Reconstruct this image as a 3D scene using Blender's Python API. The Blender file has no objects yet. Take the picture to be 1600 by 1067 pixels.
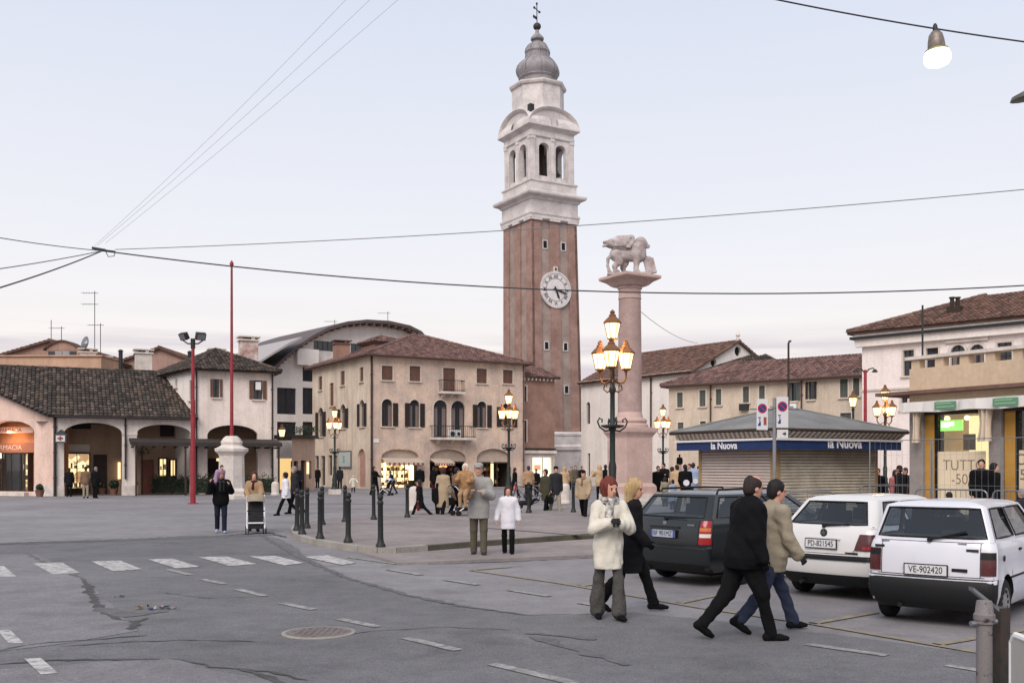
import bpy, bmesh, math, random
import numpy as np
from mathutils import Vector, Matrix
from mathutils.geometry import delaunay_2d_cdt
random.seed(7); rng = np.random.default_rng(7)
SC = bpy.context.scene
R = math.radians
# ------------------------------------------------------------------ camera, sky, sun, exposure
FPX, HZ, EYE = 1550.0, 727.0, 1.85
cam = bpy.data.cameras.new('camera'); camo = bpy.data.objects.new('camera', cam)
SC.collection.objects.link(camo); SC.camera = camo
camo.location = (0, 0, EYE); camo.rotation_euler = (R(90), 0, 0)
cam.sensor_width = 36; cam.lens = 36 * FPX / 1600; cam.shift_y = (HZ - 533.5) / 1600
cam.clip_start = 0.1; cam.clip_end = 3000
wd = bpy.data.worlds.new('World'); SC.world = wd; wd.use_nodes = True
nt = wd.node_tree; nt.nodes.clear()
SUN_AZ, SUN_EL = R(200), R(42)          # compass angle the light comes from (0 = +Y, 90 = +X), height
sky = nt.nodes.new('ShaderNodeTexSky'); sky.sky_type = 'NISHITA'; sky.sun_disc = False
sky.sun_elevation = SUN_EL; sky.sun_rotation = SUN_AZ; sky.air_density = 1.0; sky.dust_density = 2.0; sky.ozone_density = 1.5
geo = nt.nodes.new('ShaderNodeTexCoord'); sep = nt.nodes.new('ShaderNodeSeparateXYZ')
nt.links.new(geo.outputs['Generated'], sep.inputs[0])
ramp = nt.nodes.new('ShaderNodeValToRGB'); cr = ramp.color_ramp
def lin(c): c = c / 255; return c / 12.92 if c <= .04045 else ((c + .055) / 1.055) ** 2.4
def S(r, g, b, k=1.0): return (min(1, lin(r) * k), min(1, lin(g) * k), min(1, lin(b) * k), 1)
for i, (p, c) in enumerate([(0.0, S(216, 208, 206)), (0.06, S(240, 231, 225)), (0.12, S(242, 236, 233)), (0.2, S(233, 233, 238)), (0.42, S(212, 219, 234)), (1.0, S(200, 208, 223))]):
    e = cr.elements[i] if i < 2 else cr.elements.new(p)
    e.position = p; e.color = c
nt.links.new(sep.outputs[2], ramp.inputs[0])
# low thin mauve cloud streaks near the horizon
mp = nt.nodes.new('ShaderNodeMapping'); mp.inputs['Scale'].default_value = (1.4, 1.4, 26)
nt.links.new(geo.outputs['Generated'], mp.inputs[0])
nz = nt.nodes.new('ShaderNodeTexNoise'); nz.inputs['Scale'].default_value = 2.2; nz.inputs['Detail'].default_value = 5
nt.links.new(mp.outputs[0], nz.inputs[0])
cl = nt.nodes.new('ShaderNodeValToRGB'); cl.color_ramp.elements[0].position = .40; cl.color_ramp.elements[1].position = .58
nt.links.new(nz.outputs[0], cl.inputs[0])
band = nt.nodes.new('ShaderNodeValToRGB'); b_ = band.color_ramp
b_.elements[0].position = .02; b_.elements[0].color = (.9, .9, .9, 1); b_.elements[1].position = .2; b_.elements[1].color = (.03, .03, .03, 1)
e = b_.elements.new(.115); e.color = (.75, .75, .75, 1); e = b_.elements.new(.135); e.color = (.07, .07, .07, 1)
nt.links.new(sep.outputs[2], band.inputs[0])
ml = nt.nodes.new('ShaderNodeMath'); ml.operation = 'MULTIPLY'
nt.links.new(cl.outputs[0], ml.inputs[0]); nt.links.new(band.outputs[0], ml.inputs[1])
mx = nt.nodes.new('ShaderNodeMixRGB'); mx.inputs[2].default_value = S(206, 196, 204)
nt.links.new(ml.outputs[0], mx.inputs[0]); nt.links.new(ramp.outputs[0], mx.inputs[1])
bgA = nt.nodes.new('ShaderNodeBackground'); bgA.inputs[1].default_value = 1.0
nt.links.new(mx.outputs[0], bgA.inputs[0])
bgB = nt.nodes.new('ShaderNodeBackground'); bgB.inputs[1].default_value = 0.05
nt.links.new(sky.outputs[0], bgB.inputs[0])
ms = nt.nodes.new('ShaderNodeMixShader'); ms.inputs[0].default_value = 0.12
nt.links.new(bgA.outputs[0], ms.inputs[1]); nt.links.new(bgB.outputs[0], ms.inputs[2])
ow = nt.nodes.new('ShaderNodeOutputWorld'); nt.links.new(ms.outputs[0], ow.inputs[0])
sl = bpy.data.lights.new('sun', 'SUN'); sl.energy = 2.2; sl.angle = R(38); sl.color = (1.0, .90, .82)
so = bpy.data.objects.new('sun', sl); SC.collection.objects.link(so)
sd = Vector((math.sin(SUN_AZ) * math.cos(SUN_EL), math.cos(SUN_AZ) * math.cos(SUN_EL), math.sin(SUN_EL)))
so.rotation_euler = sd.to_track_quat('Z', 'Y').to_euler()
vs = SC.view_settings; vs.view_transform = 'Standard'; vs.look = 'None'; vs.exposure = 0.28; vs.gamma = 1; vs.use_curve_mapping = False
SC.render.engine = 'CYCLES'; SC.cycles.max_bounces = 6; SC.cycles.transparent_max_bounces = 8
SC.cycles.use_denoising = True
# ------------------------------------------------------------------ helpers
COL = SC.collection
ORG = {}                                   # world origin of a thing at build time
def W(px, py, d): return Vector(((px - 800) * d / FPX, d, EYE + (HZ - py) * d / FPX))
def G(px, py, z=0.0):
    d = FPX * (EYE - z) / (py - HZ); return Vector(((px - 800) * d / FPX, d, z))
def D(py): return FPX * EYE / (py - HZ)
def tag(o, label=None, cat=None, group=None, kind=None):
    if label: o['label'] = label
    if cat: o['category'] = cat
    if group: o['group'] = group
    if kind: o['kind'] = kind
    return o
def empty(name, loc=(0, 0, 0), label=None, cat=None, group=None):
    o = bpy.data.objects.new(name, None); COL.objects.link(o); o.location = loc; o.empty_display_size = .2
    ORG[o.name] = Vector(loc); return tag(o, label, cat, group)
def copy_tree(o, parent=None):
    c = o.copy(); COL.objects.link(c)
    if parent is not None: c.parent = parent
    for ch in o.children: copy_tree(ch, c)
    return c
class MB:
    def __init__(s): s.v = []; s.f = []; s.m = []; s.mi = 0
    def add(s, vs, fs, mi=None):
        o = len(s.v); s.v += [tuple(v) for v in vs]; s.f += [tuple(i + o for i in f) for f in fs]
        s.m += [s.mi if mi is None else mi] * len(fs); return s
    def poly(s, pts, mi=None): return s.add(pts, [tuple(range(len(pts)))], mi)
    def box(s, c, d, rz=0, mi=None, M=None):
        hx, hy, hz = d[0] / 2, d[1] / 2, d[2] / 2; ca, sa = math.cos(rz), math.sin(rz)
        P = []
        for z in (-hz, hz):
            for x, y in ((-hx, -hy), (hx, -hy), (hx, hy), (-hx, hy)):
                if M: p = M @ Vector((x, y, z)); P.append((p.x + c[0], p.y + c[1], p.z + c[2]))
                else: P.append((c[0] + x * ca - y * sa, c[1] + x * sa + y * ca, c[2] + z))
        return s.add(P, [(3, 2, 1, 0), (4, 5, 6, 7), (0, 1, 5, 4), (1, 2, 6, 5), (2, 3, 7, 6), (3, 0, 4, 7)], mi)
    def hexa(s, P, mi=None):      # 8 points, bottom loop then top loop
        return s.add(P, [(3, 2, 1, 0), (4, 5, 6, 7), (0, 1, 5, 4), (1, 2, 6, 5), (2, 3, 7, 6), (3, 0, 4, 7)], mi)
    def prism(s, pts, z0, z1, mi=None):
        n = len(pts)
        P = [(p[0], p[1], z0) for p in pts] + [(p[0], p[1], z1) for p in pts]
        return s.add(P, [tuple(range(n))[::-1], tuple(range(n, 2 * n))] + [(i, (i + 1) % n, n + (i + 1) % n, n + i) for i in range(n)], mi)
    def cyl(s, a, b, r0, r1=None, n=10, caps=True, mi=None):
        a, b = Vector(a), Vector(b); r1 = r0 if r1 is None else r1
        d = (b - a).normalized(); x = d.orthogonal().normalized(); y = d.cross(x)
        P = []
        for c, r in ((a, r0), (b, r1)):
            for i in range(n):
                t = 2 * math.pi * i / n; P.append(c + x * (r * math.cos(t)) + y * (r * math.sin(t)))
        F = [(i, (i + 1) % n, n + (i + 1) % n, n + i) for i in range(n)]
        if caps: F += [tuple(range(n))[::-1], tuple(range(n, 2 * n))]
        return s.add(P, F, mi)
    def tube(s, path, r, n=6, mi=None, closed=False):
        path = [Vector(p) for p in path]; k = len(path); P = []; F = []
        rr = r if isinstance(r, (list, tuple)) else [r] * k
        px = None
        for i, p in enumerate(path):
            if closed: d = path[(i + 1) % k] - path[i - 1]
            else: d = path[min(i + 1, k - 1)] - path[max(i - 1, 0)]
            d = d.normalized() if d.length > 1e-9 else Vector((0, 0, 1))
            x = (px - d * px.dot(d)) if px is not None else d.orthogonal()
            if x.length < 1e-6: x = d.orthogonal()
            x.normalize(); px = x; y = d.cross(x)
            for j in range(n):
                t = 2 * math.pi * j / n; P.append(p + x * (rr[i] * math.cos(t)) + y * (rr[i] * math.sin(t)))
        for i in range(k if closed else k - 1):
            a, b = i * n, ((i + 1) % k) * n
            F += [(a + j, a + (j + 1) % n, b + (j + 1) % n, b + j) for j in range(n)]
        if not closed: F += [tuple(range(n))[::-1], tuple(range((k - 1) * n, k * n))]
        return s.add(P, F, mi)
    def lathe(s, prof, n=16, c=(0, 0, 0), mi=None, a0=0, sq=1):
        P = []; F = []; k = len(prof)
        for r, z in prof:
            for i in range(n):
                t = 2 * math.pi * i / n + a0; P.append((c[0] + r * math.cos(t), c[1] + r * math.sin(t), c[2] + z))
        for i in range(k - 1):
            F += [(i * n + j, i * n + (j + 1) % n, (i + 1) * n + (j + 1) % n, (i + 1) * n + j) for j in range(n)]
        F += [tuple(range(n))[::-1], tuple(range((k - 1) * n, k * n))]
        return s.add(P, F, mi)
    def build(s, name, mats, parent=None, smooth=False, sharp=None):
        off = Vector((0, 0, 0))
        if parent is not None: off = ORG.get(parent.name, off)
        me = bpy.data.meshes.new(name); me.from_pydata([(v[0] - off.x, v[1] - off.y, v[2] - off.z) for v in s.v], [], s.f)
        if not isinstance(mats, (list, tuple)): mats = [mats]
        for m in mats: me.materials.append(m)
        if len(mats) > 1: me.polygons.foreach_set('material_index', s.m)
        if smooth: me.polygons.foreach_set('use_smooth', [True] * len(me.polygons))
        me.update()
        if sharp is not None: me.set_sharp_from_angle(angle=R(sharp))
        o = bpy.data.objects.new(name, me); COL.objects.link(o)
        if parent is not None: o.parent = parent
        ORG[o.name] = off
        return o
def struct(o, label=None): o['kind'] = 'structure'; return tag(o, label)
# ------------------------------------------------------------------ materials
MATS = {}
def mat(name, c, rough=.8, var=.0, vscale=3.0, bump=0.0, bscale=30.0, metal=0.0, c2=None, spec=.3, detail=4, stretch=None, fine=0.0, coat=0.0):
    if name in MATS: return MATS[name]
    m = bpy.data.materials.new(name); MATS[name] = m; m.use_nodes = True; t = m.node_tree; b = t.nodes['Principled BSDF']
    b.inputs['Roughness'].default_value = rough; b.inputs['Metallic'].default_value = metal
    b.inputs['Specular IOR Level'].default_value = spec; b.inputs['Coat Weight'].default_value = coat
    c = tuple(c[:3]) + (1,)
    if var > 0 or c2 is not None:
        tc = t.nodes.new('ShaderNodeTexCoord'); mpn = t.nodes.new('ShaderNodeMapping')
        if stretch: mpn.inputs['Scale'].default_value = stretch
        t.links.new(tc.outputs['Object'], mpn.inputs[0])
        n = t.nodes.new('ShaderNodeTexNoise'); n.inputs['Scale'].default_value = vscale; n.inputs['Detail'].default_value = detail; n.inputs['Roughness'].default_value = .65
        t.links.new(mpn.outputs[0], n.inputs[0])
        rp = t.nodes.new('ShaderNodeValToRGB'); rp.color_ramp.elements[0].position = .34; rp.color_ramp.elements[1].position = .66
        lo = c2 if c2 is not None else tuple(x * (1 - var) for x in c[:3]) + (1,)
        rp.color_ramp.elements[0].color = tuple(lo[:3]) + (1,); rp.color_ramp.elements[1].color = c
        t.links.new(n.outputs[0], rp.inputs[0]); src = rp.outputs[0]
        if fine > 0:
            n2 = t.nodes.new('ShaderNodeTexNoise'); n2.inputs['Scale'].default_value = vscale * 14; n2.inputs['Detail'].default_value = 5
            t.links.new(mpn.outputs[0], n2.inputs[0])
            mr = t.nodes.new('ShaderNodeMapRange'); mr.inputs[1].default_value = .3; mr.inputs[2].default_value = .7; mr.inputs[3].default_value = 1 - fine; mr.inputs[4].default_value = 1 + fine
            t.links.new(n2.outputs[0], mr.inputs[0])
            mm = t.nodes.new('ShaderNodeVectorMath'); mm.operation = 'SCALE'
            t.links.new(src, mm.inputs[0]); t.links.new(mr.outputs[0], mm.inputs['Scale']); src = mm.outputs[0]
        t.links.new(src, b.inputs['Base Color'])
    else: b.inputs['Base Color'].default_value = c
    if bump > 0:
        tc = t.nodes.new('ShaderNodeTexCoord'); n = t.nodes.new('ShaderNodeTexNoise'); n.inputs['Scale'].default_value = bscale; n.inputs['Detail'].default_value = 4
        t.links.new(tc.outputs['Object'], n.inputs[0])
        bp = t.nodes.new('ShaderNodeBump'); bp.inputs['Strength'].default_value = bump; bp.inputs['Distance'].default_value = .02
        t.links.new(n.outputs[0], bp.inputs['Height']); t.links.new(bp.outputs[0], b.inputs['Normal'])
    return m
def emit(name, c, st, var=0.0, vscale=3.0, c2=None):
    if name in MATS: return MATS[name]
    m = bpy.data.materials.new(name); MATS[name] = m; m.use_nodes = True; t = m.node_tree; b = t.nodes['Principled BSDF']
    b.inputs['Base Color'].default_value = (.5, .45, .35, 1); b.inputs['Emission Strength'].default_value = st
    if c2 is not None:
        tc = t.nodes.new('ShaderNodeTexCoord'); n = t.nodes.new('ShaderNodeTexVoronoi'); n.inputs['Scale'].default_value = vscale
        t.links.new(tc.outputs['Object'], n.inputs[0]); rp = t.nodes.new('ShaderNodeValToRGB')
        rp.color_ramp.elements[0].position = .1; rp.color_ramp.elements[1].position = .75
        rp.color_ramp.elements[0].color = tuple(c[:3]) + (1,); rp.color_ramp.elements[1].color = tuple(c2[:3]) + (1,)
        sp = t.nodes.new('ShaderNodeSeparateColor'); t.links.new(n.outputs['Color'], sp.inputs[0])
        t.links.new(sp.outputs[0], rp.inputs[0]); t.links.new(rp.outputs[0], b.inputs['Emission Color'])
    else: b.inputs['Emission Color'].default_value = tuple(c[:3]) + (1,)
    return m
def glass(name, tint=(.75, .8, .82), alpha=.55, rough=.03):
    if name in MATS: return MATS[name]
    m = bpy.data.materials.new(name); MATS[name] = m; m.use_nodes = True; t = m.node_tree; t.nodes.clear()
    o = t.nodes.new('ShaderNodeOutputMaterial'); tr = t.nodes.new('ShaderNodeBsdfTransparent'); tr.inputs[0].default_value = tuple(tint) + (1,)
    gl = t.nodes.new('ShaderNodeBsdfGlossy'); gl.inputs['Roughness'].default_value = rough; gl.inputs['Color'].default_value = (.9, .93, .97, 1)
    fr0 = t.nodes.new('ShaderNodeLayerWeight'); pw = t.nodes.new('ShaderNodeMath'); pw.operation = 'POWER'; pw.inputs[1].default_value = 4.0; t.links.new(fr0.outputs['Facing'], pw.inputs[0]); fr = t.nodes.new('ShaderNodeMath'); fr.operation = 'MULTIPLY'; fr.inputs[1].default_value = .6; t.links.new(pw.outputs[0], fr.inputs[0])
    ad = t.nodes.new('ShaderNodeMath'); ad.operation = 'ADD'; ad.inputs[1].default_value = alpha
    t.links.new(fr.outputs[0], ad.inputs[0]); mxs = t.nodes.new('ShaderNodeMixShader')
    t.links.new(ad.outputs[0], mxs.inputs[0]); t.links.new(tr.outputs[0], mxs.inputs[1]); t.links.new(gl.outputs[0], mxs.inputs[2]); t.links.new(mxs.outputs[0], o.inputs[0])
    return m
def streak(m, lo=.80, hi=1.05, sc=1.3):
    # rain streaks and grime: noise stretched down the wall, multiplied into the wall colour
    t = m.node_tree; b = t.nodes['Principled BSDF']; src = b.inputs['Base Color'].links[0].from_socket
    tc = t.nodes.new('ShaderNodeTexCoord'); mp = t.nodes.new('ShaderNodeMapping'); mp.inputs['Scale'].default_value = (1, 1, .12); t.links.new(tc.outputs['Object'], mp.inputs[0])
    n = t.nodes.new('ShaderNodeTexNoise'); n.inputs['Scale'].default_value = sc; n.inputs['Detail'].default_value = 7; n.inputs['Roughness'].default_value = .7; t.links.new(mp.outputs[0], n.inputs[0])
    mr = t.nodes.new('ShaderNodeMapRange'); mr.inputs[1].default_value = .36; mr.inputs[2].default_value = .58; mr.inputs[3].default_value = lo; mr.inputs[4].default_value = hi; t.links.new(n.outputs[0], mr.inputs[0])
    v = t.nodes.new('ShaderNodeVectorMath'); v.operation = 'SCALE'; t.links.new(src, v.inputs[0]); t.links.new(mr.outputs[0], v.inputs['Scale']); t.links.new(v.outputs[0], b.inputs['Base Color']); return m
def plaster(name, r, g, b, k=1.25, var=.18):
    if name in MATS: return MATS[name]
    return streak(mat(name, S(r, g, b, k), .92, var=var, vscale=.55, fine=.07, bump=.15, bscale=12, spec=.15), 1 - var * .9, 1.04)
M_stone = mat('pale_stone', S(205, 196, 188, 1.15), .85, var=.3, vscale=1.2, fine=.1, bump=.2, bscale=8)
M_pink = mat('pink_stone', S(190, 164, 155, 1.1), .85, var=.22, vscale=1.1, fine=.1, bump=.15, bscale=10)
M_dark = mat('dark_iron', S(38, 40, 40), .55, var=.3, vscale=6, spec=.4)
M_green_iron = mat('green_black_iron', S(34, 44, 40), .5, var=.3, vscale=7, spec=.4)
M_black = mat('black_gap', (.012, .012, .013), .9)
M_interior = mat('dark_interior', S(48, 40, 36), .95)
M_wood_d = mat('dark_wood', S(62, 50, 44), .8, var=.3, vscale=5)
M_shut_br = mat('brown_shutter', S(120, 90, 78), .8, var=.25, vscale=4)
M_shut_dk = mat('dark_shutter', S(58, 52, 52), .8, var=.25, vscale=4)
M_shut_gr = mat('grey_green_shutter', S(92, 98, 92), .8, var=.2, vscale=4)
M_frame_w = mat('pale_stone_trim', S(200, 188, 176, 1.1), .85, var=.12, vscale=2)
M_winglass = mat('window_glass', S(46, 52, 60), .08, spec=.7, var=.35, vscale=.8)
M_gutter = mat('copper_gutter', S(84, 64, 58), .6, var=.2, vscale=3)
M_pipe_dark = mat('dark_downpipe', S(52, 44, 44), .6)
M_white = mat('white_paint', S(222, 220, 220, 1.0), .6, var=.06, vscale=2)
M_metal = mat('galvanised_metal', S(150, 152, 156), .4, metal=.7, var=.15, vscale=4)
M_red = mat('red_pole_paint', S(150, 52, 60), .5, var=.25, vscale=3)
def tileset(nm, cols): return [mat('%s_tile_%d' % (nm, i), S(*c), .9, var=.3, vscale=2.2, spec=.15) for i, c in enumerate(cols)]
T_dark = tileset('weathered', [(88, 80, 74), (74, 68, 64), (100, 87, 78), (80, 75, 69), (108, 94, 86), (66, 61, 58)])
T_red = tileset('red', [(136, 108, 102), (120, 96, 91), (148, 118, 110), (106, 84, 81), (128, 102, 96)])
T_brown = tileset('brown', [(122, 98, 88), (108, 86, 78), (136, 108, 96), (98, 80, 74), (128, 96, 84)])
# ------------------------------------------------------------------ facade frames, walls, windows, roofs
class Fr:
    def __init__(s, A, B):
        s.A = Vector((A[0], A[1])); B = Vector((B[0], B[1])); s.L = (B - s.A).length; s.d = (B - s.A) / s.L; s.n = Vector((s.d.y, -s.d.x))
    def P(s, u, z, o=0.0):
        q = s.A + s.d * u + s.n * o; return Vector((q.x, q.y, z))
    def uv(s, px, py, o=0.0):
        r = Vector(((px - 800) / FPX, 1.0)); q = s.A + s.n * o; t = q.dot(s.n) / r.dot(s.n)
        return ((r * t - s.A).dot(s.d), EYE + t * (HZ - py) / FPX)
    def rect(s, x0, y0, x1, y1, o=0.0):
        xm, ym = (x0 + x1) / 2, (y0 + y1) / 2
        return s.uv(x0, ym, o)[0], s.uv(xm, y1, o)[1], s.uv(x1, ym, o)[0], s.uv(xm, y0, o)[1]
    def box(s, mb, u0, z0, u1, z1, o0, o1, mi=None):
        lo = [s.P(u0, z0, o1), s.P(u1, z0, o1), s.P(u1, z0, o0), s.P(u0, z0, o0)]
        hi = [s.P(u0, z1, o1), s.P(u1, z1, o1), s.P(u1, z1, o0), s.P(u0, z1, o0)]
        return mb.hexa(lo + hi, mi)
def rect_poly(u0, z0, u1, z1): return [(u0, z0), (u1, z0), (u1, z1), (u0, z1)]
def arch_poly(u0, z0, u1, z1, rise=None, n=10):
    w = (u1 - u0) / 2; c = (u0 + u1) / 2; rise = w if rise is None else rise
    P = [(u0, z0), (u1, z0)]
    for i in range(n + 1):
        a = math.pi * i / n; P.append((c + w * math.cos(a), z1 - rise + rise * math.sin(a)))
    return P
def inside(p, poly):
    x, y = p; r = False; j = len(poly) - 1
    for i in range(len(poly)):
        xi, yi = poly[i]; xj, yj = poly[j]
        if (yi > y) != (yj > y) and x < (xj - xi) * (y - yi) / (yj - yi) + xi: r = not r
        j = i
    return r
def tri2d(outer, holes):
    V = []; E = []
    for loop in [outer] + list(holes):
        o = len(V); n = len(loop); V += [Vector(p) for p in loop]; E += [(o + i, o + (i + 1) % n) for i in range(n)]
    vs, es, fs, *_ = delaunay_2d_cdt(V, E, [], 0, 1e-5)
    out = []
    for f in fs:
        c = (sum(vs[i].x for i in f) / len(f), sum(vs[i].y for i in f) / len(f))
        if inside(c, outer) and not any(inside(c, h) for h in holes): out.append(tuple(f))
    return [tuple(v) for v in vs], out
def wall(fr, outer, holes, m, parent, name='wall', depth=.28, o=0.0, extra=None):
    mb = MB(); vs, fs = tri2d(outer, holes)
    F = []
    for f in fs:
        a, b, c = [vs[i] for i in f[:3]]
        F.append(f if (b[0] - a[0]) * (c[1] - a[1]) - (b[1] - a[1]) * (c[0] - a[0]) > 0 else f[::-1])
    mb.add([fr.P(u, z, o) for u, z in vs], F)
    for h in holes:
        n = len(h)
        mb.add([fr.P(u, z, o) for u, z in h] + [fr.P(u, z, o - depth) for u, z in h], [(i, n + i, n + (i + 1) % n, (i + 1) % n) for i in range(n)])
    if extra: extra(mb)
    return mb.build(name, m, parent)
def plate(fr, poly, m, parent, name, o, thick=.03):
    mb = MB(); n = len(poly)
    mb.add([fr.P(u, z, o) for u, z in poly] + [fr.P(u, z, o - thick) for u, z in poly], [tuple(range(n)), tuple(range(n, 2 * n))[::-1]] + [(i, n + i, n + (i + 1) % n, (i + 1) % n) for i in range(n)])
    return mb.build(name, m, parent)
def fbox(fr, u0, z0, u1, z1, o0, o1, m, parent, name):
    mb = MB(); fr.box(mb, u0, z0, u1, z1, o0, o1); return mb.build(name, m, parent)
def louvres(fr, u0, z0, u1, z1, o, m, parent, name='shutter', th=.04, n=None):
    mb = MB(); w = .06
    for a, b in ((u0, u0 + w), (u1 - w, u1)): fr.box(mb, a, z0, b, z1, o, o + th)
    for a, b in ((z0, z0 + w), (z1 - w, z1)): fr.box(mb, u0 + w, a, u1 - w, b, o, o + th)
    fr.box(mb, u0 + w, z0 + w, u1 - w, z1 - w, o + .003, o + .01)
    n = n or max(4, int((z1 - z0) / .11))
    for i in range(n):
        z = z0 + w + (z1 - z0 - 2 * w) * (i + .5) / n; fr.box(mb, u0 + w, z - .012, u1 - w, z + .022, o + .012, o + th - .005)
    return mb.build(name, m, parent)
def window(bld, fr, holes, px, kind='glass', arch=False, trim=M_frame_w, sh=M_shut_br, sill=True, tw=.09, lit=None, depth=.22, mull=True):
    """px = (x0,y0,x1,y1) in the photograph's pixels, turned into a rectangle on the facade plane"""
    u0, z0, u1, z1 = fr.rect(*px)
    poly = arch_poly(u0, z0, u1, z1) if arch else rect_poly(u0, z0, u1, z1); holes.append(poly)
    w = u1 - u0
    if trim is not None:                       # stone surround, 2 cm proud of the wall
        mb = MB(); k = tw
        outp = arch_poly(u0 - k, z0, u1 + k, z1 + k) if arch else rect_poly(u0 - k, z0 - .003, u1 + k, z1 + k)
        vs, fs = tri2d([(a, b) for a, b in outp], [poly if not arch else [(a, max(b, z0 + .002)) for a, b in poly]])
        mb.add([fr.P(u, z, .02) for u, z in vs], fs)
        n = len(outp); mb.add([fr.P(u, z, .02) for u, z in outp] + [fr.P(u, z, -.01) for u, z in outp], [(i, n + i, n + (i + 1) % n, (i + 1) % n) for i in range(n)])
        win = mb.build('window', trim, bld)
    else:
        win = fbox(fr, u0, z0, u1, z0 + .05, -depth, -depth + .05, M_wood_d, bld, 'window')
    gp = [(u0 + (u - u0) * .995 + w * .0025, z) for u, z in poly]
    plate(fr, gp, lit or M_winglass, win, 'pane', -depth + .04, .02)
    if mull:
        mb = MB(); c = (u0 + u1) / 2; fr.box(mb, c - .03, z0, c + .03, z1 - (.0 if not arch else .02), -depth + .041, -depth + .08)
        zt = z1 - w / 2 if arch else z0 + (z1 - z0) * .55
        fr.box(mb, u0, zt - .02, u1, zt + .025, -depth + .041, -depth + .075); mb.build('window_bar', M_wood_d, win)
    if arch and w > .5:
        zt = z1 - w * .45
        for a, b in ((u0 + w * .08, u0 + w * .34), (u0 + w * .66, u0 + w * .92)): fbox(fr, a, z0 + .05, b, zt, -depth + .041, -depth + .046, mat('dull_curtain', S(128, 114, 110), .9, var=.3, vscale=3, stretch=(6, 6, .5)), win, 'curtain')
    if kind == 'closed':
        c = (u0 + u1) / 2
        louvres(fr, u0 + .02, z0 + .02, c - .008, z1 - .02, -.10, sh, win); louvres(fr, c + .008, z0 + .02, u1 - .02, z1 - .02, -.10, sh, win)
    elif kind == 'open':
        zt = z1 - (w * .32 if arch else .02)
        louvres(fr, u0 - w / 2 + .02, z0 + .03, u0 - .01, zt, .03, sh, win); louvres(fr, u1 + .01, z0 + .03, u1 + w / 2 - .02, zt, .03, sh, win)
    elif kind == 'ajar':
        zt = z1 - (w * .32 if arch else .02); 
        louvres(fr, u0 + .02, z0 + .03, u0 + w * .3, zt, -.08, sh, win); louvres(fr, u1 + .01, z0 + .03, u1 + w / 2 - .02, zt, .03, sh, win)
    if sill: fbox(fr, u0 - .12, z0 - .09, u1 + .12, z0 - .005, -.02, .12, M_frame_w, win, 'sill')
    return win, (u0, z0, u1, z1)
def tile_roof(parent, E0, E1, R1, R0, tiles, name='roof', tw=.23, tl=.40, lift=.05):
    """rows of half-round tiles over the roof plane through eave E0-E1 and ridge R0-R1"""
    E0, E1, R1, R0 = map(Vector, (E0, E1, R1, R0)); U = (E1 - E0).normalized(); N = U.cross((R0 + R1) / 2 - E0).normalized()
    if N.z < 0: N = -N
    V = N.cross(U)
    if V.z < 0: V = -V
    P2 = [((p - E0).dot(U), (p - E0).dot(V)) for p in (E0, E1, R1, R0)]
    base = MB(); base.poly([p + N * .0 for p in (E0, E1, R1, R0)]); base.poly([p - N * .12 for p in (E0, E1, R1, R0)][::-1])
    for a, b in ((E0, E1), (E1, R1), (R1, R0), (R0, E0)): base.poly([a, b, b - N * .12, a - N * .12])
    ob = base.build(name, tiles[1], parent)
    mb = MB(); u_lo = min(p[0] for p in P2); u_hi = max(p[0] for p in P2); nu = max(1, int((u_hi - u_lo) / tw)); w = (u_hi - u_lo) / nu
    for i in range(nu):
        uc = u_lo + (i + .5) * w; vsx = []
        for k in range(4):
            (x0, y0), (x1, y1) = P2[k], P2[(k + 1) % 4]
            if (x0 - uc) * (x1 - uc) < 0: vsx.append(y0 + (y1 - y0) * (uc - x0) / (x1 - x0))
        if len(vsx) < 2: continue
        v0, v1 = min(vsx) - .06, max(vsx); v = v0; first = True
        while v < v1 - .05:
            ve = min(v + tl + .05, v1); du = random.uniform(-.012, .012); dz = random.uniform(0, .02); pts = []
            for (vv, rr, hh) in ((v, w * .54, lift + dz), (ve, w * .44, .012)):
                for a in (0, 45, 90, 135, 180):
                    pts.append(E0 + U * (uc + du + rr * math.cos(R(a))) + V * vv + N * (hh * .35 + rr * .62 * math.sin(R(a)) + (hh * .6)))
            mb.add(pts, [(j, 5 + j, 6 + j, 1 + j) for j in range(4)] + [(0, 1, 2, 3, 4)], random.randrange(len(tiles)))
            v += tl
    t = mb.build('roof_tiles', tiles, ob); t['kind'] = 'stuff'
    return ob
def ridge(parent, a, b, tiles, r=.13):
    a, b = Vector(a), Vector(b); n = max(2, int((b - a).length / .42)); mb = MB()
    for i in range(n):
        p, q = a.lerp(b, i / n), a.lerp(b, (i + 1.08) / n); mb.cyl(p + Vector((0, 0, .03)), q + Vector((0, 0, .02)), r * random.uniform(.95, 1.08), r * .9, n=7, mi=random.randrange(len(tiles)))
    o = mb.build('ridge_tiles', tiles, parent); o['kind'] = 'stuff'; return o
def text_mesh(body, size, m, parent, name, M, extrude=.004, align='CENTER', sx=1.0, bold=0.0):
    cu = bpy.data.curves.new('txt', 'FONT'); cu.body = body; cu.size = size; cu.align_x = align; cu.align_y = 'CENTER'; cu.extrude = extrude; cu.offset = bold
    o = bpy.data.objects.new('txt', cu); COL.objects.link(o); dg = bpy.context.evaluated_depsgraph_get(); dg.update()
    me = bpy.data.meshes.new_from_object(o.evaluated_get(dg)); bpy.data.objects.remove(o); bpy.data.curves.remove(cu)
    off = ORG.get(parent.name, Vector((0, 0, 0))) if parent else Vector((0, 0, 0))
    me.transform(Matrix.Translation(-off) @ M @ Matrix.Diagonal((sx, 1, 1, 1)))
    me.materials.clear(); me.materials.append(m)
    ob = bpy.data.objects.new(name, me); COL.objects.link(ob); ob.parent = parent; ORG[ob.name] = off; return ob
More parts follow.
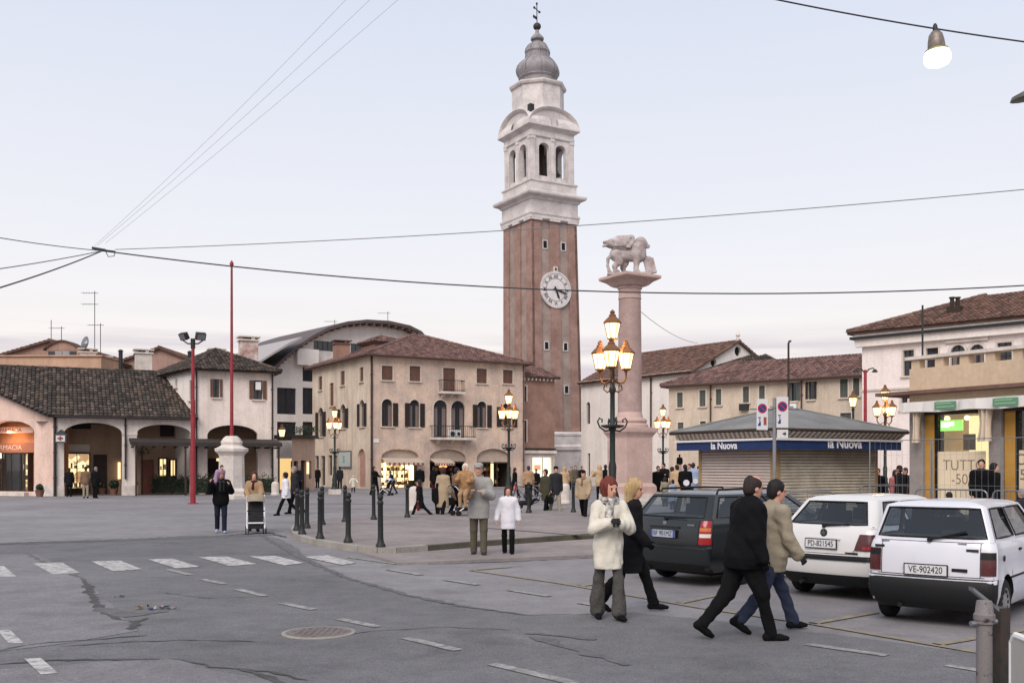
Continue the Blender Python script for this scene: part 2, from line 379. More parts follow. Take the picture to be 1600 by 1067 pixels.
def fr_text(fr, body, uc, zc, size, m, parent, name='lettering', o=.02, sx=1.0, bold=0.0):
    p = fr.P(uc, zc, o); M = Matrix(((fr.d.x, 0, fr.n.x, p.x), (fr.d.y, 0, fr.n.y, p.y), (0, 1, 0, p.z), (0, 0, 0, 1)))
    return text_mesh(body, size, m, parent, name, M, sx=sx, bold=bold)
# ------------------------------------------------------------------ ground, road, pavements, markings
def asphalt(name, c, c2, grain=.35, sc=.22):
    m = bpy.data.materials.new(name); MATS[name] = m; m.use_nodes = True; t = m.node_tree; b = t.nodes['Principled BSDF']
    b.inputs['Roughness'].default_value = .86; b.inputs['Specular IOR Level'].default_value = .25
    tc = t.nodes.new('ShaderNodeTexCoord')
    def noise(s, d, r=.6):
        n = t.nodes.new('ShaderNodeTexNoise'); n.inputs['Scale'].default_value = s; n.inputs['Detail'].default_value = d; n.inputs['Roughness'].default_value = r
        t.links.new(tc.outputs['Object'], n.inputs[0]); return n
    n1 = noise(sc, 6, .62); rp = t.nodes.new('ShaderNodeValToRGB'); rp.color_ramp.elements[0].position = .36; rp.color_ramp.elements[1].position = .64
    rp.color_ramp.elements[0].color = c2; rp.color_ramp.elements[1].color = c; t.links.new(n1.outputs[0], rp.inputs[0])
    def scale(src, n, lo, hi, a=.3, bb=.7):
        mr = t.nodes.new('ShaderNodeMapRange'); mr.inputs[1].default_value = a; mr.inputs[2].default_value = bb; mr.inputs[3].default_value = lo; mr.inputs[4].default_value = hi
        t.links.new(n.outputs[0], mr.inputs[0]); v = t.nodes.new('ShaderNodeVectorMath'); v.operation = 'SCALE'
        t.links.new(src, v.inputs[0]); t.links.new(mr.outputs[0], v.inputs['Scale']); return v.outputs[0]
    ng = noise(55, 3, .8)
    s = scale(rp.outputs[0], ng, 1 - grain, 1 + grain); s = scale(s, noise(2.3, 7, .75), .80, 1.14); s = scale(s, noise(.07, 3), .9, 1.08); s = scale(s, noise(.8, 3, .5), .84, 1.0, .33, .42); s = scale(s, noise(17, 2, .6), .93, 1.07)
    t.links.new(s, b.inputs['Base Color'])
    bp = t.nodes.new('ShaderNodeBump'); bp.inputs['Strength'].default_value = .35; bp.inputs['Distance'].default_value = .012
    t.links.new(ng.outputs[0], bp.inputs['Height']); t.links.new(bp.outputs[0], b.inputs['Normal'])
    return m
M_plaza = asphalt('plaza_asphalt', S(137, 134, 136, 1.0), S(122, 119, 121), .30)
M_road = asphalt('road_asphalt', S(115, 114, 116), S(99, 98, 100), .45)
M_road2 = asphalt('worn_road_asphalt', S(127, 125, 127), S(111, 109, 111), .38)
M_pave = asphalt('pinkish_pavement', S(143, 134, 132), S(126, 118, 117), .24, .5)
M_kerb = mat('kerb_stone', S(158, 152, 144), .85, var=.3, vscale=1.5, fine=.12, bump=.2, bscale=20)
M_kerb_moss = mat('mossy_kerb_stone', S(96, 92, 80), .9, var=.3, vscale=1.8, fine=.12, bump=.2, bscale=20)
M_crack = mat('crack_tar', S(82, 80, 81), .9, var=.4, vscale=5)
M_seam = mat('patched_seam', S(104, 102, 103), .9, c2=S(88, 86, 87), vscale=3.5, fine=.25)
def worn(name, c, under, lo=.42, hi=.6, sc=7):
    m = mat(name, c, .8, c2=under, vscale=sc, fine=.12, detail=8); r = [n for n in m.node_tree.nodes if n.type == 'VALTORGB'][0]
    r.color_ramp.elements[0].position = lo; r.color_ramp.elements[1].position = hi; return m
M_paint = worn('worn_white_paint', S(184, 181, 180), S(120, 117, 116), .38, .56)
M_paint2 = worn('faded_white_paint', S(160, 157, 156), S(116, 113, 112), .40, .62)
M_yellow = worn('faded_yellow_paint', S(150, 136, 108), S(122, 117, 114), .40, .64)
mb = MB(); mb.poly([(-500, -60, 0), (500, -60, 0), (500, 900, 0), (-500, 900, 0)]); ground = struct(mb.build('ground', M_plaza), 'lavender grey asphalt of the wide town square')
def sheet(pts, z, m, name, parent=None):
    vs, fs = tri2d([(p.x, p.y) for p in pts], []); mb = MB()
    F = []
    for f in fs:
        a, b, c = [vs[i] for i in f[:3]]; F.append(f if (b[0] - a[0]) * (c[1] - a[1]) - (b[1] - a[1]) * (c[0] - a[0]) > 0 else f[::-1])
    mb.add([(x, y, z) for x, y in vs], F); return mb.build(name, m, parent)
def rough(pts, step=.35, amp=.05):
    out = []; n = len(pts)
    for i in range(n):
        a, b = pts[i], pts[(i + 1) % n]; k = max(1, min(60, int((b - a).length / step)))
        for j in range(k):
            p = a.lerp(b, j / k); out.append(p + Vector((random.uniform(-amp, amp), random.uniform(-amp, amp), 0)))
    return out
def GP(*pp, z=0): return [G(x, y, z) for x, y in pp]
near = [Vector((30, 3, 0)), Vector((-30, 3, 0))]
rd = GP((-900, 872), (-300, 850), (0, 848), (200, 842), (410, 836), (440, 842), (480, 868), (545, 905), (640, 930), (700, 945), (830, 962), (1000, 958), (1250, 985), (1600, 1030), (2300, 1120))
road = struct(sheet(rough(rd + near), .004, M_road, 'road'), 'darker grey asphalt of the road in the foreground')
struct(sheet(rough(GP((-700, 890), (-100, 868), (60, 866), (130, 908), (175, 950), (222, 985), (100, 1006), (0, 1018), (-600, 1090))), .008, M_road2, 'asphalt_patch'), 'paler asphalt patch beside the zebra crossing')
struct(sheet(rough(GP((-700, 1120), (0, 1046), (160, 1034), (270, 1031), (330, 1046), (480, 1075), (700, 1130), (400, 1400), (-400, 1400))), .008, M_road2, 'asphalt_patch'), 'paler asphalt patch at the very front')
def ribbon(px, w, name, m, parent, z, jit=.03, taper=True):
    P = [G(x, y) for x, y in px]; pts = []
    for i in range(len(P) - 1):
        k = max(2, int((P[i + 1] - P[i]).length / .12))
        for j in range(k): pts.append(P[i].lerp(P[i + 1], j / k))
    pts.append(P[-1]); n = len(pts); mb = MB(); vs = []
    for i, p in enumerate(pts):
        d = (pts[min(i + 1, n - 1)] - pts[max(i - 1, 0)]).normalized(); s = Vector((-d.y, d.x, 0)); ww = w * random.uniform(.35, 1.3) * (min(1, 6 * (i + .5) / n, 6 * (n - i) / n) if taper else 1)
        c = p + s * random.uniform(-jit, jit); vs += [c + s * ww / 2 + Vector((0, 0, z)), c - s * ww / 2 + Vector((0, 0, z))]
    mb.add(vs, [(2 * i, 2 * i + 1, 2 * i + 3, 2 * i + 2) for i in range(n - 1)][0:]); mb.f = [f[::-1] for f in mb.f]
    return mb.build(name, m, parent)
for px, w, m in (([(-60, 850), (60, 848), (200, 843), (330, 838), (440, 836)], 1.1, M_seam), ([(-40, 852), (70, 847), (190, 845)], .28, M_crack), ([(330, 838), (420, 832), (448, 840)], .22, M_crack), ([(40, 863), (70, 880), (135, 908)], .14, M_seam),
               ([(132, 906), (150, 945), (180, 967), (205, 972)], .20, M_crack), ([(204, 985), (212, 972), (228, 966)], .16, M_crack), ([(-20, 1020), (60, 1006), (140, 1000), (230, 993)], .06, M_crack),
               ([(150, 950), (200, 962), (260, 955)], .35, M_seam), ([(0, 1038), (90, 1032), (250, 1031)], .10, M_crack), ([(268, 1030), (330, 1042), (420, 1050), (480, 1064)], .07, M_crack), ([(370, 1045), (420, 1060), (500, 1090)], .12, M_crack),
               ([(400, 832), (470, 872), (545, 904), (640, 931), (720, 947), (820, 961), (1010, 958)], .16, M_seam), ([(830, 995), (900, 1015), (980, 1040)], .22, M_seam), ([(820, 990), (860, 992), (930, 1000)], .12, M_seam), ([(240, 925), (330, 935), (420, 933)], .03, M_crack),
               ([(500, 995), (600, 985), (700, 980), (800, 985)], .04, M_seam), ([(90, 1010), (200, 1003), (300, 1000), (420, 1003)], .05, M_seam)):
    CK = globals().get('CK', 0) + 1; ribbon(px, w * .8, 'crack', m, road, .0086 + CK * .00018)
def quad_mark(px, name, m, z=.012): return sheet([G(x, y) for x, y in px], z, m, name, road)
for q in ([(-22, 886), (6, 884.7), (25.6, 901), (-10, 903)], [(51.6, 880.6), (97, 879.4), (125, 895.6), (83, 898)], [(142, 877.5), (187.5, 876), (222, 890), (176.6, 893)], [(231, 874.4), (269, 873), (312.5, 886), (275, 888.4)],
          [(309.4, 870.6), (353, 869.7), (401.6, 881.6), (359, 884.7)], [(390.6, 869.7), (430, 868.6), (475, 880), (443.7, 883.7)], [(476, 870.6), (512, 867.6), (557, 880), (533, 883)]):
    quad_mark(q, 'crosswalk_stripe', M_paint)
for q in ([(-5, 985), (15.6, 985), (37, 1005.6), (14, 1006.6)], [(37.5, 1030), (64, 1029), (90.6, 1052.5), (64, 1055)]): quad_mark(q, 'stop_line_block', M_paint)
def line_mark(a, b, w, name, m):
    A, B = G(*a), G(*b); d = (B - A).normalized(); s = Vector((-d.y, d.x, 0)) * w / 2
    return sheet([A - s, B - s, B + s, A + s], .012, m, name, road)
for a, b in (((263, 890.3), (297, 898.5)), ((315.6, 905.6), (350, 912.8)), ((370, 921), (414, 931.6)), ((439, 942.5), (490.6, 953)), ((529.7, 967.5), (590.6, 980)), ((632.8, 997), (715.6, 1016.6)), ((768.7, 1038), (900, 1069)),
             ((606, 890), (659, 898.7)), ((695, 906), (747, 914)), ((795, 922), (858, 932)), ((905, 942), (965, 952)), ((1260, 1007), (1386, 1025)), ((1480, 1040), (1640, 1066))): line_mark(a, b, .13, 'lane_dash', M_paint2)
line_mark((542, 870.6), (620, 881.6), .10, 'edge_line', M_paint2)
YL = [(735, 891), (880, 912), (988, 931), (1102, 951), (1270, 975), (1518, 1018), (1700, 1050)]
for a, b in zip(YL, YL[1:]): line_mark(a, b, .12, 'parking_line', M_yellow)
for a, b in (((735, 891), (800, 886)), ((905, 916), (965, 908)), ((1060, 943), (1135, 927)), ((1268, 975), (1370, 957)), ((1462, 1008), (1600, 985))): line_mark(a, b, .11, 'parking_line', M_yellow)
# raised pavement with kerb stones
isl = [(455, 832), (459, 840), (472, 846), (496, 852), (530, 858), (560, 862), (590, 864), (620, 864.5), (668, 861), (760, 853), (900, 843), (1010, 836), (1120, 834), (1420, 834), (1700, 850), (1700, 800), (1400, 789), (1200, 790), (1050, 792), (900, 796), (760, 800.5), (640, 804.5), (584, 807.5), (540, 811), (500, 816), (470, 823), (458, 828)]
IP = [G(*p) for p in isl]
pav = struct(sheet(IP, .12, M_pave, 'pavement'), 'raised pinkish pavement tongue ringed with dark bollards')
def kerbs(pts, h, w, parent, mossy=()):
    cx = sum((p for p in pts), Vector()) / len(pts); n = len(pts)
    for i in range(n):
        a, b = pts[i], pts[(i + 1) % n]; L = (b - a).length; k = max(1, round(L / 1.05))
        for j in range(k):
            p, q = a.lerp(b, j / k), a.lerp(b, (j + 1) / k); d = (q - p).normalized(); s = Vector((-d.y, d.x, 0))
            g = .006; p2, q2 = p + d * g, q - d * g; dz = random.uniform(-.004, .004)
            mb = MB(); lo = [p2 - s * .02, q2 - s * .02, q2 + s * w, p2 + s * w]
            if (s.dot(cx - p)) < 0: lo = [p2 - s * w, q2 - s * w, q2 + s * .02, p2 + s * .02]
            mb.hexa([v + Vector((0, 0, -.02)) for v in lo] + [v + Vector((0, 0, h + dz)) for v in lo]); px = 800 + p.x / p.y * FPX
            mb.build('kerb_stone', M_kerb_moss if any(x0 < px < x1 and p.y < 26 for x0, x1 in mossy) else M_kerb, parent)
kerbs(IP, .127, .16, pav, ((655, 1100),))
slab = GP((566, 867), (590, 873), (622, 882.5), (668, 881), (760, 877), (850, 873), (1000, 867), (1110, 864), (1110, 838), (1010, 839), (900, 846), (760, 856), (668, 864), (620, 867.5))
mb = MB(); mb.prism([(p.x, p.y) for p in slab], -.02, .045); lowp = struct(mb.build('lower_pavement', M_pave), 'low asphalt step in front of the raised pavement')
ribbon([(655, 882), (760, 878.5), (850, 874.5), (1000, 868)], .10, 'crack', M_crack, lowp, .0, .02)
mb = MB()
for a, b in (((762, 825), (900, 836)), ((900, 836), (1000, 836))):
    A, B = G(*a, z=.12), G(*b, z=.12); d = (B - A).normalized(); s = Vector((-d.y, d.x, 0)) * .09
    mb.poly([A - s + Vector((0, 0, .006)), B - s + Vector((0, 0, .006)), B + s + Vector((0, 0, .006)), A + s + Vector((0, 0, .006))])
mb.build('drain_channel', M_crack, pav)
mb = MB(); A, B = G(300, 787), G(1000, 789); s = Vector((0, .22, 0)); mb.poly([A + Vector((0, 0, .006)), B + Vector((0, 0, .006)), B + s + Vector((0, 0, .006)), A + s + Vector((0, 0, .006))]); mb.build('gutter_strip', M_seam, ground)
mb = MB(); A, B = G(440, 794), G(700, 797); s = Vector((0, 1.6, 0)); mb.poly([A + Vector((0, 0, .005)), B + Vector((0, 0, .005)), B + s + Vector((0, 0, .005)), A + s + Vector((0, 0, .005))]); mb.build('paved_strip', M_pave, ground)
# manhole cover
c = G(498, 989); mh = empty('manhole_cover', c, 'round iron manhole cover in a pale ring in the road', 'manhole cover')
mb = MB(); mb.lathe([(.405, .0), (.405, .013), (.385, .016)], 32, c); mb.build('ring', M_kerb, mh)
mb = MB(); mb.lathe([(.36, .0), (.36, .017), (.35, .018)], 32, c); lid = mb.build('lid', mat('rusty_iron', S(124, 114, 112), .7, var=.3, vscale=8, metal=.2), mh)
mb = MB()
for i in range(-4, 5):
    for j in range(-4, 5):
        if i * i + j * j < 17: mb.box((c.x + i * .07, c.y + j * .07, .021), (.045, .045, .008))
mb.build('tread_studs', MATS['rusty_iron'], lid)['kind'] = 'stuff'
# litter
cols = [S(52, 58, 110), S(150, 148, 150), S(90, 140, 130), S(140, 70, 60), S(150, 130, 90), S(40, 40, 60)]
LM = [mat('litter_%d' % i, cc, .6) for i, cc in enumerate(cols)]
def crumple(mb, c, r, mi):
    n = 7; P = [(c[0] + r * random.uniform(-1, 1), c[1] + r * random.uniform(-1, 1), .014 + abs(random.gauss(0, .5)) * r * .5) for _ in range(n)]
    mb.add(P, [(0, 1, 2), (2, 3, 4), (4, 5, 6), (1, 3, 5), (0, 2, 6), (1, 4, 6)], mi)
for px, py, r, k, lab in ((235, 951, .16, 9, 'dark crumpled litter lying left of the greenish litter in the road'), (265, 951, .14, 8, 'greenish crumpled litter lying in the road'), (186, 933, .05, 4, 'small blue scrap of litter alone on the road')):
    mb = MB(); c = G(px, py)
    for i in range(k): crumple(mb, (c.x + random.uniform(-r, r), c.y + random.uniform(-r, r) * .8), .055 if r > .1 else .04, (random.choice([0, 5, 1, 4]) if px < 250 else random.choice([2, 1, 3, 5])) if r > .1 else 0)
    tag(mb.build('litter', LM), lab, 'litter')
# ------------------------------------------------------------------ buildings
Mpl_pinkwhite = plaster('pinkish_white_plaster', 206, 196, 189)
Mpl_white = plaster('white_plaster', 210, 203, 197, 1.2, .1)
Mpl_peach = plaster('peach_plaster', 216, 188, 174, 1.15)
Mpl_palazzo = mat('mottled_pink_plaster', S(202, 178, 157, 1.22), .92, c2=S(172, 155, 146, 1.15), vscale=.5, fine=.09, bump=.15, bscale=12, spec=.15); streak(Mpl_palazzo, .86, 1.05, 1.6)
Mpl_beige = plaster('beige_plaster', 184, 170, 154, 1.25)
Mpl_brown = plaster('brown_plaster', 150, 118, 104, 1.15)
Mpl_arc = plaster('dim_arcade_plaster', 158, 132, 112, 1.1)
Mpl_brick = mat('red_brick', S(150, 120, 108, 1.08), .9, c2=S(130, 102, 92, 1.04), vscale=1.0, fine=.12, bump=.3, bscale=14, spec=.15)
def back_walls(mb, pts, z):          # plain hidden sides
    for a, b in zip(pts, pts[1:]): mb.poly([(a[0], a[1], 0), (b[0], b[1], 0), (b[0], b[1], z), (a[0], a[1], z)])
def gutter(fr, u0, u1, z, o, m, parent):
    mb = MB(); mb.tube([fr.P(u0, z, o), fr.P(u1, z, o)], .075, 7); return mb.build('gutter', m, parent)
def downpipe(fr, u, z0, z1, m, parent, r=.055, o=.09):
    mb = MB(); mb.tube([fr.P(u, z0, o), fr.P(u, z1, o)], r, 7)
    for i in range(3): z = z0 + (z1 - z0) * (i + .7) / 3.2; fr.box(mb, u - r - .03, z, u + r + .03, z + .05, 0, o)
    return mb.build('downpipe', m, parent)
def chimney(px, py0, py1, d, w, m, label, cap=M_stone, group=None, tile=None):
    """px centre, top py0, foot py1"""
    a = W(px, py1, d); b = W(px, py0, d); c = empty('chimney', (a.x, a.y, a.z - .6), label, 'chimney', group); h = b.z - a.z + .6
    mb = MB(); mb.box((a.x, a.y, a.z - .6 + (h - .35) / 2), (w, w * .8, h - .35), R(25)); mb.build('stack', m, c)
    mb = MB(); mb.box((a.x, a.y, b.z - .31), (w * 1.18, w * .98, .10), R(25)); 
    for sx in (-1, 1):
        for sy in (-1, 1): mb.box((a.x + sx * w * .34, a.y + sy * w * .26, b.z - .185), (w * .2, w * .2, .15), R(25))
    mb.box((a.x, a.y, b.z - .06), (w * 1.25, w * 1.05, .09), R(25)); mb.build('cap', cap, c); return c
def antenna(px, py0, py1, d, label, dish=False, arms=1):
    a = W(px, py1, d); b = W(px, py0, d); c = empty('antenna', a - Vector((0, 0, .5)), label, 'antenna')
    mb = MB(); mb.tube([a - Vector((0, 0, .5)), b], .03, 5); mb.build('mast', M_dark, c)
    mb = MB()
    for i in range(arms):
        z = b.z - .15 - i * .9; mb.tube([(b.x - 1.0, b.y, z), (b.x + .3, b.y, z)], .018, 4)
        for k in range(6): x = b.x - 1.0 + k * .22; mb.tube([(x, b.y - .3, z), (x, b.y + .3, z)], .011, 4)
    mb.build('aerial', M_dark, c)
    if dish:
        mb = MB(); mb.lathe([(.02, 0), (.3, .03), (.52, .12), (.6, .2)], 16); M = Matrix.Translation(a + Vector((-.5, -.3, .5))) @ Matrix.Rotation(R(75), 4, 'X') @ Matrix.Rotation(R(-40), 4, 'Y')
        mb.v = [tuple(M @ Vector(v)) for v in mb.v]; mb.build('dish', M_metal, c, True)
    return c
def shop_goods(fr, u0, z0, u1, z1, o, parent, n=14, cols=None, name='display_goods'):
    """little boxes and bottles standing on shelves behind the glass"""
    mats = cols or [mat('goods_%d' % i, S(*cc), .6) for i, cc in enumerate([(190, 150, 90), (150, 60, 50), (220, 205, 170), (60, 70, 60), (120, 90, 60), (50, 44, 44)])]
    mb = MB(); rows = max(2, int((z1 - z0) / .5))
    for r in range(rows):
        z = z0 + (z1 - z0) * r / rows; fr.box(mb, u0, z - .02, u1, z, o - .25, o - .02, 4)
        u = u0 + .04
        while u < u1 - .12:
            w = random.uniform(.08, .22); h = random.uniform(.15, .38)
            if random.random() < .75: fr.box(mb, u, z + .002, min(u + w, u1), min(z + h, z1), o - .2, o - .06, random.randrange(len(mats)))
            u += w + random.uniform(.03, .12)
    ob = mb.build(name, mats, parent); ob['kind'] = 'stuff'; return ob
E_warm = emit('warm_shop_light', (1.0, .74, .36), 1.3)
E_shop = emit('lit_shop_display', (1.0, .80, .42), 1.5, vscale=3.2, c2=(.30, .16, .06))
E_white = emit('white_shop_light', (1.0, .93, .66), 1.35)
# ---- arcaded chemist's building with long weathered roof
A0 = Vector((-27.54, 59.7)); dA = Vector((.909, .4168)).normalized(); upA = Vector((-dA.y, dA.x)); zE = 4.9; SL = .5
tH = 8.02
arc = empty('arcade_building', (A0.x, A0.y, 0), 'low pinkish arcaded building with long weathered tile roof at left', 'building')
frA = Fr(A0, A0 + dA * tH)
d2 = Vector((-.94, .34)).normalized(); A1 = A0 + d2 * 9.07
frL = Fr(A1, A0)
def arch_px(fr, x0, x1, ytop, yspring, z0=0.0):
    u0 = fr.uv(x0, 700)[0]; u1 = fr.uv(x1, 700)[0]; xm = (x0 + x1) / 2; z1 = fr.uv(xm, ytop)[1]; zs = fr.uv(xm, yspring)[1]
    return arch_poly(u0, z0, u1, z1, z1 - zs, 16)
hA = [arch_px(frA, 100, 191, 660, 677), arch_px(frA, 214, 298, 663, 677)]
wall(frA, rect_poly(0, 0, tH, zE + .12), hA, Mpl_pinkwhite, arc, depth=.55)
hL = [arch_px(frL, -24, 53.5, 657, 676, .25), arch_px(frL, -125, -60, 657, 676, .25)]
kz = (d2.x * upA.x + d2.y * upA.y) * SL
wall(frL, [(0, 0), (frL.L, 0), (frL.L, zE + .1), (0, zE + .1 + kz * frL.L)], hL, Mpl_peach, arc, depth=.5)
mb = MB()                                                # pier plinths and impost bands
for (a, b) in ((frA.uv(82, 700)[0] + .06, hA[0][0][0] + .02), (hA[0][1][0] - .02, hA[1][0][0] + .02), (hA[1][1][0] - .02, tH)):
    frA.box(mb, a, 0, b, .62, -.5, .05)
    frA.box(mb, a, frA.uv(200, 677)[1] - .1, b, frA.uv(200, 677)[1] + .04, -.52, .04)
mb.build('pier_plinth', M_stone, arc)['kind'] = 'stuff'
mb = MB(); frL.box(mb, hL[0][1][0] + .02, 0, frL.L - .03, .62, -.5, .05); frL.box(mb, -.5, .0, frL.L - 2, .22, -2.5, .35); mb.build('steps', M_stone, arc)
# vaulted walk behind the arches
frAb = Fr(A0 - Vector((frA.n.x, frA.n.y)) * 3.4, A0 - Vector((frA.n.x, frA.n.y)) * 3.4 + dA * 13.2)
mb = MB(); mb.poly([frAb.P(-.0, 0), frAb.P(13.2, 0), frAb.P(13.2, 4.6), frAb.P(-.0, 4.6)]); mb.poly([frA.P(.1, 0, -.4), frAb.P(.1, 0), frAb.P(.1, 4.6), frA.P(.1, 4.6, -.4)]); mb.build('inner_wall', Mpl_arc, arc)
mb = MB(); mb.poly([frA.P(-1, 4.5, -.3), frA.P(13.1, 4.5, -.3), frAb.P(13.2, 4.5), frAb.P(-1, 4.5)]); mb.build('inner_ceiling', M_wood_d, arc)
frLb = Fr(Vector((A1.x, A1.y)) - frL.n * 1.2, A0 - frL.n * 1.2)
mb = MB(); mb.poly([frLb.P(-2, 0), frLb.P(9, 0), frLb.P(9, 4.6), frLb.P(-2, 4.6)]); mb.build('inner_wall', plaster('warm_inner_plaster', 200, 140, 100), arc)
# shopfronts inside the arcade
def shopfront(fr, px, bld, lit=E_shop, frame=M_wood_d, goods=True, name='shop_window', o=.02):
    u0, z0, u1, z1 = fr.rect(*px); w = fbox(fr, u0 - .07, z0 - .07, u1 + .07, z1 + .07, o - .02, o, frame, bld, name)
    plate(fr, rect_poly(u0, z0, u1, z1), lit, w, 'lit_backdrop', o + .02, .015)
    if goods: shop_goods(fr, u0, z0 + .05, u1, z1 - .3, o + .30, w)
    mb = MB(); fr.box(mb, (u0 + u1) / 2 - .03, z0, (u0 + u1) / 2 + .03, z1, o + .32, o + .37)
    for u in (u0 - .06, u1): fr.box(mb, u, z0, u + .06, z1, o + .0, o + .38)
    fr.box(mb, u0 - .06, z1, u1 + .06, z1 + .08, o, o + .38); fr.box(mb, u0 - .06, z0 - .25, u1 + .06, z0, o, o + .38); mb.build('frame', frame, w)
    plate(fr, rect_poly(u0 + .002, z0 + .002, u1 - .002, z1 - .002), glass('shop_glass', (.95, .95, .93), .05), w, 'pane', o + .35, .008); return w
shopfront(frAb, (101, 709, 139, 762), arc)
sg = fbox(frAb, *[frAb.rect(100, 694, 140, 706)[i] for i in range(4)], .02, .10, mat('cream_board', S(196, 184, 170), .7), arc, 'sign_board')
mb = MB(); u0, z0, u1, z1 = frAb.rect(146, 710, 167, 770); frAb.box(mb, u0, 0, u1, z1, .01, .08); mb.build('door', M_wood_d, arc)
mb = MB(); u0, z0, u1, z1 = frAb.rect(184, 722, 188, 748); frAb.box(mb, u0, z0, u1, z1, .05, .2); mb.build('lit_niche', E_warm, arc)
for px in ((249, 717, 259, 743), (266, 719, 273, 743)): shopfront(frAb, px, arc, E_warm, goods=px[0] < 260)
mb = MB(); u0, z0, u1, z1 = frAb.rect(220, 718, 240, 770); frAb.box(mb, u0, 0, u1, z1, .01, .07); mb.build('door', mat('red_brown_door', S(110, 66, 58), .7, var=.2), arc)
mb = MB(); u0, z0, u1, z1 = frAb.rect(325, 716, 348, 770); frAb.box(mb, u0, 0, u1, z1, .01, .07); mb.build('door', M_wood_d, arc)
mb = MB(); u0, z0, u1, z1 = frAb.rect(338, 716, 343, 720); frAb.box(mb, u0, z0, u1, z1, .08, .16); mb.build('wall_light', E_warm, arc)
mb = MB(); u0, z0, u1, z1 = frAb.rect(375, 712, 382, 770); frAb.box(mb, u0, 0, u1, z1, .01, .07); mb.build('door', M_wood_d, arc)
mb = MB(); u0, z0, u1, z1 = frAb.rect(287, 721, 294, 727); frAb.box(mb, u0, z0, u1, z1, .1, .22); mb.build('wall_light', E_warm, arc)
mb = MB(); u0, z0, u1, z1 = frAb.rect(250, 664, 272, 682); frAb.box(mb, u0, z0, u1, z1, .01, .06); mb.build('shuttered_opening', M_shut_dk, arc)
mb = MB(); u0, z0, u1, z1 = frAb.rect(112, 661, 142, 670); frAb.box(mb, u0, z0, u1, z1, .01, .06); mb.build('shuttered_opening', M_shut_dk, arc)
# chemist's front: two lettered bands and dark glazing with lit edges
M_farm = mat('red_brown_letters', S(150, 66, 52), .7)
u0, z0, u1, z1 = frLb.rect(-30, 668, 56, 677); o1 = fbox(frLb, u0, z0, u1 + .3, z1, .45, .5, mat('awning_valance', S(226, 190, 170), .8), arc, 'awning_valance')
c = frLb.rect(9, 668.5, 45, 676.5); fr_text(frLb, 'FARMACIA', (c[0] + c[2]) / 2, (c[1] + c[3]) / 2, .36, M_farm, o1, o=.51)
u0, z0, u1, z1 = frLb.rect(-30, 692, 56, 707); o1 = fbox(frLb, u0, z0, u1 + .3, z1, .05, .15, mat('fascia_board', S(176, 116, 92), .8), arc, 'sign_board')
c = frLb.rect(-17, 694, 46, 705); fr_text(frLb, 'FARMACIA', (c[0] + c[2]) / 2, (c[1] + c[3]) / 2, .44, mat('pale_letters', S(232, 206, 188), .7), o1, o=.165, sx=1.15)
shopfront(frLb, (-30, 709, 10.5, 768), arc, mat('dim_glass', S(34, 34, 34), .1, spec=.6), goods=False)
shopfront(frLb, (11, 709, 40, 768), arc, mat('dim_glass', S(34, 34, 34), .1), goods=False)
shopfront(frLb, (41, 709, 51, 766), arc, E_shop)
mb = MB(); u0, z0, u1, z1 = frLb.rect(8, 708, 11.5, 716); frLb.box(mb, u0, z0, u1, z1, .45, .5); mb.build('tube_light', E_white, arc)
c = frLb.P(frLb.uv(30, 690)[0], 3.9, .75); mb = MB(); mb.lathe([(.02, .1), (.12, .06), (.16, 0), (.1, -.05), (.02, -.06)], 12, c); mb.build('ceiling_lamp', emit('ceiling_glow', (1, .6, .3), 2.5), arc)
L = bpy.data.lights.new('chemist_lamp', 'POINT'); L.energy = 30; L.color = (1, .55, .28); L.shadow_soft_size = .2; lo_ = bpy.data.objects.new('chemist_lamp', L); COL.objects.link(lo_); lo_.location = c - Vector((0, .0, .25)) 
# roof
ov = .45
def eA(t, w): q = A0 + dA * t + upA * w; return Vector((q.x, q.y, zE + .15 + w * SL))
lw = Vector((-.6, .8)); HL1 = A0 + dA * tH + lw * 6.5
wR = (HL1 - A0).dot(upA); tR1 = (HL1 - A0).dot(dA); wl = (A1 - A0).dot(upA); tl_ = (A1 - A0).dot(dA)
rfA = tile_roof(arc, eA(-.35, -ov), eA(tH + .25, -ov), eA(tR1 + .1, wR), eA(tl_ - .4, wR), T_dark, tw=.24, tl=.42)
ridge(rfA, eA(tl_ - .4, wR), eA(tR1, wR), T_dark)
mb = MB(); mb.poly([eA(tl_ - .4, wR), eA(tR1, wR), eA(tR1, wR) + Vector((upA.x * 6, upA.y * 6, -3)), eA(tl_, wR) + Vector((upA.x * 6, upA.y * 6, -3))]); mb.build('back_roof_slope', T_dark[0], arc)
gutter(frA, 0, tH, zE - .12, ov + .05, M_pipe_dark, arc)
mb = MB()
for i in range(22): u = .2 + i * tH / 22; frA.box(mb, u, zE - .17, u + .09, zE - .05, -.1, ov - .02)
mb.build('rafter_ends', M_wood_d, arc)['kind'] = 'stuff'
downpipe(frA, frA.uv(82.5, 700)[0] + .12, 0, zE, M_pipe_dark, arc, .09); downpipe(frA, frA.uv(196, 700)[0], 1.0, zE, M_pipe_dark, arc)
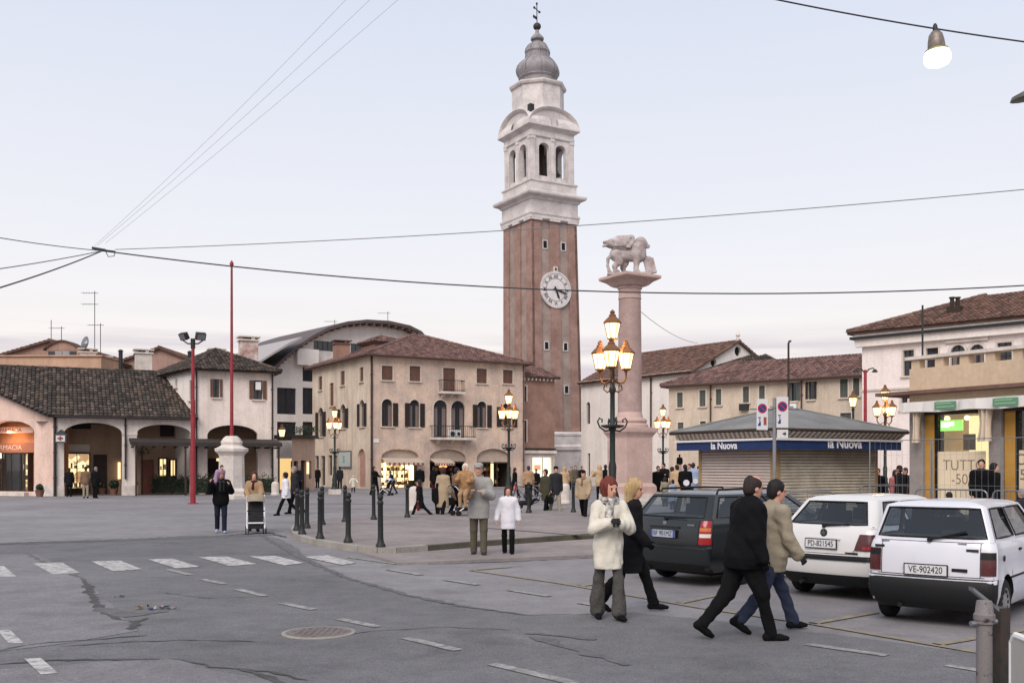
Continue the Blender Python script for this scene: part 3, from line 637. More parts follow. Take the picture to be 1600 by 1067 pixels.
# hanging pharmacy sign box beside the downpipe
p = frA.P(frA.uv(90, 685)[0] + .2, frA.uv(90, 683)[1], .45); hs = empty('hanging_sign', p, 'small house-shaped hanging sign on the arcade corner pier', 'sign')
mb = MB(); frS = Fr((p.x - .35, p.y), (p.x + .35, p.y)); plate(frS, [(0, p.z - .35), (.7, p.z - .35), (.7, p.z + .15), (.35, p.z + .45), (0, p.z + .15)], mat('dark_sign', S(60, 62, 66), .6), hs, 'board', .1, .2)
plate(frS, [(.08, p.z - .27), (.62, p.z - .27), (.62, p.z + .1), (.08, p.z + .1)], mat('pale_sign', S(200, 196, 190), .6), hs, 'panel', .115, .01)
mb = MB(); frS.box(mb, .3, p.z - .22, .4, p.z + .06, .117, .125); frS.box(mb, .18, p.z - .13, .52, p.z - .03, .118, .126); mb.build('cross', mat('dull_red', S(120, 60, 60), .6), hs)
mb = MB(); mb.tube([p + Vector((0, 0, .2)), frA.P(frA.uv(90, 685)[0] + .2, p.z + .2, 0)], .02); mb.build('bracket', M_dark, hs)
# dark canopy in front of the right-hand arches
uc0 = frA.uv(203, 690, 1.0)[0]; uc1 = 13.25; zc0 = 3.05; cn = empty('canopy', frA.P(uc0, 0, 1), 'dark flat timber canopy running along the arches over the hedges', 'canopy')
mb = MB(); mb.hexa([frA.P(uc0, zc0, 1.9), frA.P(uc1, zc0, 1.9), frA.P(uc1, zc0 + .35, .08), frA.P(uc0, zc0 + .35, .08), frA.P(uc0, zc0 + .22, 1.9), frA.P(uc1, zc0 + .22, 1.9), frA.P(uc1, zc0 + .5, .08), frA.P(uc0, zc0 + .5, .08)]); mb.build('roof_slab', mat('dark_canopy', S(60, 55, 52), .85, var=.3, vscale=3), cn)
mb = MB()
for i in range(15): u = uc0 + .1 + i * (uc1 - uc0 - .3) / 14; frA.box(mb, u, zc0 - .12, u + .1, zc0 - .01, .2, 1.85)
mb.build('joists', M_wood_d, cn)['kind'] = 'stuff'
for i in range(4):
    u = uc0 + .25 + i * (uc1 - uc0 - .5) / 3; mb = MB(); frA.box(mb, u, 0, u + .11, zc0 - .01, 1.7, 1.81); mb.build('post', M_wood_d, cn)
# ---- two-storey house over the last arch
hs2 = empty('corner_house', (frA.P(tH, 0).x, frA.P(tH, 0).y, 0), 'two-storey cream house with brown shutters above the last arch', 'house')
frH = Fr(A0 + dA * (tH + .03), A0 + dA * 13.1); HB = Vector((A0 + dA * tH).to_2d()); zH = 8.05
hh = [arch_px(frH, 324, 403, 664, 680)]
Mh = plaster('cream_pink_plaster', 212, 200, 192)
for px in ((333, 592, 343, 621), (396, 594, 410, 624)):
    window(hs2, frH, hh, px, 'open', trim=None, sh=M_shut_br)
wall(frH, rect_poly(0, 0, frH.L, zH), hh, Mh, hs2, depth=.45)
frHl = Fr(HB + lw * 9.5, HB); hl = []
window(hs2, frHl, hl, (296, 594, 301, 625), 'closed', trim=None, sh=M_shut_br, mull=False); window(hs2, frHl, hl, (274, 592, 277, 605), 'glass', trim=None, mull=False)
wall(frHl, rect_poly(0, 0, frHl.L, zH), hl, Mpl_white, hs2)
HRp = frH.P(frH.L, 0); upH = Vector((-dA.y, dA.x, 0)); mb = MB(); q = HRp + upH * 9.5; back_walls(mb, [(HRp.x, HRp.y), (q.x, q.y), (frHl.A.x, frHl.A.y)], zH); mb.build('rear_walls', Mpl_white, hs2)
c1, c2_, c3, c4 = frHl.P(0, zH), frHl.P(frHl.L, zH), frH.P(frH.L, zH), Vector((q.x, q.y, zH)); ctr = (c1 + c2_ + c3 + c4) / 4
def hip(parent, cs, zr, tiles, ovh=.5, tilt=None, apex2=None):
    """hip roof over a four-cornered plan: cs in order; ridge points a,b (b = a for a pyramid)"""
    ctr = sum(cs, Vector()) / 4; ex = [c + (c - ctr).normalized() * ovh * 1.35 - Vector((0, 0, .12)) for c in cs]
    a, b = (ctr.copy(), ctr.copy()) if apex2 is None else (apex2[0].copy(), apex2[1].copy()); a.z = b.z = zr; fs = []
    rp = tilt or [(a, a), (a, b), (b, b), (b, a)]
    for i in range(4):
        r0, r1 = rp[i]; fs.append(tile_roof(parent, ex[i], ex[(i + 1) % 4], r1, r0, tiles))
        ridge(fs[-1], ex[i] + Vector((0, 0, .08)), r0 + Vector((0, 0, .05)), tiles, .12)
    mb = MB(); n = 4; ei = [c + (c - ctr).normalized() * .02 for c in cs]
    for i in range(4): mb.poly([ei[i], ei[(i + 1) % 4], ex[(i + 1) % 4] - Vector((0, 0, .05)), ex[i] - Vector((0, 0, .05))])
    mb.build('eaves_soffit', M_wood_d, parent); return fs, ex
apx = W(350, 547, ctr.y)
hip(hs2, [c1, c2_, c3, c4], apx.z, T_dark, .5)
downpipe(frH, frH.L - .12, 0, zH, M_pipe_dark, hs2); downpipe(frH, .15, 0, zH, M_pipe_dark, hs2)
# air conditioner hanging in the right window
p = frH.P(frH.uv(403, 602)[0], frH.uv(403, 602)[1], .1); mb = MB(); frH.box(mb, frH.uv(399, 602)[0], frH.uv(400, 609)[1], frH.uv(407, 602)[0], frH.uv(400, 597)[1], -.05, .2); tag(mb.build('air_conditioner', M_white), 'white air conditioner box in the cream house window', 'air conditioner')
# ---- roofs behind
def gable_house(name, label, d, ap, l, r, zb, m, tiles, depth=14):
    a, b, c = W(*ap, d), W(*l, d), W(*r, d); o = empty(name, (a.x, d, 0), label, 'house')
    mb = MB(); mb.poly([(b.x, d, 0), (c.x, d, 0), c, a, b]); mb.poly([(b.x, d + depth, 0), (b.x, d, 0), b, b + Vector((0, depth, 0))]); mb.poly([(c.x, d, 0), (c.x, d + depth, 0), c + Vector((0, depth, 0)), c]); mb.build('wall', m, o)
    y = Vector((0, depth, 0)); f = Vector((0, -.35, 0)); ud = Vector((0, 0, .06))
    for e in (b, c):
        dn = (e - a).normalized() * .5
        tile_roof(o, *( [e + dn + f + ud, e + dn + y + ud, a + y + ud, a + f + ud]), tiles)
    ridge(o, a + f + ud, a + y + ud, tiles); return o
g1 = gable_house('gabled_house', 'brown gabled house with a dormer behind the long arcade roof', 84, (79, 533), (-40, 568), (168, 563), 0, plaster('grey_brown_plaster', 150, 124, 112), T_brown)
fd = Fr((W(70, 550, 82).x, 83.4), (W(125, 550, 82).x, 83.4)); u0, z0, u1, z1 = fd.rect(72, 547, 123, 558)
mb = MB(); fd.box(mb, u0, z0 - .6, u1, z1, -1.2, .0); dm = mb.build('dormer', MATS['grey_brown_plaster'], g1)
for i in range(4):
    a = u0 + .15 + i * (u1 - u0 - .3) / 4; fbox(fd, a + .04, z0 - .1, a + (u1 - u0 - .3) / 4 - .04, z1 - .1, .0, .04, M_metal if i in (1, 2) else M_winglass, dm, 'shutter')
mb = MB(); n = 10; P = []
for i in range(n + 1): t = i / n; P.append((u0 - .2 + (u1 - u0 + .4) * t, z1 - .02 + .75 * math.sin(math.pi * t)))
for (ua, za), (ub, zb) in zip(P, P[1:]): mb.hexa([fd.P(ua, za, .2), fd.P(ub, zb, .2), fd.P(ub, zb, -1.4), fd.P(ua, za, -1.4), fd.P(ua, za + .12, .2), fd.P(ub, zb + .12, .2), fd.P(ub, zb + .12, -1.4), fd.P(ua, za + .12, -1.4)])
mb.build('dormer_roof', T_brown[3], dm); mb = MB(); mb.poly([fd.P(u, z, .02) for u, z in [(u0, z1)] + P[1:-1] + [(u1, z1)]]); mb.build('dormer_pediment', MATS['grey_brown_plaster'], dm)
mb = MB(); a, b = W(-60, 579, 78), W(158, 557, 78); mb.box(((a.x + b.x) / 2, 80, b.z / 2), (b.x - a.x, 4, b.z)); mb.box(((a.x + b.x) / 2, 80, b.z + .05), (b.x - a.x + .3, 4.3, .1)); tag(mb.build('flat_block', plaster('tan_plaster', 178, 146, 124)), 'plain tan flat-topped block just behind the long arcade roof', 'building')
gable_house('gabled_house', 'plain brown gabled house between the two chimneys', 88, (250, 544), (160, 575), (302, 564), 0, plaster('mauve_brown_plaster', 156, 128, 118), T_brown)
chimney(224, 546, 578, 74, 1.15, M_stone, 'pale tall chimney standing in front of the brown gable')
chimney(388, 526, 558, 73, 1.25, mat('brick_and_plaster', S(214, 206, 200), .9, c2=S(150, 100, 88), vscale=1.4), 'big white and brick chimney behind the cream house')
chimney(338, 545, 556, 71, 1.0, Mpl_brown, 'squat brown chimney at the cream house roof ridge')
chimney(137, 545, 562, 80, 1.2, M_stone, 'pale squat chimney right of the dormer')
chimney(169, 556, 566, 82, .6, Mpl_brown, 'small brown chimney pot between the two gabled houses')
for px, a, b, lab in ((188.5, 549, 572, 'thin dark flue pipe left of the pale chimney'), (296.5, 551, 566, 'thin dark flue pipe right of the plain brown gable')):
    p, q = W(px, b, 78), W(px, a, 78); o = empty('flue_pipe', p - Vector((0, 0, 1)), lab, 'flue'); mb = MB(); mb.cyl(p - Vector((0, 0, 1)), q, .16, n=10); mb.build('pipe', M_dark, o); mb = MB(); mb.cyl(q, q + Vector((0, 0, .14)), .24, .1, n=10); mb.build('cowl', M_dark, o)
antenna(148, 455, 548, 80, 'tall aerial with a satellite dish above the brown roofs', True, 2); antenna(96, 510, 535, 86, 'short aerial right of the brown gable peak'); antenna(80, 500, 532, 86, 'thin bare mast on the brown gable peak', arms=0); antenna(157, 505, 555, 82, 'aerial just right of the satellite dish')
# ---- modern block with a curved roof
mo = empty('modern_building', W(530, 760, 98), 'modern white building with a long curved barrel roof behind the palazzo', 'building'); mo.location.z = 0; ORG[mo.name] = Vector(mo.location)
frM = Fr(W(395, 700, 92).to_2d(), W(700, 700, 106).to_2d()); pts = [(398, 577), (424, 577), (440, 563), (458, 548), (480, 533), (505, 520), (535, 511), (565, 508), (600, 510), (632, 517), (648, 526), (664, 547), (684, 582)]
oc = [frM.uv(x, y) for x, y in pts]; hM = []
for px in ((490, 533, 521, 548), (548, 537, 566, 556), (433, 606, 463, 647), (473, 606, 495, 647), (473, 574, 492, 596), (433, 659, 463, 690), (473, 659, 495, 690)):
    u0, z0, u1, z1 = frM.rect(*px); hM.append(rect_poly(u0, z0, u1, z1)); w = fbox(frM, u0, z0, u1, z0 + .06, -.25, -.1, M_dark, mo, 'window')
    k = 4 if px == (490, 533, 521, 548) else 2
    for i in range(k):
        a, b = u0 + (u1 - u0) * i / k, u0 + (u1 - u0) * (i + 1) / k; plate(frM, rect_poly(a + .03, z0 + .06, b - .03, z1 - .03), M_winglass, w, 'pane', -.18, .02)
    mb = MB(); frM.box(mb, u0 + .001, z0 + .061, u1 - .001, z1, -.26, -.24); mb.build('frame', M_dark, w)
wall(frM, [(oc[0][0], 0), (oc[-1][0], 0)] + oc[::-1], hM, Mpl_white, mo, depth=.3)
def arch_slab(fr, P, th, o0, o1, m, parent, name):
    mb = MB(); n = len(P); V = []
    for u, z in P: V += [fr.P(u, z, o0), fr.P(u, z + th, o0), fr.P(u, z + th, o1), fr.P(u, z, o1)]
    F = []
    for i in range(n - 1):
        a, b = 4 * i, 4 * i + 4; F += [(a, b, b + 1, a + 1), (a + 1, b + 1, b + 2, a + 2), (a + 2, b + 2, b + 3, a + 3), (a + 3, b + 3, b, a)]
    F += [(0, 1, 2, 3), (4 * n - 1, 4 * n - 2, 4 * n - 3, 4 * n - 4)]; mb.add(V, F); return mb.build(name, m, parent)
rp = [frM.uv(x, y) for x, y in [(412, 586), (424, 576), (440, 561), (458, 546), (480, 531), (505, 518), (535, 509), (565, 506), (600, 508), (632, 515), (650, 524), (668, 545), (690, 580)]]
fine = []
for i in range(len(rp) - 1):
    for j in range(3): t = j / 3; fine.append((rp[i][0] * (1 - t) + rp[i + 1][0] * t, rp[i][1] * (1 - t) + rp[i + 1][1] * t))
rfm = arch_slab(frM, fine + [rp[-1]], .32, 1.1, -14, mat('dark_metal_roof', S(96, 84, 84), .6, var=.2), mo, 'roof')
mb = MB()
for i in range(2, len(fine), 1):
    u, z = fine[i]; frM.box(mb, u - .09, z - .2, u + .09, z + .0, .0, 1.0)
mb.build('rafter_ends', mat('wood_rafter', S(130, 108, 96), .8), rfm)['kind'] = 'stuff'
arch_slab(frM, [frM.uv(x, y, 1.5) for x, y in [(392, 574), (420, 556), (445, 541), (466, 531)]], .22, 2.2, -10, mat('pale_metal_roof', S(170, 164, 162), .6, var=.15), mo, 'side_roof')
fbox(frM, frM.uv(459, 560)[0], frM.uv(470, 571)[1], frM.uv(492, 560)[0], frM.uv(470, 546)[1], .01, .8, Mpl_white, mo, 'bay')
antenna(523, 500, 512, 99, 'aerial on the left of the curved roof'); antenna(606, 487, 508, 100, 'aerial on the right of the curved roof')
# small hut between cream house and palazzo
d = 72; fk = Fr(W(456, 700, d).to_2d(), W(492, 700, d + 2).to_2d()); hut = empty('low_annexe', fk.P(0, 0), 'low beige annexe with overgrown roof left of the palazzo', 'building'); hk = []
for px in ((459, 720, 466, 766), (470, 719, 478, 766), (483, 720, 487, 748)):
    u0, z0, u1, z1 = fk.rect(*px); z0 = max(z0, 0.02); hk.append(rect_poly(u0, z0, u1, z1)); fbox(fk, u0, z0, u1, z1, -.3, -.2, M_wood_d if px[0] != 459 else M_winglass, hut, 'door')
u0, z0, u1, z1 = fk.rect(456, 685, 492, 766); wall(fk, rect_poly(0, 0, fk.L, z1), hk, plaster('warm_beige_plaster', 176, 150, 134), hut)
fbox(fk, -.3, z1, fk.L, z1 + .25, -3, .4, T_dark[3], hut, 'roof')
mb = MB(); u0, z0, u1, z1 = fk.rect(479, 722, 482, 740); fk.box(mb, u0, z0, u1, z1, .02, .06); mb.build('lit_lamp', E_warm, hut)
d = 76; fq = Fr(W(432, 700, d).to_2d(), W(458, 700, d).to_2d()); lane = empty('lit_passage', fq.P(0, 0), 'pale boarded passage with yellow lit shopfront between the houses', 'shopfront')
u0, z0, u1, z1 = fq.rect(432, 688, 458, 716); fbox(fq, u0, z0, u1, z1, -.1, .0, Mpl_white, lane, 'panel'); u0, z0, u1, z1 = fq.rect(437, 716, 456, 745); fbox(fq, u0, z0 - 1.6, u1, z1, -.1, -.02, emit('dim_yellow_light', (.95, .62, .22), .75), lane, 'lit_front')
# ---- palazzo
def dirs(a): return Vector((math.cos(R(a)), math.sin(R(a))))
gU = dirs(31); gV = Vector((-gU.y, gU.x))
E0 = Vector(((578 - 800) * 78 / FPX, 78)); pal = empty('palazzo', (E0.x, E0.y, 0), 'three-storey mottled pink palazzo with arched windows and a pyramid tile roof', 'building')
frE = Fr(E0, E0 + gU * 14.3); frW = Fr(E0 + gV * 13.2, E0); zP = 10.65; hE = []; hW = []
for px, k in (((596.4, 571.5, 613.5, 594), 'closed'), ((640, 572, 656.7, 595.7), 'closed'), ((744.8, 576, 760.7, 599), 'closed'), ((786, 578, 801, 599.3), 'closed')): window(pal, frE, hE, px, k, mull=False)
window(pal, frE, hE, (692.4, 575, 711.2, 613), 'closed', mull=False, sill=False)
for px, k in (((596.4, 623.3, 613.5, 666), 'ajar'), ((640, 624.5, 655.8, 667.4), 'open'), ((745.7, 627, 760.7, 668), 'open'), ((783.8, 630, 800, 667.5), 'open')): window(pal, frE, hE, px, k, arch=True, sh=M_shut_dk)
for px in ((677.4, 624.8, 699.2, 683), (704.9, 626, 726.8, 684)): window(pal, frE, hE, px, 'glass', arch=True, sill=False)
def ground_arch(fr, holes, x0, x1, yt, ys): u0, u1 = fr.uv(x0, 730)[0], fr.uv(x1, 730)[0]; z1 = fr.uv((x0 + x1) / 2, yt)[1]; zs = fr.uv((x0 + x1) / 2, ys)[1]; holes.append(arch_poly(u0, 0.02, u1, z1, z1 - zs, 14)); return u0, z1, u1, zs
ga = [ground_arch(frE, hE, 596, 654.5, 701, 714), ground_arch(frE, hE, 671.5, 728, 702, 715), ground_arch(frE, hE, 745, 797, 701, 716)]
wall(frE, rect_poly(0, 0, frE.L, zP), hE, Mpl_palazzo, pal, depth=.4)
for px in ((498, 588, 503.5, 609.5), (532.2, 579.6, 538.8, 602), (562.2, 573.6, 568, 596.3), (515.4, 598.4, 521.4, 634.4)): window(pal, frW, hW, px, 'closed', mull=False)
for px in ((497.5, 636.5, 505.5, 682), (532, 631.4, 540.3, 669), (562.2, 624.5, 569.4, 666.5)): window(pal, frW, hW, px, 'open', arch=True, sh=M_shut_dk)
for px in ((492, 712, 498, 752), (501, 712, 508, 758), (513, 711, 519, 742), (523, 711, 527, 735)): window(pal, frW, hW, px, 'glass', trim=None, sill=False)
u0, z0, u1, z1 = frW.rect(559, 701, 571, 762); z0 = .1; hW.append(arch_poly(u0, z0, u1, z1)); plate(frW, arch_poly(u0, z0, u1, z1), mat('pink_infill', S(176, 138, 126), .9, var=.2), pal, 'blocked_arch', -.2)
wall(frW, rect_poly(0, 0, frW.L, zP), hW, plaster('warm_grey_plaster', 198, 182, 164, 1.25, .22), pal, depth=.3)
c2p, c3p = E0 + gU * 14.3 + gV * 13.2, E0 + gV * 13.2; mb = MB(); back_walls(mb, [(E0 + gU * 14.3), c2p, c3p], zP); mb.build('rear_walls', Mpl_palazzo, pal)
c3d = lambda q, z: Vector((q.x, q.y, z))
rfE, exE = hip(pal, [c3d(E0, zP), c3d(E0 + gU * 14.3, zP), c3d(c2p, zP), c3d(c3p, zP)], 13.35, T_red, .5)
mb = MB()
for fr in (frE, frW): fr.box(mb, -.05 if fr is frE else 0, zP - .22, fr.L, zP - .02, 0, .16)
mb.build('cornice', Mpl_palazzo, pal)
gutter(frE, -.5, frE.L + .5, zP - .16, .55, M_gutter, pal); gutter(frW, -.5, frW.L + .5, zP - .16, .55, M_gutter, pal)
downpipe(frE, .12, 0, zP, M_pipe_dark, pal, .08); downpipe(frE, frE.L - .15, 0, zP, M_gutter, pal)
def balcony(fr, u0, u1, z0, z1, proj, parent, n=12, slab=M_stone):
    b = fbox(fr, u0 - .05, z0 - .18, u1 + .05, z0, .005, proj + .05, slab, parent, 'balcony'); mb = MB()
    for a, bb in ((fr.P(u0, z1, proj), fr.P(u1, z1, proj)), (fr.P(u0, z1, 0), fr.P(u0, z1, proj)), (fr.P(u1, z1, 0), fr.P(u1, z1, proj)), (fr.P(u0, z0 + .1, proj), fr.P(u1, z0 + .1, proj))): mb.tube([a, bb], .03, 5)
    for i in range(n + 1):
        u = u0 + (u1 - u0) * i / n; mb.tube([fr.P(u, z0, proj), fr.P(u, z1, proj)], .016, 4)
    for k in range(1, 4):
        for u in (u0, u1): mb.tube([fr.P(u, z0, proj * k / 4), fr.P(u, z1, proj * k / 4)], .016, 4)
    mb.build('railing', M_dark, b); mb = MB()
    for t in (.15, .5, .85): u = u0 + (u1 - u0) * t; mb.hexa([fr.P(u - .08, z0 - .55, .005), fr.P(u + .08, z0 - .55, .005), fr.P(u + .08, z0 - .2, .006), fr.P(u - .08, z0 - .2, .006), fr.P(u - .08, z0 - .3, proj * .7), fr.P(u + .08, z0 - .3, proj * .7), fr.P(u + .08, z0 - .182, proj * .7), fr.P(u - .08, z0 - .182, proj * .7)])
    mb.build('brackets', slab, b)['kind'] = 'stuff'; return b
u0, z0, u1, z1 = frE.rect(685, 595, 720, 612.5); balcony(frE, u0, u1, z0, z1, .7, pal, 12)
u0, z0, u1, z1 = frE.rect(672, 666, 735, 684); balcony(frE, u0, u1, z0, z1, .9, pal, 20)
for i, px in enumerate(((697, 672, 707, 684), (708, 672, 715, 684))):
    u0, z0, u1, z1 = frE.rect(*px); ac = tag(fbox(frE, u0, z0 + .02, u1, z1, .3, .6, M_white, None, 'air_conditioner'), ['white fan unit standing left on the palazzo balcony', 'white fan unit standing right on the palazzo balcony'][i], 'air conditioner')
    mb = MB(); c = frE.P((u0 + u1) / 2, (z0 + z1) / 2, .605); mb.cyl(c, c + Vector((frE.n.x, frE.n.y, 0)) * .02, min(u1 - u0, z1 - z0) * .36, n=14); mb.build('fan_grille', M_dark, ac)
# shops in the palazzo's ground arches
M_awn = mat('cream_awning', S(190, 172, 156), .85, var=.15)
for i, (u0, z1, u1, zs) in enumerate(ga):
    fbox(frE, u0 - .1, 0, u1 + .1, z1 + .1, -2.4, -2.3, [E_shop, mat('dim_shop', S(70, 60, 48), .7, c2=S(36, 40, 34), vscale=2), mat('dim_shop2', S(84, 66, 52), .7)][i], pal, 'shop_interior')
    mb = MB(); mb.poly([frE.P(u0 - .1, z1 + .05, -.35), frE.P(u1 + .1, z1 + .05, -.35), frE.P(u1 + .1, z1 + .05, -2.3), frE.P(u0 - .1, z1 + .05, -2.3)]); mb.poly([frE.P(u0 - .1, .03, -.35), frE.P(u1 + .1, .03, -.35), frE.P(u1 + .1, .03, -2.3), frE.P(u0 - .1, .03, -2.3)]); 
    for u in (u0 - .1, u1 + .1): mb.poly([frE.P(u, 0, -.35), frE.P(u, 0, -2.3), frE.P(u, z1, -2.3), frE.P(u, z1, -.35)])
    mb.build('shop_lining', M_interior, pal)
    shop_goods(frE, u0 + .1, .3, u1 - .1, zs - .5, -1.6, pal, name='shop_goods')
    mb = MB(); zt = zs - .42
    for u in (u0 + .05, (u0 + u1) / 2 - .5, (u0 + u1) / 2 + .5, u1 - .11): frE.box(mb, u, .03, u + .06, zt, -.36, -.3)
    frE.box(mb, u0, zt, u1, zt + .1, -.38, -.28); mb.build('shop_frame', M_wood_d, pal)
    aw = plate(frE, [p for p in arch_poly(u0 + .01, zs - .3, u1 - .01, z1 - .02, z1 - zs, 14)], M_awn, pal, 'arch_blind', -.30, .03)
    if i < 2:
        mb = MB(); ua, ub = (u0, u1) if i == 0 else (u0, u0 + (u1 - u0) * .55); mb.hexa([frE.P(ua, zs - .1, .02), frE.P(ub, zs - .1, .02), frE.P(ub, zs - .45, .95), frE.P(ua, zs - .45, .95), frE.P(ua, zs - .07, .02), frE.P(ub, zs - .07, .02), frE.P(ub, zs - .42, .95), frE.P(ua, zs - .42, .95)])
        mb.build('awning', M_awn, pal); n = 16; mb = MB()
        for k in range(n): a = ua + (ub - ua) * k / n; b = ua + (ub - ua) * (k + 1) / n; frE.box(mb, a + .01, zs - .62 - .05 * (k % 2), b - .01, zs - .45, .93, .95, k % 2)
        mb.build('awning_valance', [M_awn, mat('awning_stripe', S(120, 84, 74), .85)], pal)
for px in ((600, 716, 603, 750), (634, 716, 654, 733), (639, 733, 648, 750)):
    u0, z0, u1, z1 = frE.rect(*px, -1.2); fbox(frE, u0, z0, u1, z1, -1.25, -1.2, emit('lit_case', (1.0, .80, .40), 2.2), pal, 'lit_display_case')
u0, z0, u1, z1 = frE.rect(686, 723, 698, 730, -.2); fbox(frE, u0, z0, u1, z1, -.2, -.15, emit('orange_sign', (1.0, .42, .16), 1.2), pal, 'lit_sign')
u0, z0, u1, z1 = frE.rect(767, 716, 771, 760, -1); fbox(frE, u0, z0, u1, z1, -1.05, -1, E_warm, pal, 'lit_display_case')
u0, z0, u1, z1 = frW.rect(530, 704, 550, 731); nb = tag(fbox(frW, u0, z0, u1, z1, .03, .1, M_metal, None, 'notice_board'), 'metal framed notice board on the palazzo side wall', 'notice board')
plate(frW, rect_poly(u0 + .12, z0 + .12, u1 - .12, z1 - .12), mat('pale_notice', S(190, 196, 190), .6, var=.2, vscale=4), nb, 'notice_sheet', .115, .01); fbox(frW, (u0 + u1) / 2 - .3, z0 + .4, (u0 + u1) / 2 + .1, z1 - .4, .118, .126, mat('green_notice', S(120, 168, 152), .6), nb, 'notice_strip')
u0, z0, u1, z1 = frE.rect(583, 685.5, 592, 691.5); tag(fbox(frE, u0, z0, u1, z1, .01, .04, M_white, None, 'street_sign'), 'small white street name plate on the palazzo corner', 'sign')
chimney(533.5, 532, 562, 87, 1.25, Mpl_brown, 'broad brick chimney on the palazzo roof', cap=T_red[1])
# roof lantern on the palazzo's left slope
p = W(597, 545, 88); dmE = empty('roof_turret', p - Vector((0, 0, 1.5)), 'low tiled roof turret on the left slope of the palazzo roof', 'turret')
q2 = Vector((p.x, p.y)); cs = [c3d(q2 + gU * a + gV * b, p.z + .55) for a, b in ((-1.3, -1.3), (1.3, -1.3), (1.3, 1.6), (-1.3, 1.6))]
mb = MB(); mb.prism([(v.x, v.y) for v in cs], p.z - 1.5, p.z + .56); mb.build('wall', Mpl_brown, dmE); hip(dmE, cs, p.z + 1.1, T_red, .3)
p = W(651, 523, 87.3); mb = MB(); mb.lathe([(.16, 0), (.2, .15), (.08, .25), (.12, .4), (.03, .6)], 10, p - Vector((0, 0, .1))); tag(mb.build('roof_finial', M_dark), 'small dark finial at the peak of the palazzo roof', 'finial')
# ---- annexe between palazzo and tower
F0 = E0 + gU * 14.36 + gV * .5; frF = Fr(F0, F0 + gU * 3.35); anx = empty('brown_annexe', (F0.x, F0.y, 0), 'plain reddish brown annexe with lit shop window below the tower', 'building'); zF = frF.uv(845, 590)[1]; hF = []
for px in ((819.5, 603, 822.5, 627), (819.5, 657, 822.5, 691)): window(anx, frF, hF, px, 'glass', mull=False, sill=False, tw=.1)
u0, z0, u1, z1 = frF.rect(832, 714.5, 864, 757); hF.append(rect_poly(u0, max(.5, z0), u1, z1)); sw = fbox(frF, u0 - .02, .45, u1 + .02, .5, -.5, .06, M_stone, anx, 'shop_window')
plate(frF, rect_poly(u0, .5, u1, z1), E_white, sw, 'lit_backdrop', -.42, .02); fbox(frF, u0 + .35, z1 - 1.1, u0 + 1.0, z1 - .65, -.3, -.25, emit('red_lit_sign', (1.0, .22, .08), .7), sw, 'red_sign')
mb = MB(); 
for k in range(3): frF.box(mb, u0 + (u1 - u0) * k / 2 - .03, .5, u0 + (u1 - u0) * k / 2 + .03, z1, -.1, -.04)
mb.build('frame', M_metal, sw); plate(frF, rect_poly(u0 + .003, .503, u1 - .003, z1 - .003), glass('shop_glass'), sw, 'pane', -.07, .01)
zb = frF.uv(845, 706)[1]; wall(frF, rect_poly(0, zb, frF.L, zF), [h for h in hF if h[0][1] > zb], Mpl_brick, anx); wall(frF, rect_poly(0, 0, frF.L, zb - .001), [h for h in hF if h[0][1] < zb], plaster('pale_lilac_plaster', 196, 184, 182), anx, 'ground_floor_wall', depth=.45)
fbox(frF, -.02, zb - .12, frF.L + .1, zb + .12, .003, .22, M_stone, anx, 'string_course'); fbox(frF, -.02, zb + .22, frF.L + .1, zb + .34, .003, .12, M_dark, anx, 'sign_rail')
q = frF.P(frF.L, 0); mb = MB(); r_ = c3d(Vector((q.x, q.y)) + gV * 9, 0); mb.poly([q, r_, r_ + Vector((0, 0, zF)), q + Vector((0, 0, zF))]); mb.build('side_wall', Mpl_brick, anx)
tile_roof(anx, frF.P(-.1, zF, .4), frF.P(frF.L + .4, zF, .4), frF.P(frF.L + .4, zF + 1.2, -3.2), frF.P(-.1, zF + 1.2, -3.2), T_red); mb = MB()
for i in range(9): u = .1 + i * (frF.L - .2) / 8; frF.box(mb, u - .06, zF - .28, u + .06, zF - .06, .0, .3)
mb.build('eaves_brackets', M_stone, anx)['kind'] = 'stuff'
# ---- church hall behind the column
C0 = Vector((14.6, 80)); gD = Vector((8.1, -11)).normalized(); gW = Vector((-gD.y, gD.x)); chu = empty('church_hall', (C0.x, C0.y, 0), 'long white hall with brown tile roof behind the lion column', 'building'); zC = 9.54; Lc = 13.9
frC = Fr(C0 - gD * Lc, C0); hC = []; window(chu, frC, hC, (916, 628, 922, 662), 'glass', arch=True, trim=None, mull=False, sill=False); window(chu, frC, hC, (918, 708, 922, 745), 'glass', trim=None, mull=False, sill=False)
wall(frC, rect_poly(0, 0, Lc, zC), hC, Mpl_white, chu); frG = Fr(C0, C0 + gW * 10.8); ap = 12.2; hG = []
for px, py, r in ((1153, 549, .42), (1115, 567, .36)):
    u, z = frG.uv(px, py); h = [(u + r * math.cos(2 * math.pi * i / 14), z + r * math.sin(2 * math.pi * i / 14)) for i in range(14)]; hG.append(h); plate(frG, h, M_black, chu, 'round_vent', -.25)
wall(frG, [(0, 0), (10.8, 0), (10.8, zC), (5.4, ap), (0, zC)], hG, Mpl_white, chu)
e0, e1 = c3d(C0 - gD * Lc, zC), c3d(C0 + gD * .25, zC); rg = gW * 5.4; r1 = c3d(C0 + gD * .25 + rg, ap + .05); r0 = c3d(C0 - gD * Lc + rg, ap + .05); ovv = c3d(-gW * .45, -.2)
rc = tile_roof(chu, e0 + ovv, e1 + ovv, r1, r0, T_brown); b0, b1 = c3d(C0 - gD * Lc + rg * 2, zC), c3d(C0 + gD * .25 + rg * 2, zC); tile_roof(chu, b1 - ovv - Vector((0, 0, .4)), b0 - ovv - Vector((0, 0, .4)), r0, r1, T_brown); ridge(rc, r0, r1, T_brown)
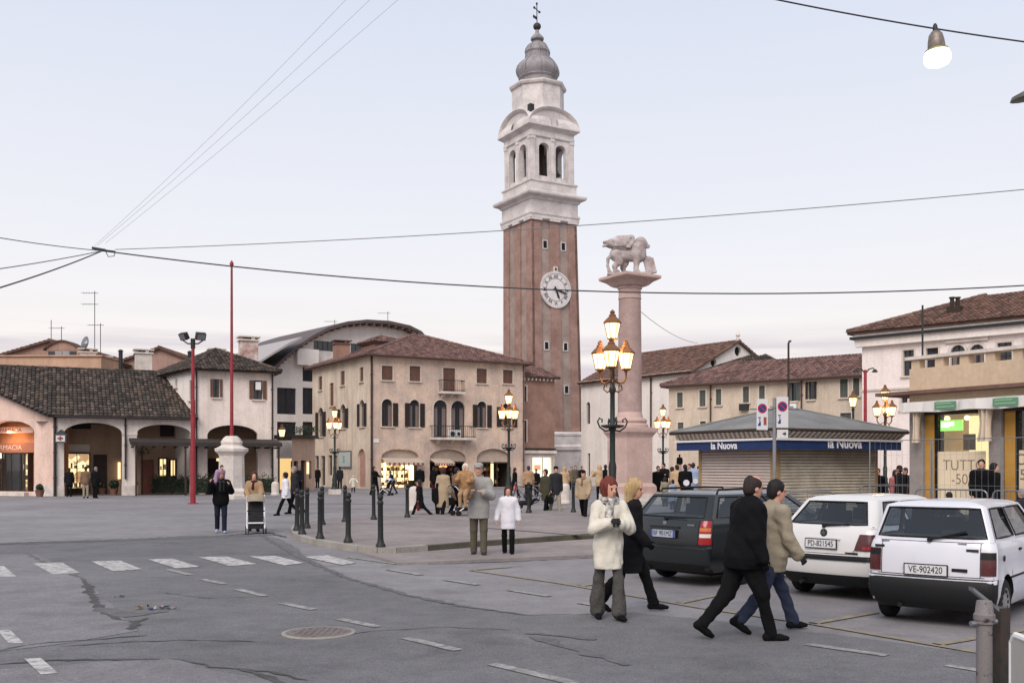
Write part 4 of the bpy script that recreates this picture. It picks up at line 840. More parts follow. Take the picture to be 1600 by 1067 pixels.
fbox(frC, 0, zC - .2, Lc, zC - .02, .0, .35, M_stone, chu, 'cornice'); downpipe(frC, frC.uv(1018, 640)[0], 0, zC - .1, M_gutter, chu, .08); fbox(frC, frC.uv(1, 1)[0] if False else 0, 0, Lc, .9, .004, .1, M_stone, chu, 'plinth')
mb = MB(); p = c3d(C0 + rg, ap); mb.lathe([(.16, 0), (.18, .3), (.1, .4), (.2, .55), (.04, .9)], 10, p); tag(mb.build('roof_finial', M_stone), 'small stone finial on the white hall gable', 'finial')
# ---- long two-storey house with red roof
I0 = W(1045, 700, 70).to_2d(); I1 = W(1352, 700, 61.5).to_2d(); lng = empty('long_house', (I0.x, I0.y, 0), 'long beige two-storey house with red roof behind the kiosk', 'house'); frI = Fr(I0, I1); zI = 7.55; hI = []
for px, k in (((1058, 613.4, 1066.8, 636.4), 'closed'), ((1093, 609.7, 1102.4, 635), 'closed'), ((1118.5, 607.7, 1127, 632.7), 'closed'), ((1160.8, 604, 1170.3, 629), 'closed'), ((1186, 602.5, 1195, 626), 'closed'), ((1233.5, 597.6, 1245, 626.4), 'ajar'), ((1263, 596, 1272, 624), 'open'), ((1312.6, 592, 1324.7, 621), 'closed'), ((1333, 590.4, 1342.8, 619), 'closed'),
              ((1059, 660, 1068, 682), 'closed'), ((1094, 658, 1103, 682), 'closed'), ((1119, 657, 1127, 682), 'closed'), ((1313, 645, 1330, 668), 'closed')): window(lng, frI, hI, px, k, sh=M_shut_gr if k != 'open' else M_shut_dk, mull=False)
wall(frI, rect_poly(0, 0, frI.L, zI), hI, Mpl_beige, lng); nI = Vector((-frI.n.x, -frI.n.y)); mb = MB(); back_walls(mb, [I1, I1 + nI * 8, I0 + nI * 8, I0], zI); mb.build('rear_walls', Mpl_beige, lng)
zr = frI.uv(1348, 553, -4)[1]; ia = frI.P(3.6, zr, -4.0); ib = frI.P(frI.L + .4, zr, -4.0)
hip(lng, [c3d(I0, zI), c3d(I1, zI), c3d(I1 + nI * 8, zI), c3d(I0 + nI * 8, zI)], zr, T_red, .45, apex2=None, tilt=[(ia, ib), (ib, ib), (ib, ia), (ia, ia)])
gutter(frI, -.3, frI.L, zI - .15, .5, M_gutter, lng); downpipe(frI, frI.uv(1111, 640)[0], 0, zI, M_gutter, lng); downpipe(frI, frI.uv(1253, 640)[0], 0, zI, M_gutter, lng)
for px in (1164, 1240): 
    u, z = frI.uv(px, 636); ac = tag(fbox(frI, u - .3, z - .22, u + .3, z + .22, .02, .3, M_dark if px == 1164 else M_white, None, 'window_box'), 'dark window box under a shuttered window of the long house' if px == 1164 else 'white outdoor fan unit under a window of the long house', 'window box' if px == 1164 else 'fan unit')
# dark roof behind the long house
g3 = empty('rear_house', W(1150, 760, 78), 'dark tiled hip roof of a house peeping over the long red roof', 'house'); a = W(1085, 580, 74); b = W(1235, 570, 74); 
cs = [Vector((a.x, 74, 8.6)), Vector((b.x, 73, 8.6)), Vector((b.x + 1, 82, 8.6)), Vector((a.x + 1, 83, 8.6))]; mb = MB(); mb.prism([(v.x, v.y) for v in cs], 0, 8.6); mb.build('wall', Mpl_beige, g3); az = W(1190, 556, 78).z; a1, a2 = W(1178, 556, 78), W(1196, 556, 78)
hip(g3, cs, az, T_dark, .4, apex2=None, tilt=[(a1, a2), (a2, a2), (a2, a1), (a1, a1)])
# ---- white house at right
J0 = Vector(((1347 - 800) * 55 / FPX, 55)); gJ = Vector((.707, -.707)); frJ = Fr(J0, J0 + gJ * 13); wh = empty('white_house', (J0.x, J0.y, 0), 'big cream white house with hip roof and loggia at the right', 'house'); zJ = frJ.uv(1347, 531)[1]; hJ = []
for px in ((1411, 547, 1428, 587), (1447, 543.5, 1466, 584), (1558, 535, 1581, 580), (1600, 532, 1620, 580)): window(wh, frJ, hJ, px, 'glass', trim=M_frame_w, sill=True)
window(wh, frJ, hJ, (1408, 618, 1418, 640), 'glass')
for px in ((1485, 539, 1508, 580), (1515, 538, 1538, 580)): window(wh, frJ, hJ, px, 'glass', arch=True, trim=M_stone, sill=False, tw=.16)
wall(frJ, rect_poly(0, 0, 13, zJ), hJ, plaster('cream_white_plaster', 214, 204, 200, 1.2, .1), wh)
u0, z0, u1, z1 = frJ.rect(1478, 528, 1545, 534); fbox(frJ, u0, z0, u1, z1, .025, .14, M_stone, wh, 'loggia_lintel')
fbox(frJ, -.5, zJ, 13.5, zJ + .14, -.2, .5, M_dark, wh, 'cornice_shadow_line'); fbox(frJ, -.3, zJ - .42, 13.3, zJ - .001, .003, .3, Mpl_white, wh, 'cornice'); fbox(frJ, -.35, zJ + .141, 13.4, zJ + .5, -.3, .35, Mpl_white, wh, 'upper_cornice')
u, z = frJ.uv(1351, 610); fbox(frJ, -.02, z - .05, 13, z + .06, .003, .08, M_stone, wh, 'string_course')
nJ = Vector((-frJ.n.x, -frJ.n.y)); mb = MB(); back_walls(mb, [J0 + gJ * 13, J0 + gJ * 13 + nJ * 10, J0 + nJ * 10, J0], zJ + .5); mb.build('rear_walls', Mpl_white, wh)
u, zr = frJ.uv(1540, 463, -5); j1, j2 = frJ.P(u, zr, -5), frJ.P(13 - 2, zr, -5)
hip(wh, [c3d(J0, zJ + .5), c3d(J0 + gJ * 13, zJ + .5), c3d(J0 + gJ * 13 + nJ * 10, zJ + .5), c3d(J0 + nJ * 10, zJ + .5)], zr, T_brown, .6, tilt=[(j1, j2), (j2, j2), (j2, j1), (j1, j1)])
p = W(1492, 478, 53); c = empty('chimney', p - Vector((0, 0, .5)), 'pair of short dark flues on the white house roof', 'chimney'); mb = MB(); mb.box(p - Vector((0, 0, .3)), (.7, .5, .5), R(-45)); mb.build('base', M_wood_d, c)
for s in (-1, 1): mb = MB(); mb.cyl(p + Vector((s * .15, 0, -.2)), p + Vector((s * .15, 0, .4)), .11, n=9); mb.cyl(p + Vector((s * .15, 0, .4)), p + Vector((s * .15, 0, .47)), .16, n=9); mb.build('flue', M_wood_d, c)
# ---- terrace block with shops, far right
K0 = Vector(((1421 - 800) * 29 / FPX, 29)); gK = -gV; frK = Fr(K0, K0 + gK * 9); tb = empty('shop_block', (K0.x, K0.y, 0), 'tan flat-roofed shop block with terrace parapet at the right edge', 'building'); Mk = plaster('tan_render', 186, 166, 142, 1.2, .1)
zs0 = frK.uv(1421, 612)[1]; zs1 = frK.uv(1421, 577)[1]; zs2 = frK.uv(1421, 563)[1]; zs3 = frK.uv(1421, 558)[1]
KB = [K0, K0 + gK * 9, K0 + gK * 9 + gU * 7, K0 + gU * 7]
mb = MB(); mb.prism([(p.x, p.y) for p in KB], zs0, zs1); mb.build('parapet', Mk, tb)
mb = MB(); k = 0
while k * .78 < 9: frK.box(mb, k * .78 + .05, zs1 - .001, k * .78 + .32, zs2, -.28, -.02); k += 1
mb.build('parapet_posts', Mk, tb)['kind'] = 'stuff'
fbox(frK, -.12, zs2, 9, zs3, -.36, .06, M_stone, tb, 'coping'); fbox(frK, -.95, zs0 - .1, 9, zs0 - .001, -6, .32, mat('rusty_eaves', S(120, 92, 82), .8, var=.3), tb, 'eaves_slab')
fbox(frK, -.0, zs0 - .36, 9, zs0 - .102, -6, -.02, Mk, tb, 'lintel')
piers = [(1421, 1446), (1546, 1567)]; 
def ku(x): return frK.uv(x, 700)[0]
for i, (a, b) in enumerate([(ku(1421), ku(1442)), (ku(1545), ku(1564)), (ku(1564) + 2.2, ku(1564) + 2.8), (7.5, 9)]): fbox(frK, a, 0, b, zs0 - .361, -.7, 0 if i else .0, mat('grey_pier', S(150, 142, 138), .85, var=.25, vscale=2, fine=.1), tb, 'pier')
mb = MB(); mb.poly([c3d(K0, 0), c3d(K0, zs0), c3d(K0 + gU * 7, zs0), c3d(K0 + gU * 7, 0)]); mb.build('side_wall', Mk, tb)
fbox(frK, 0, .0, 9, .16, -1, .5, M_kerb, tb, 'step')
M_gold = mat('ochre_frame', S(186, 140, 66), .6, var=.15); E_pale = emit('pale_lit_shop', (1.0, .84, .46), .95)
for i, (xa, xb) in enumerate(((1441, 1541), (1565, 1700))):
    a, b = ku(xa) + (.02), ku(xb) if i == 0 else ku(1564) + 2.15; zt = frK.uv(1450, 648)[1]
    sw = fbox(frK, a, zt, b, zt + .2, -.5, -.06, M_wood_d, tb, 'shop_window')
    fbox(frK, a, .16, a + .3, zt - .001, -.45, -.1, M_gold, sw, 'frame'); fbox(frK, a + .3, .16, a + .37, zt - .001, -.45, -.12, M_black, sw, 'frame')
    plate(frK, rect_poly(a + .37, .16, b, zt), E_pale, sw, 'lit_backdrop', -1.6, .02); plate(frK, rect_poly(a + .371, .161, b - .002, zt - .002), glass('shop_glass'), sw, 'pane', -.2, .01)
    mb = MB(); mb.poly([frK.P(a + .3, zt, -.2), frK.P(b, zt, -.2), frK.P(b, zt, -1.6), frK.P(a + .3, zt, -1.6)]); mb.poly([frK.P(b, .1, -.25), frK.P(b, .1, -1.6), frK.P(b, zt, -1.6), frK.P(b, zt, -.25)]); mb.poly([frK.P(a + .36, .1, -.25), frK.P(a + .36, .1, -1.6), frK.P(a + .36, zt, -1.6), frK.P(a + .36, zt, -.25)]); mb.build('lining', Mk, sw)
    if i == 0:
        u0, z0, u1, z1 = frK.rect(1467, 656, 1504, 673, -.3); gs = fbox(frK, u0, z0, u1, z1, -.34, -.28, emit('green_lit_sign', (.28, .95, .12), .85), sw, 'green_sign')
        fbox(frK, u0 + .1, z1 - .17, u1 - .25, z1 - .06, -.275, -.27, emit('white_lit_letters', (.9, 1, .85), 1.3), gs, 'lettering_line'); fbox(frK, u0 + .1, z0 + .1, u1 - .4, z0 + .2, -.275, -.27, emit('white_lit_letters', (.9, 1, .85), 1.3), gs, 'lettering_line')
        for x, y in ((1511, 652), (1480, 653)): c = frK.P(*frK.uv(x, y, -.4), -.4); mb = MB(); mb.lathe([(.02, -.08), (.07, -.05), (.08, 0), (.04, .05)], 10, c); mb.build('spot_light', emit('spot_bulb', (1, .75, .3), 4), sw)
        for px in ((1462, 680, 1488, 706), (1505, 678, 1523, 703)): u0, z0, u1, z1 = frK.rect(*px, -.9); fbox(frK, u0, z0, u1, z1, -.95, -.9, mat('shop_shelf_dark', S(96, 76, 62), .8, var=.3, vscale=5), sw, 'shelf_unit')
    PX = (1463, 705, 1540, 800) if i == 0 else (1588, 703, 1640, 800)
    u0, z0, u1, z1 = frK.rect(*PX, -.15); z0 = .5; pp = plate(frK, rect_poly(u0, z0, min(u1, b - .02), z1), mat('paper_poster', S(226, 208, 178), .8, var=.08), sw, 'paper_poster', -.16, .004)
    M_ink = mat('marker_ink', S(126, 108, 98), .8)
    if i == 0: fr_text(frK, 'TUTTO', *frK.uv(1506, 727, -.15), .42, M_ink, pp, o=-.155, sx=.95, bold=-.007); fr_text(frK, '-50%', *frK.uv(1506, 749, -.15), .42, M_ink, pp, o=-.155, sx=.95, bold=-.007)
    else: fr_text(frK, 'SCONTI', *frK.uv(1618, 718, -.15), .42, M_ink, pp, o=-.155); fr_text(frK, '50%', *frK.uv(1612, 742, -.15), .40, M_ink, pp, o=-.155)
# rolled white awning with green labels, bunched at the piers
M_cloth = mat('white_awning_cloth', S(216, 212, 208), .85, var=.1, vscale=3, bump=.25, bscale=6); ua, ub = ku(1424) - .05, 8.5; za, zb2 = frK.uv(1424, 645, .3)[1], frK.uv(1424, 628, .3)[1]
aw = empty('awning', frK.P(ua, zb2, .2), 'white rolled awning with green labels above the shop windows', 'awning'); mb = MB(); n = 60; V = []
for i in range(n + 1):
    u = ua + (ub - ua) * i / n; w = .03 * math.sin(i * .9) + .02 * math.sin(i * 2.3); V += [frK.P(u, zb2, .22), frK.P(u, zb2 - .02, .42 + w), frK.P(u, za + .02 * math.sin(i * .5), .45 + w), frK.P(u, za, .40 + w)]
mb.add(V, [(4 * i + j, 4 * i + 4 + j, 4 * i + 5 + j, 4 * i + 1 + j) for i in range(n) for j in range(3)]); mb.build('cloth', M_cloth, aw, True, 25)
for x0, x1 in ((1460, 1494), (1551, 1591)):
    u0, z0, u1, z1 = frK.rect(x0, 627, x1, 643, .5); g_ = plate(frK, rect_poly(u0, za + .04, u1, zb2 - .06), mat('green_label', S(96, 140, 112), .8), aw, 'green_label', .505, .01)
    for k in range(3): fbox(frK, u0 + .06, za + .1 + k * .09, u1 - .06 - .1 * (k % 2), za + .125 + k * .09, .506, .512, mat('label_print', S(150, 180, 150), .8), g_, 'print_line')
for x0, x1, yb in ((1424, 1436, 697), (1526, 1550, 695)):
    u0, z0, u1, z1 = frK.rect(x0, 640, x1, yb, .3); mb = MB(); V = []; n = 16; m_ = 6
    for j in range(m_ + 1):
        z = z1 + .1 + (z0 - z1) * j / m_; wd_ = 1 - .25 * math.sin(math.pi * j / m_)
        for i in range(n + 1): t = i / n; V.append(frK.P((u0 + u1) / 2 + (t - .5) * (u1 - u0) * wd_, z, .2 + .10 * math.sin(t * 19 + j * .3) * wd_ + .1 * math.sin(math.pi * t)))
    mb.add(V, [(j * (n + 1) + i, (j + 1) * (n + 1) + i, (j + 1) * (n + 1) + i + 1, j * (n + 1) + i + 1) for j in range(m_) for i in range(n)]); mb.build('gathered_cloth', mat('cream_awning_cloth', S(212, 196, 176), .85, var=.12, vscale=3), aw, True)
# ------------------------------------------------------------------ smooth bodies: distance fields meshed by surface nets
class SDF:
    def __init__(s, lo, hi, vox):
        s.lo = np.array(lo, float); s.v = vox; s.n = (np.ceil((np.array(hi) - s.lo) / vox).astype(int) + 1)
        s.D = np.full(s.n, 9.0, np.float32); s.B = np.full(s.n, 9.0, np.float32); s.Z = np.zeros(s.n, np.int8)
    def _sl(s, lo, hi):
        a = np.clip(np.floor((lo - s.lo) / s.v).astype(int), 0, s.n - 1); b = np.clip(np.ceil((hi - s.lo) / s.v).astype(int) + 1, 1, s.n)
        if np.any(b <= a): return None, None
        sl = tuple(slice(a[i], b[i]) for i in range(3))
        g = [s.lo[i] + s.v * np.arange(a[i], b[i]) for i in range(3)]
        return sl, np.stack(np.meshgrid(*g, indexing='ij'), -1).astype(np.float32)
    def _put(s, sl, d, z, k):
        A = s.D[sl]
        if k > 0: h = np.clip(.5 + .5 * (A - d) / k, 0, 1); s.D[sl] = A * (1 - h) + d * h - k * h * (1 - h)
        else: s.D[sl] = np.minimum(A, d)
        m = d < s.B[sl]; s.B[sl] = np.where(m, d, s.B[sl]); s.Z[sl] = np.where(m, z, s.Z[sl])
    def cap(s, a, b, ra, rb=None, z=0, k=.03, flat=None):
        a, b = np.array(a, float), np.array(b, float); rb = ra if rb is None else rb; m = max(ra, rb) * (1 if flat is None else max(1, 1 / flat[1])) + k + 3 * s.v
        sl, P = s._sl(np.minimum(a, b) - m, np.maximum(a, b) + m)
        if sl is None: return
        ab = b - a; t = np.clip(((P - a) @ ab) / max(ab @ ab, 1e-9), 0, 1); q = P - (a + t[..., None] * ab)
        if flat is not None:
            n = np.array(flat[0], float); c = (q @ n); d2 = (q * q).sum(-1) - c * c + (c * flat[1]) ** 2
        else: d2 = (q * q).sum(-1)
        s._put(sl, np.sqrt(np.maximum(d2, 0)) - (ra + (rb - ra) * t), z, k)
    def ell(s, c, r, z=0, k=.02, M=None):
        c, r = np.array(c, float), np.array(r, float); m = r.max() + k + 3 * s.v; sl, P = s._sl(c - m, c + m)
        if sl is None: return
        q = P - c
        if M is not None: q = q @ np.array(M)           # columns of M = local axes
        L = np.sqrt(((q / r) ** 2).sum(-1)); L2 = np.sqrt(((q / (r * r)) ** 2).sum(-1)); s._put(sl, np.where(L2 > 1e-6, L * (L - 1) / np.maximum(L2, 1e-6), -r.min()), z, k)
    def cut(s, p, n):                                   # keep the side n points away from
        P = [s.lo[i] + s.v * np.arange(s.n[i]) for i in range(3)]; d = (P[0][:, None, None] - p[0]) * n[0] + (P[1][None, :, None] - p[1]) * n[1] + (P[2][None, None, :] - p[2]) * n[2]
        s.D = np.maximum(s.D, d.astype(np.float32))
    def folds(s, amp, f, seed=0):
        r = np.random.default_rng(seed); P = [s.lo[i] + s.v * np.arange(s.n[i]) for i in range(3)]; w = 0
        for _ in range(4):
            q = r.normal(size=3) * f * np.array([1, 1, .45]); ph = r.uniform(0, 6.28); w = w + np.sin(P[0][:, None, None] * q[0] + P[1][None, :, None] * q[1] + P[2][None, None, :] * q[2] + ph)
        s.D += (w * amp * .4).astype(np.float32)
    def mesh(s):
        D = s.D.copy(); D[0] = D[-1] = 1; D[:, 0] = D[:, -1] = 1; D[:, :, 0] = D[:, :, -1] = 1
        ins = D < 0; nx, ny, nz = D.shape
        cs = np.zeros((nx - 1, ny - 1, nz - 1), np.int8)
        for i in (0, 1):
            for j in (0, 1):
                for k in (0, 1): cs += ins[i:nx - 1 + i, j:ny - 1 + j, k:nz - 1 + k]
        act = np.argwhere((cs > 0) & (cs < 8))
        if len(act) == 0: return [], [], []
        idx = np.full(cs.shape, -1, np.int64); idx[tuple(act.T)] = np.arange(len(act)); acc = np.zeros((len(act), 3)); cnt = np.zeros(len(act))
        E = [((0, 0, 0), (1, 0, 0)), ((0, 1, 0), (1, 1, 0)), ((0, 0, 1), (1, 0, 1)), ((0, 1, 1), (1, 1, 1)), ((0, 0, 0), (0, 1, 0)), ((1, 0, 0), (1, 1, 0)), ((0, 0, 1), (0, 1, 1)), ((1, 0, 1), (1, 1, 1)), ((0, 0, 0), (0, 0, 1)), ((1, 0, 0), (1, 0, 1)), ((0, 1, 0), (0, 1, 1)), ((1, 1, 0), (1, 1, 1))]
        for a, b in E:
            a, b = np.array(a), np.array(b); da = D[tuple((act + a).T)]; db = D[tuple((act + b).T)]; m = (da < 0) != (db < 0); t = np.where(m, da / np.where(m, da - db, 1), 0)
            acc += np.where(m[:, None], a + t[:, None] * (b - a), 0); cnt += m
        V = s.lo + s.v * (act + acc / cnt[:, None]); F = []
        for ax in range(3):
            o = [i for i in range(3) if i != ax]; sl0 = [slice(None)] * 3; sl1 = [slice(None)] * 3; sl0[ax] = slice(0, -1); sl1[ax] = slice(1, None)
            A, Bq = ins[tuple(sl0)], ins[tuple(sl1)]; e = np.argwhere(A != Bq)
            if len(e) == 0: continue
            ok = (e[:, o[0]] > 0) & (e[:, o[1]] > 0) & (e[:, o[0]] < D.shape[o[0]] - 1) & (e[:, o[1]] < D.shape[o[1]] - 1); e = e[ok]; q = []
            for du, dv in ((-1, -1), (0, -1), (0, 0), (-1, 0)):
                c = e.copy(); c[:, o[0]] += du; c[:, o[1]] += dv; q.append(idx[tuple(c.T)])
            q = np.stack(q, 1); fl = A[tuple(e.T)] ^ (ax == 1); q = np.where(fl[:, None], q, q[:, ::-1]); F.append(q)
        F = np.concatenate(F); F = F[(F >= 0).all(1)]
        fc = V[F].mean(1); g = np.clip(np.round((fc - s.lo) / s.v).astype(int), 0, s.n - 1); return V, F, s.Z[tuple(g.T)]
def sdf_obj(s, name, mats, parent=None, zones=None):
    V, F, Z = s.mesh(); me = bpy.data.meshes.new(name)
    me.vertices.add(len(V)); me.vertices.foreach_set('co', np.asarray(V, np.float32).ravel()); me.loops.add(len(F) * 4); me.loops.foreach_set('vertex_index', np.asarray(F, np.int32).ravel())
    me.polygons.add(len(F)); me.polygons.foreach_set('loop_start', np.arange(0, len(F) * 4, 4, dtype=np.int32))
    for m in mats: me.materials.append(m)
    if len(mats) > 1: me.polygons.foreach_set('material_index', np.asarray(Z, np.int32))
    me.polygons.foreach_set('use_smooth', np.ones(len(F), bool)); me.update(calc_edges=True); me.validate()
    o = bpy.data.objects.new(name, me); COL.objects.link(o)
    if parent is not None: o.parent = parent
    ORG[o.name] = ORG.get(parent.name, Vector((0, 0, 0))) if parent is not None else Vector((0, 0, 0)); return o
# ------------------------------------------------------------------ bell tower (built about its own axis, then set down)
tow = empty('bell_tower', (0, 0, 0), 'tall brick bell tower with clock, white belfry and onion dome', 'tower')
M_brk = mat('tower_brick', S(160, 132, 122, 1.06), .92, c2=S(138, 110, 101, 1.02), vscale=.9, fine=.14, bump=.3, bscale=16, spec=.12)
M_brk2 = mat('grey_brick', S(162, 146, 138, 1.04), .92, c2=S(142, 126, 118, 1.0), vscale=.9, fine=.14, bump=.3, bscale=16, spec=.12)
M_ts = mat('tower_stone', S(206, 200, 197, 1.15), .88, c2=S(180, 173, 170, 1.08), vscale=.8, fine=.12, bump=.2, bscale=6)
M_lead = mat('weathered_lead', S(156, 152, 154), .7, c2=S(120, 116, 118), vscale=1.0, fine=.12, spec=.3)
def sq(s, z): h = s / 2; return [(-h, -h, z), (h, -h, z), (h, h, z), (-h, h, z)]
def frustum(mb, s0, z0, s1, z1, mi=None): mb.hexa(sq(s0, z0) + sq(s1, z1), mi)
def stack(name, rows, m, parent):      # rows = (size, z) mouldings
    mb = MB(); V = []; F = []
    for i, (s, z) in enumerate(rows): V += sq(s, z)
    n = len(rows)
    for i in range(n - 1): a = 4 * i; F += [(a + j, a + (j + 1) % 4, a + 4 + (j + 1) % 4, a + 4 + j) for j in range(4)]
    F += [(3, 2, 1, 0), tuple(range(4 * n - 4, 4 * n))]; mb.add(V, F); return mb.build(name, m, parent)
sB, sT = 6.0, 5.55; zs_, zt_ = 5.2, 25.7
stack('plinth', [(7.1, 0), (7.1, .5), (6.9, .6), (6.9, 3.3), (7.2, 3.4), (7.2, 3.75), (6.7, 3.95), (6.7, 4.8), (6.85, 4.9), (6.85, 5.1), (6.15, 5.25)], M_ts, tow)
mb = MB(); frustum(mb, sB - .3, zs_ - .1, sT - .3, zt_); mb.build('shaft', M_brk2, tow)
def face_pt(f, u, z, out):             # f = 0..3 face index, u across the face from its left, out beyond nominal plane
    t = (z - zs_) / (zt_ - zs_); h = (sB + (sT - sB) * t) / 2 + out; uu = u * (sB + (sT - sB) * t)
    p = Vector((uu, -h, z)); a = f * math.pi / 2; return Vector((p.x * math.cos(a) - p.y * math.sin(a), p.x * math.sin(a) + p.y * math.cos(a), z))
for f in range(4):
    for a, b in ((-.5, -.30), (-.10, .10), (.30, .5)):       # pilaster strips between sunk panels
        mb = MB(); e = .001 * (f % 2)
        mb.hexa([face_pt(f, a, zs_ - .05, e), face_pt(f, b, zs_ - .05, e), face_pt(f, b, zs_ - .05, -.3), face_pt(f, a, zs_ - .05, -.3), face_pt(f, a, zt_, e), face_pt(f, b, zt_, e), face_pt(f, b, zt_, -.3), face_pt(f, a, zt_, -.3)]); mb.build('pilaster', M_brk, tow)
    if f in (0, 3):
        for (u, z) in ((-.2, 24.3), (.2, 24.3), (-.2, 14.0), (.2, 14.0), (.2, 9.6), (-.2, 6.9)) if f == 0 else ():
            c = face_pt(f, u, z, -.13); w = .27; h = .42 if z != 6.9 else .75; mb = MB()
            for du, dz, sx, sz in ((-w, 0, .1, 2 * h), (w, 0, .1, 2 * h), (0, h, 2 * w + .1, .1), (0, -h, 2 * w + .1, .1)): mb.box((c.x + du, c.y, c.z + dz), (sx, .12, sz))
            win = mb.build('window', M_ts, tow); mb = MB(); mb.box((c.x, c.y - .0, c.z), (2 * w - .1, .06, 2 * h - .1)); mb.build('opening', M_black if z != 6.9 else M_ts, win)
stack('capital_band', [(5.6, 25.55), (5.95, 25.7), (5.95, 26.0), (6.1, 26.15), (6.1, 26.35), (5.75, 26.4), (5.75, 27.7), (6.0, 27.75), (6.2, 27.95), (7.0, 28.15), (7.15, 28.3), (7.15, 28.5), (5.9, 28.62)], M_ts, tow)
for f in range(4):
    for u in (-.4, 0, .4):
        mb = MB(); c = face_pt(f, u, 25.75, .08); mb.box((c.x, c.y, 25.72), (1.25 if f % 2 == 0 else .22, .22 if f % 2 == 0 else 1.25, .5)); mb.build('pilaster_capital', M_ts, tow)
stack('belfry_base', [(5.75, 28.55), (5.75, 28.75), (5.6, 28.85), (5.6, 29.7), (5.85, 29.8), (5.85, 29.95), (5.2, 30.0)], M_ts, tow)
# belfry walls with two arched openings on every side
sb = 5.1; zb0, zb1 = 30.0, 34.75
for f in range(4):
    a = f * math.pi / 2; dd = Vector((math.cos(a), math.sin(a))); nn = Vector((math.sin(a), -math.cos(a))); A = nn * (sb / 2) - dd * (sb / 2); fr = Fr(A, A + dd * sb)
    hs = [arch_poly(sb * .5 + c - .64, zb0 + .1, sb * .5 + c + .64, zb1 - .55, .64, 12) for c in (-1.02, 1.02)]
    wall(fr, rect_poly(0, zb0, sb, zb1), hs, M_ts, tow, 'belfry_wall', depth=.45)
    for u in (.0, sb / 2 - .2, sb - .4):
        mb = MB(); fr.box(mb, u + (.003 if u == 0 else 0), zb0 + .02, u + .4 - (.003 if u > 4 else 0), zb1, .003, .14); fr.box(mb, u - .04, zb1 - .3, u + .44, zb1 - .003, .004, .2); mb.build('belfry_pilaster', M_ts, tow)
    for h in hs:
        mb = MB(); u0, u1 = h[0][0], h[1][0]; fr.box(mb, u0, zb0 + .1, u1, zb0 + .6, -.3, -.2); mb.build('parapet_panel', M_ts, tow); P = arch_poly(u0 - .12, zb0 + .1, u1 + .12, zb1 - .43, .76, 12); mb = MB(); vs, fs = tri2d(P, [h]); mb.add([fr.P(u, z, .06) for u, z in vs], fs); mb.build('arch_moulding', M_ts, tow)
mb = MB(); mb.box((0, 0, zb0 + .05), (4.9, 4.9, .1)); mb.build('belfry_floor', M_ts, tow); mb = MB(); mb.box((0, 0, zb0 + 2.4), (1.0, 1.0, 4.6), R(45)); mb.build('bell_frame', M_wood_d, tow)
mb = MB(); mb.lathe([(.1, 1.5), (.3, 1.45), (.42, 1.0), (.5, .5), (.75, .05), (.78, 0)], 18, (1.0, -1.2, zb0 + 1.2)); mb.build('bell', mat('bronze', S(84, 78, 66), .5, metal=.6), tow, True)
stack('entablature', [(5.2, 34.74), (5.4, 34.85), (5.4, 35.1), (5.3, 35.15), (5.3, 35.5), (5.9, 35.75), (6.3, 35.9), (6.3, 36.1), (5.4, 36.15)], M_ts, tow)
for f in range(4):                     # segmental pediments
    a = f * math.pi / 2; dd = Vector((math.cos(a), math.sin(a))); nn = Vector((math.sin(a), -math.cos(a))); A = nn * 2.75 - dd * 2.95; fr = Fr(A, A + dd * 5.9); n = 18; P = []
    for i in range(n + 1): t = math.pi * i / n; P.append((2.95 - 2.75 * math.cos(t) , 36.12 + 1.75 * math.sin(t)))
    mb = MB(); vs, fs = tri2d(P, []); mb.add([fr.P(u, z, 0) for u, z in vs], fs); mb.build('pediment_field', M_ts, tow)
    mb = MB(); V = []
    for i in range(n + 1):
        t = math.pi * i / n; c_, s_ = math.cos(t), math.sin(t)
        for (rr, oo) in ((0, .02), (.12, .2), (.3, .35), (.34, .35), (.34, -2.3)): V.append(fr.P(2.95 - (2.75 + rr) * c_, 36.12 + (1.75 + rr) * s_, oo))
    mb.add(V, [(5 * i + j, 5 * i + 5 + j, 5 * i + 6 + j, 5 * i + 1 + j) for i in range(n) for j in range(4)]); mb.build('pediment', M_ts, tow)
def octo(rows, name, m, n=8, smooth=False, a0=R(22.5)):
    mb = MB(); mb.lathe(rows, n, a0=a0); return mb.build(name, m, tow, smooth, 30 if smooth else None)
octo([(2.85, 36.1), (2.85, 37.2), (2.75, 37.4), (2.75, 40.9), (2.95, 41.0), (3.05, 41.2), (3.05, 41.35), (2.3, 41.5)], 'octagonal_drum', M_ts)
octo([(2.15, 41.45), (2.15, 42.2), (2.25, 42.3), (2.4, 42.4), (2.35, 42.5), (2.62, 42.9), (2.65, 43.3), (2.5, 43.75), (2.15, 44.15), (1.75, 44.45), (1.5, 44.6), (1.45, 45.2), (1.5, 45.3), (1.55, 45.4), (1.42, 45.8), (1.15, 46.2), (.8, 46.45), (.55, 46.55), (.5, 46.75), (.8, 46.85), (.82, 47.05), (.6, 47.3), (.3, 47.6), (.2, 47.9), (.2, 48.05)], 'onion_dome', M_lead, 16, True, R(11.25))
for i in range(8):
    a = R(45 * i + 22.5); prof = [(2.28, 42.35), (2.66, 42.95), (2.69, 43.3), (2.54, 43.75), (2.18, 44.18), (1.78, 44.5), (1.53, 44.62), (1.48, 45.2), (1.56, 45.42), (1.45, 45.82), (1.18, 46.2), (.8, 46.48)]
    mb = MB(); mb.tube([(r * math.cos(a), r * math.sin(a), z) for r, z in prof], .06, 5); mb.build('dome_rib', M_lead, tow)
mb = MB(); mb.lathe([(.02, 48.0)] + [(.42 * math.sin(R(t)), 48.4 - .42 * math.cos(R(t))) for t in range(20, 180, 20)] + [(.03, 48.82)], 14); mb.build('ball', mat('dark_ball', S(60, 54, 54), .5), tow, True)
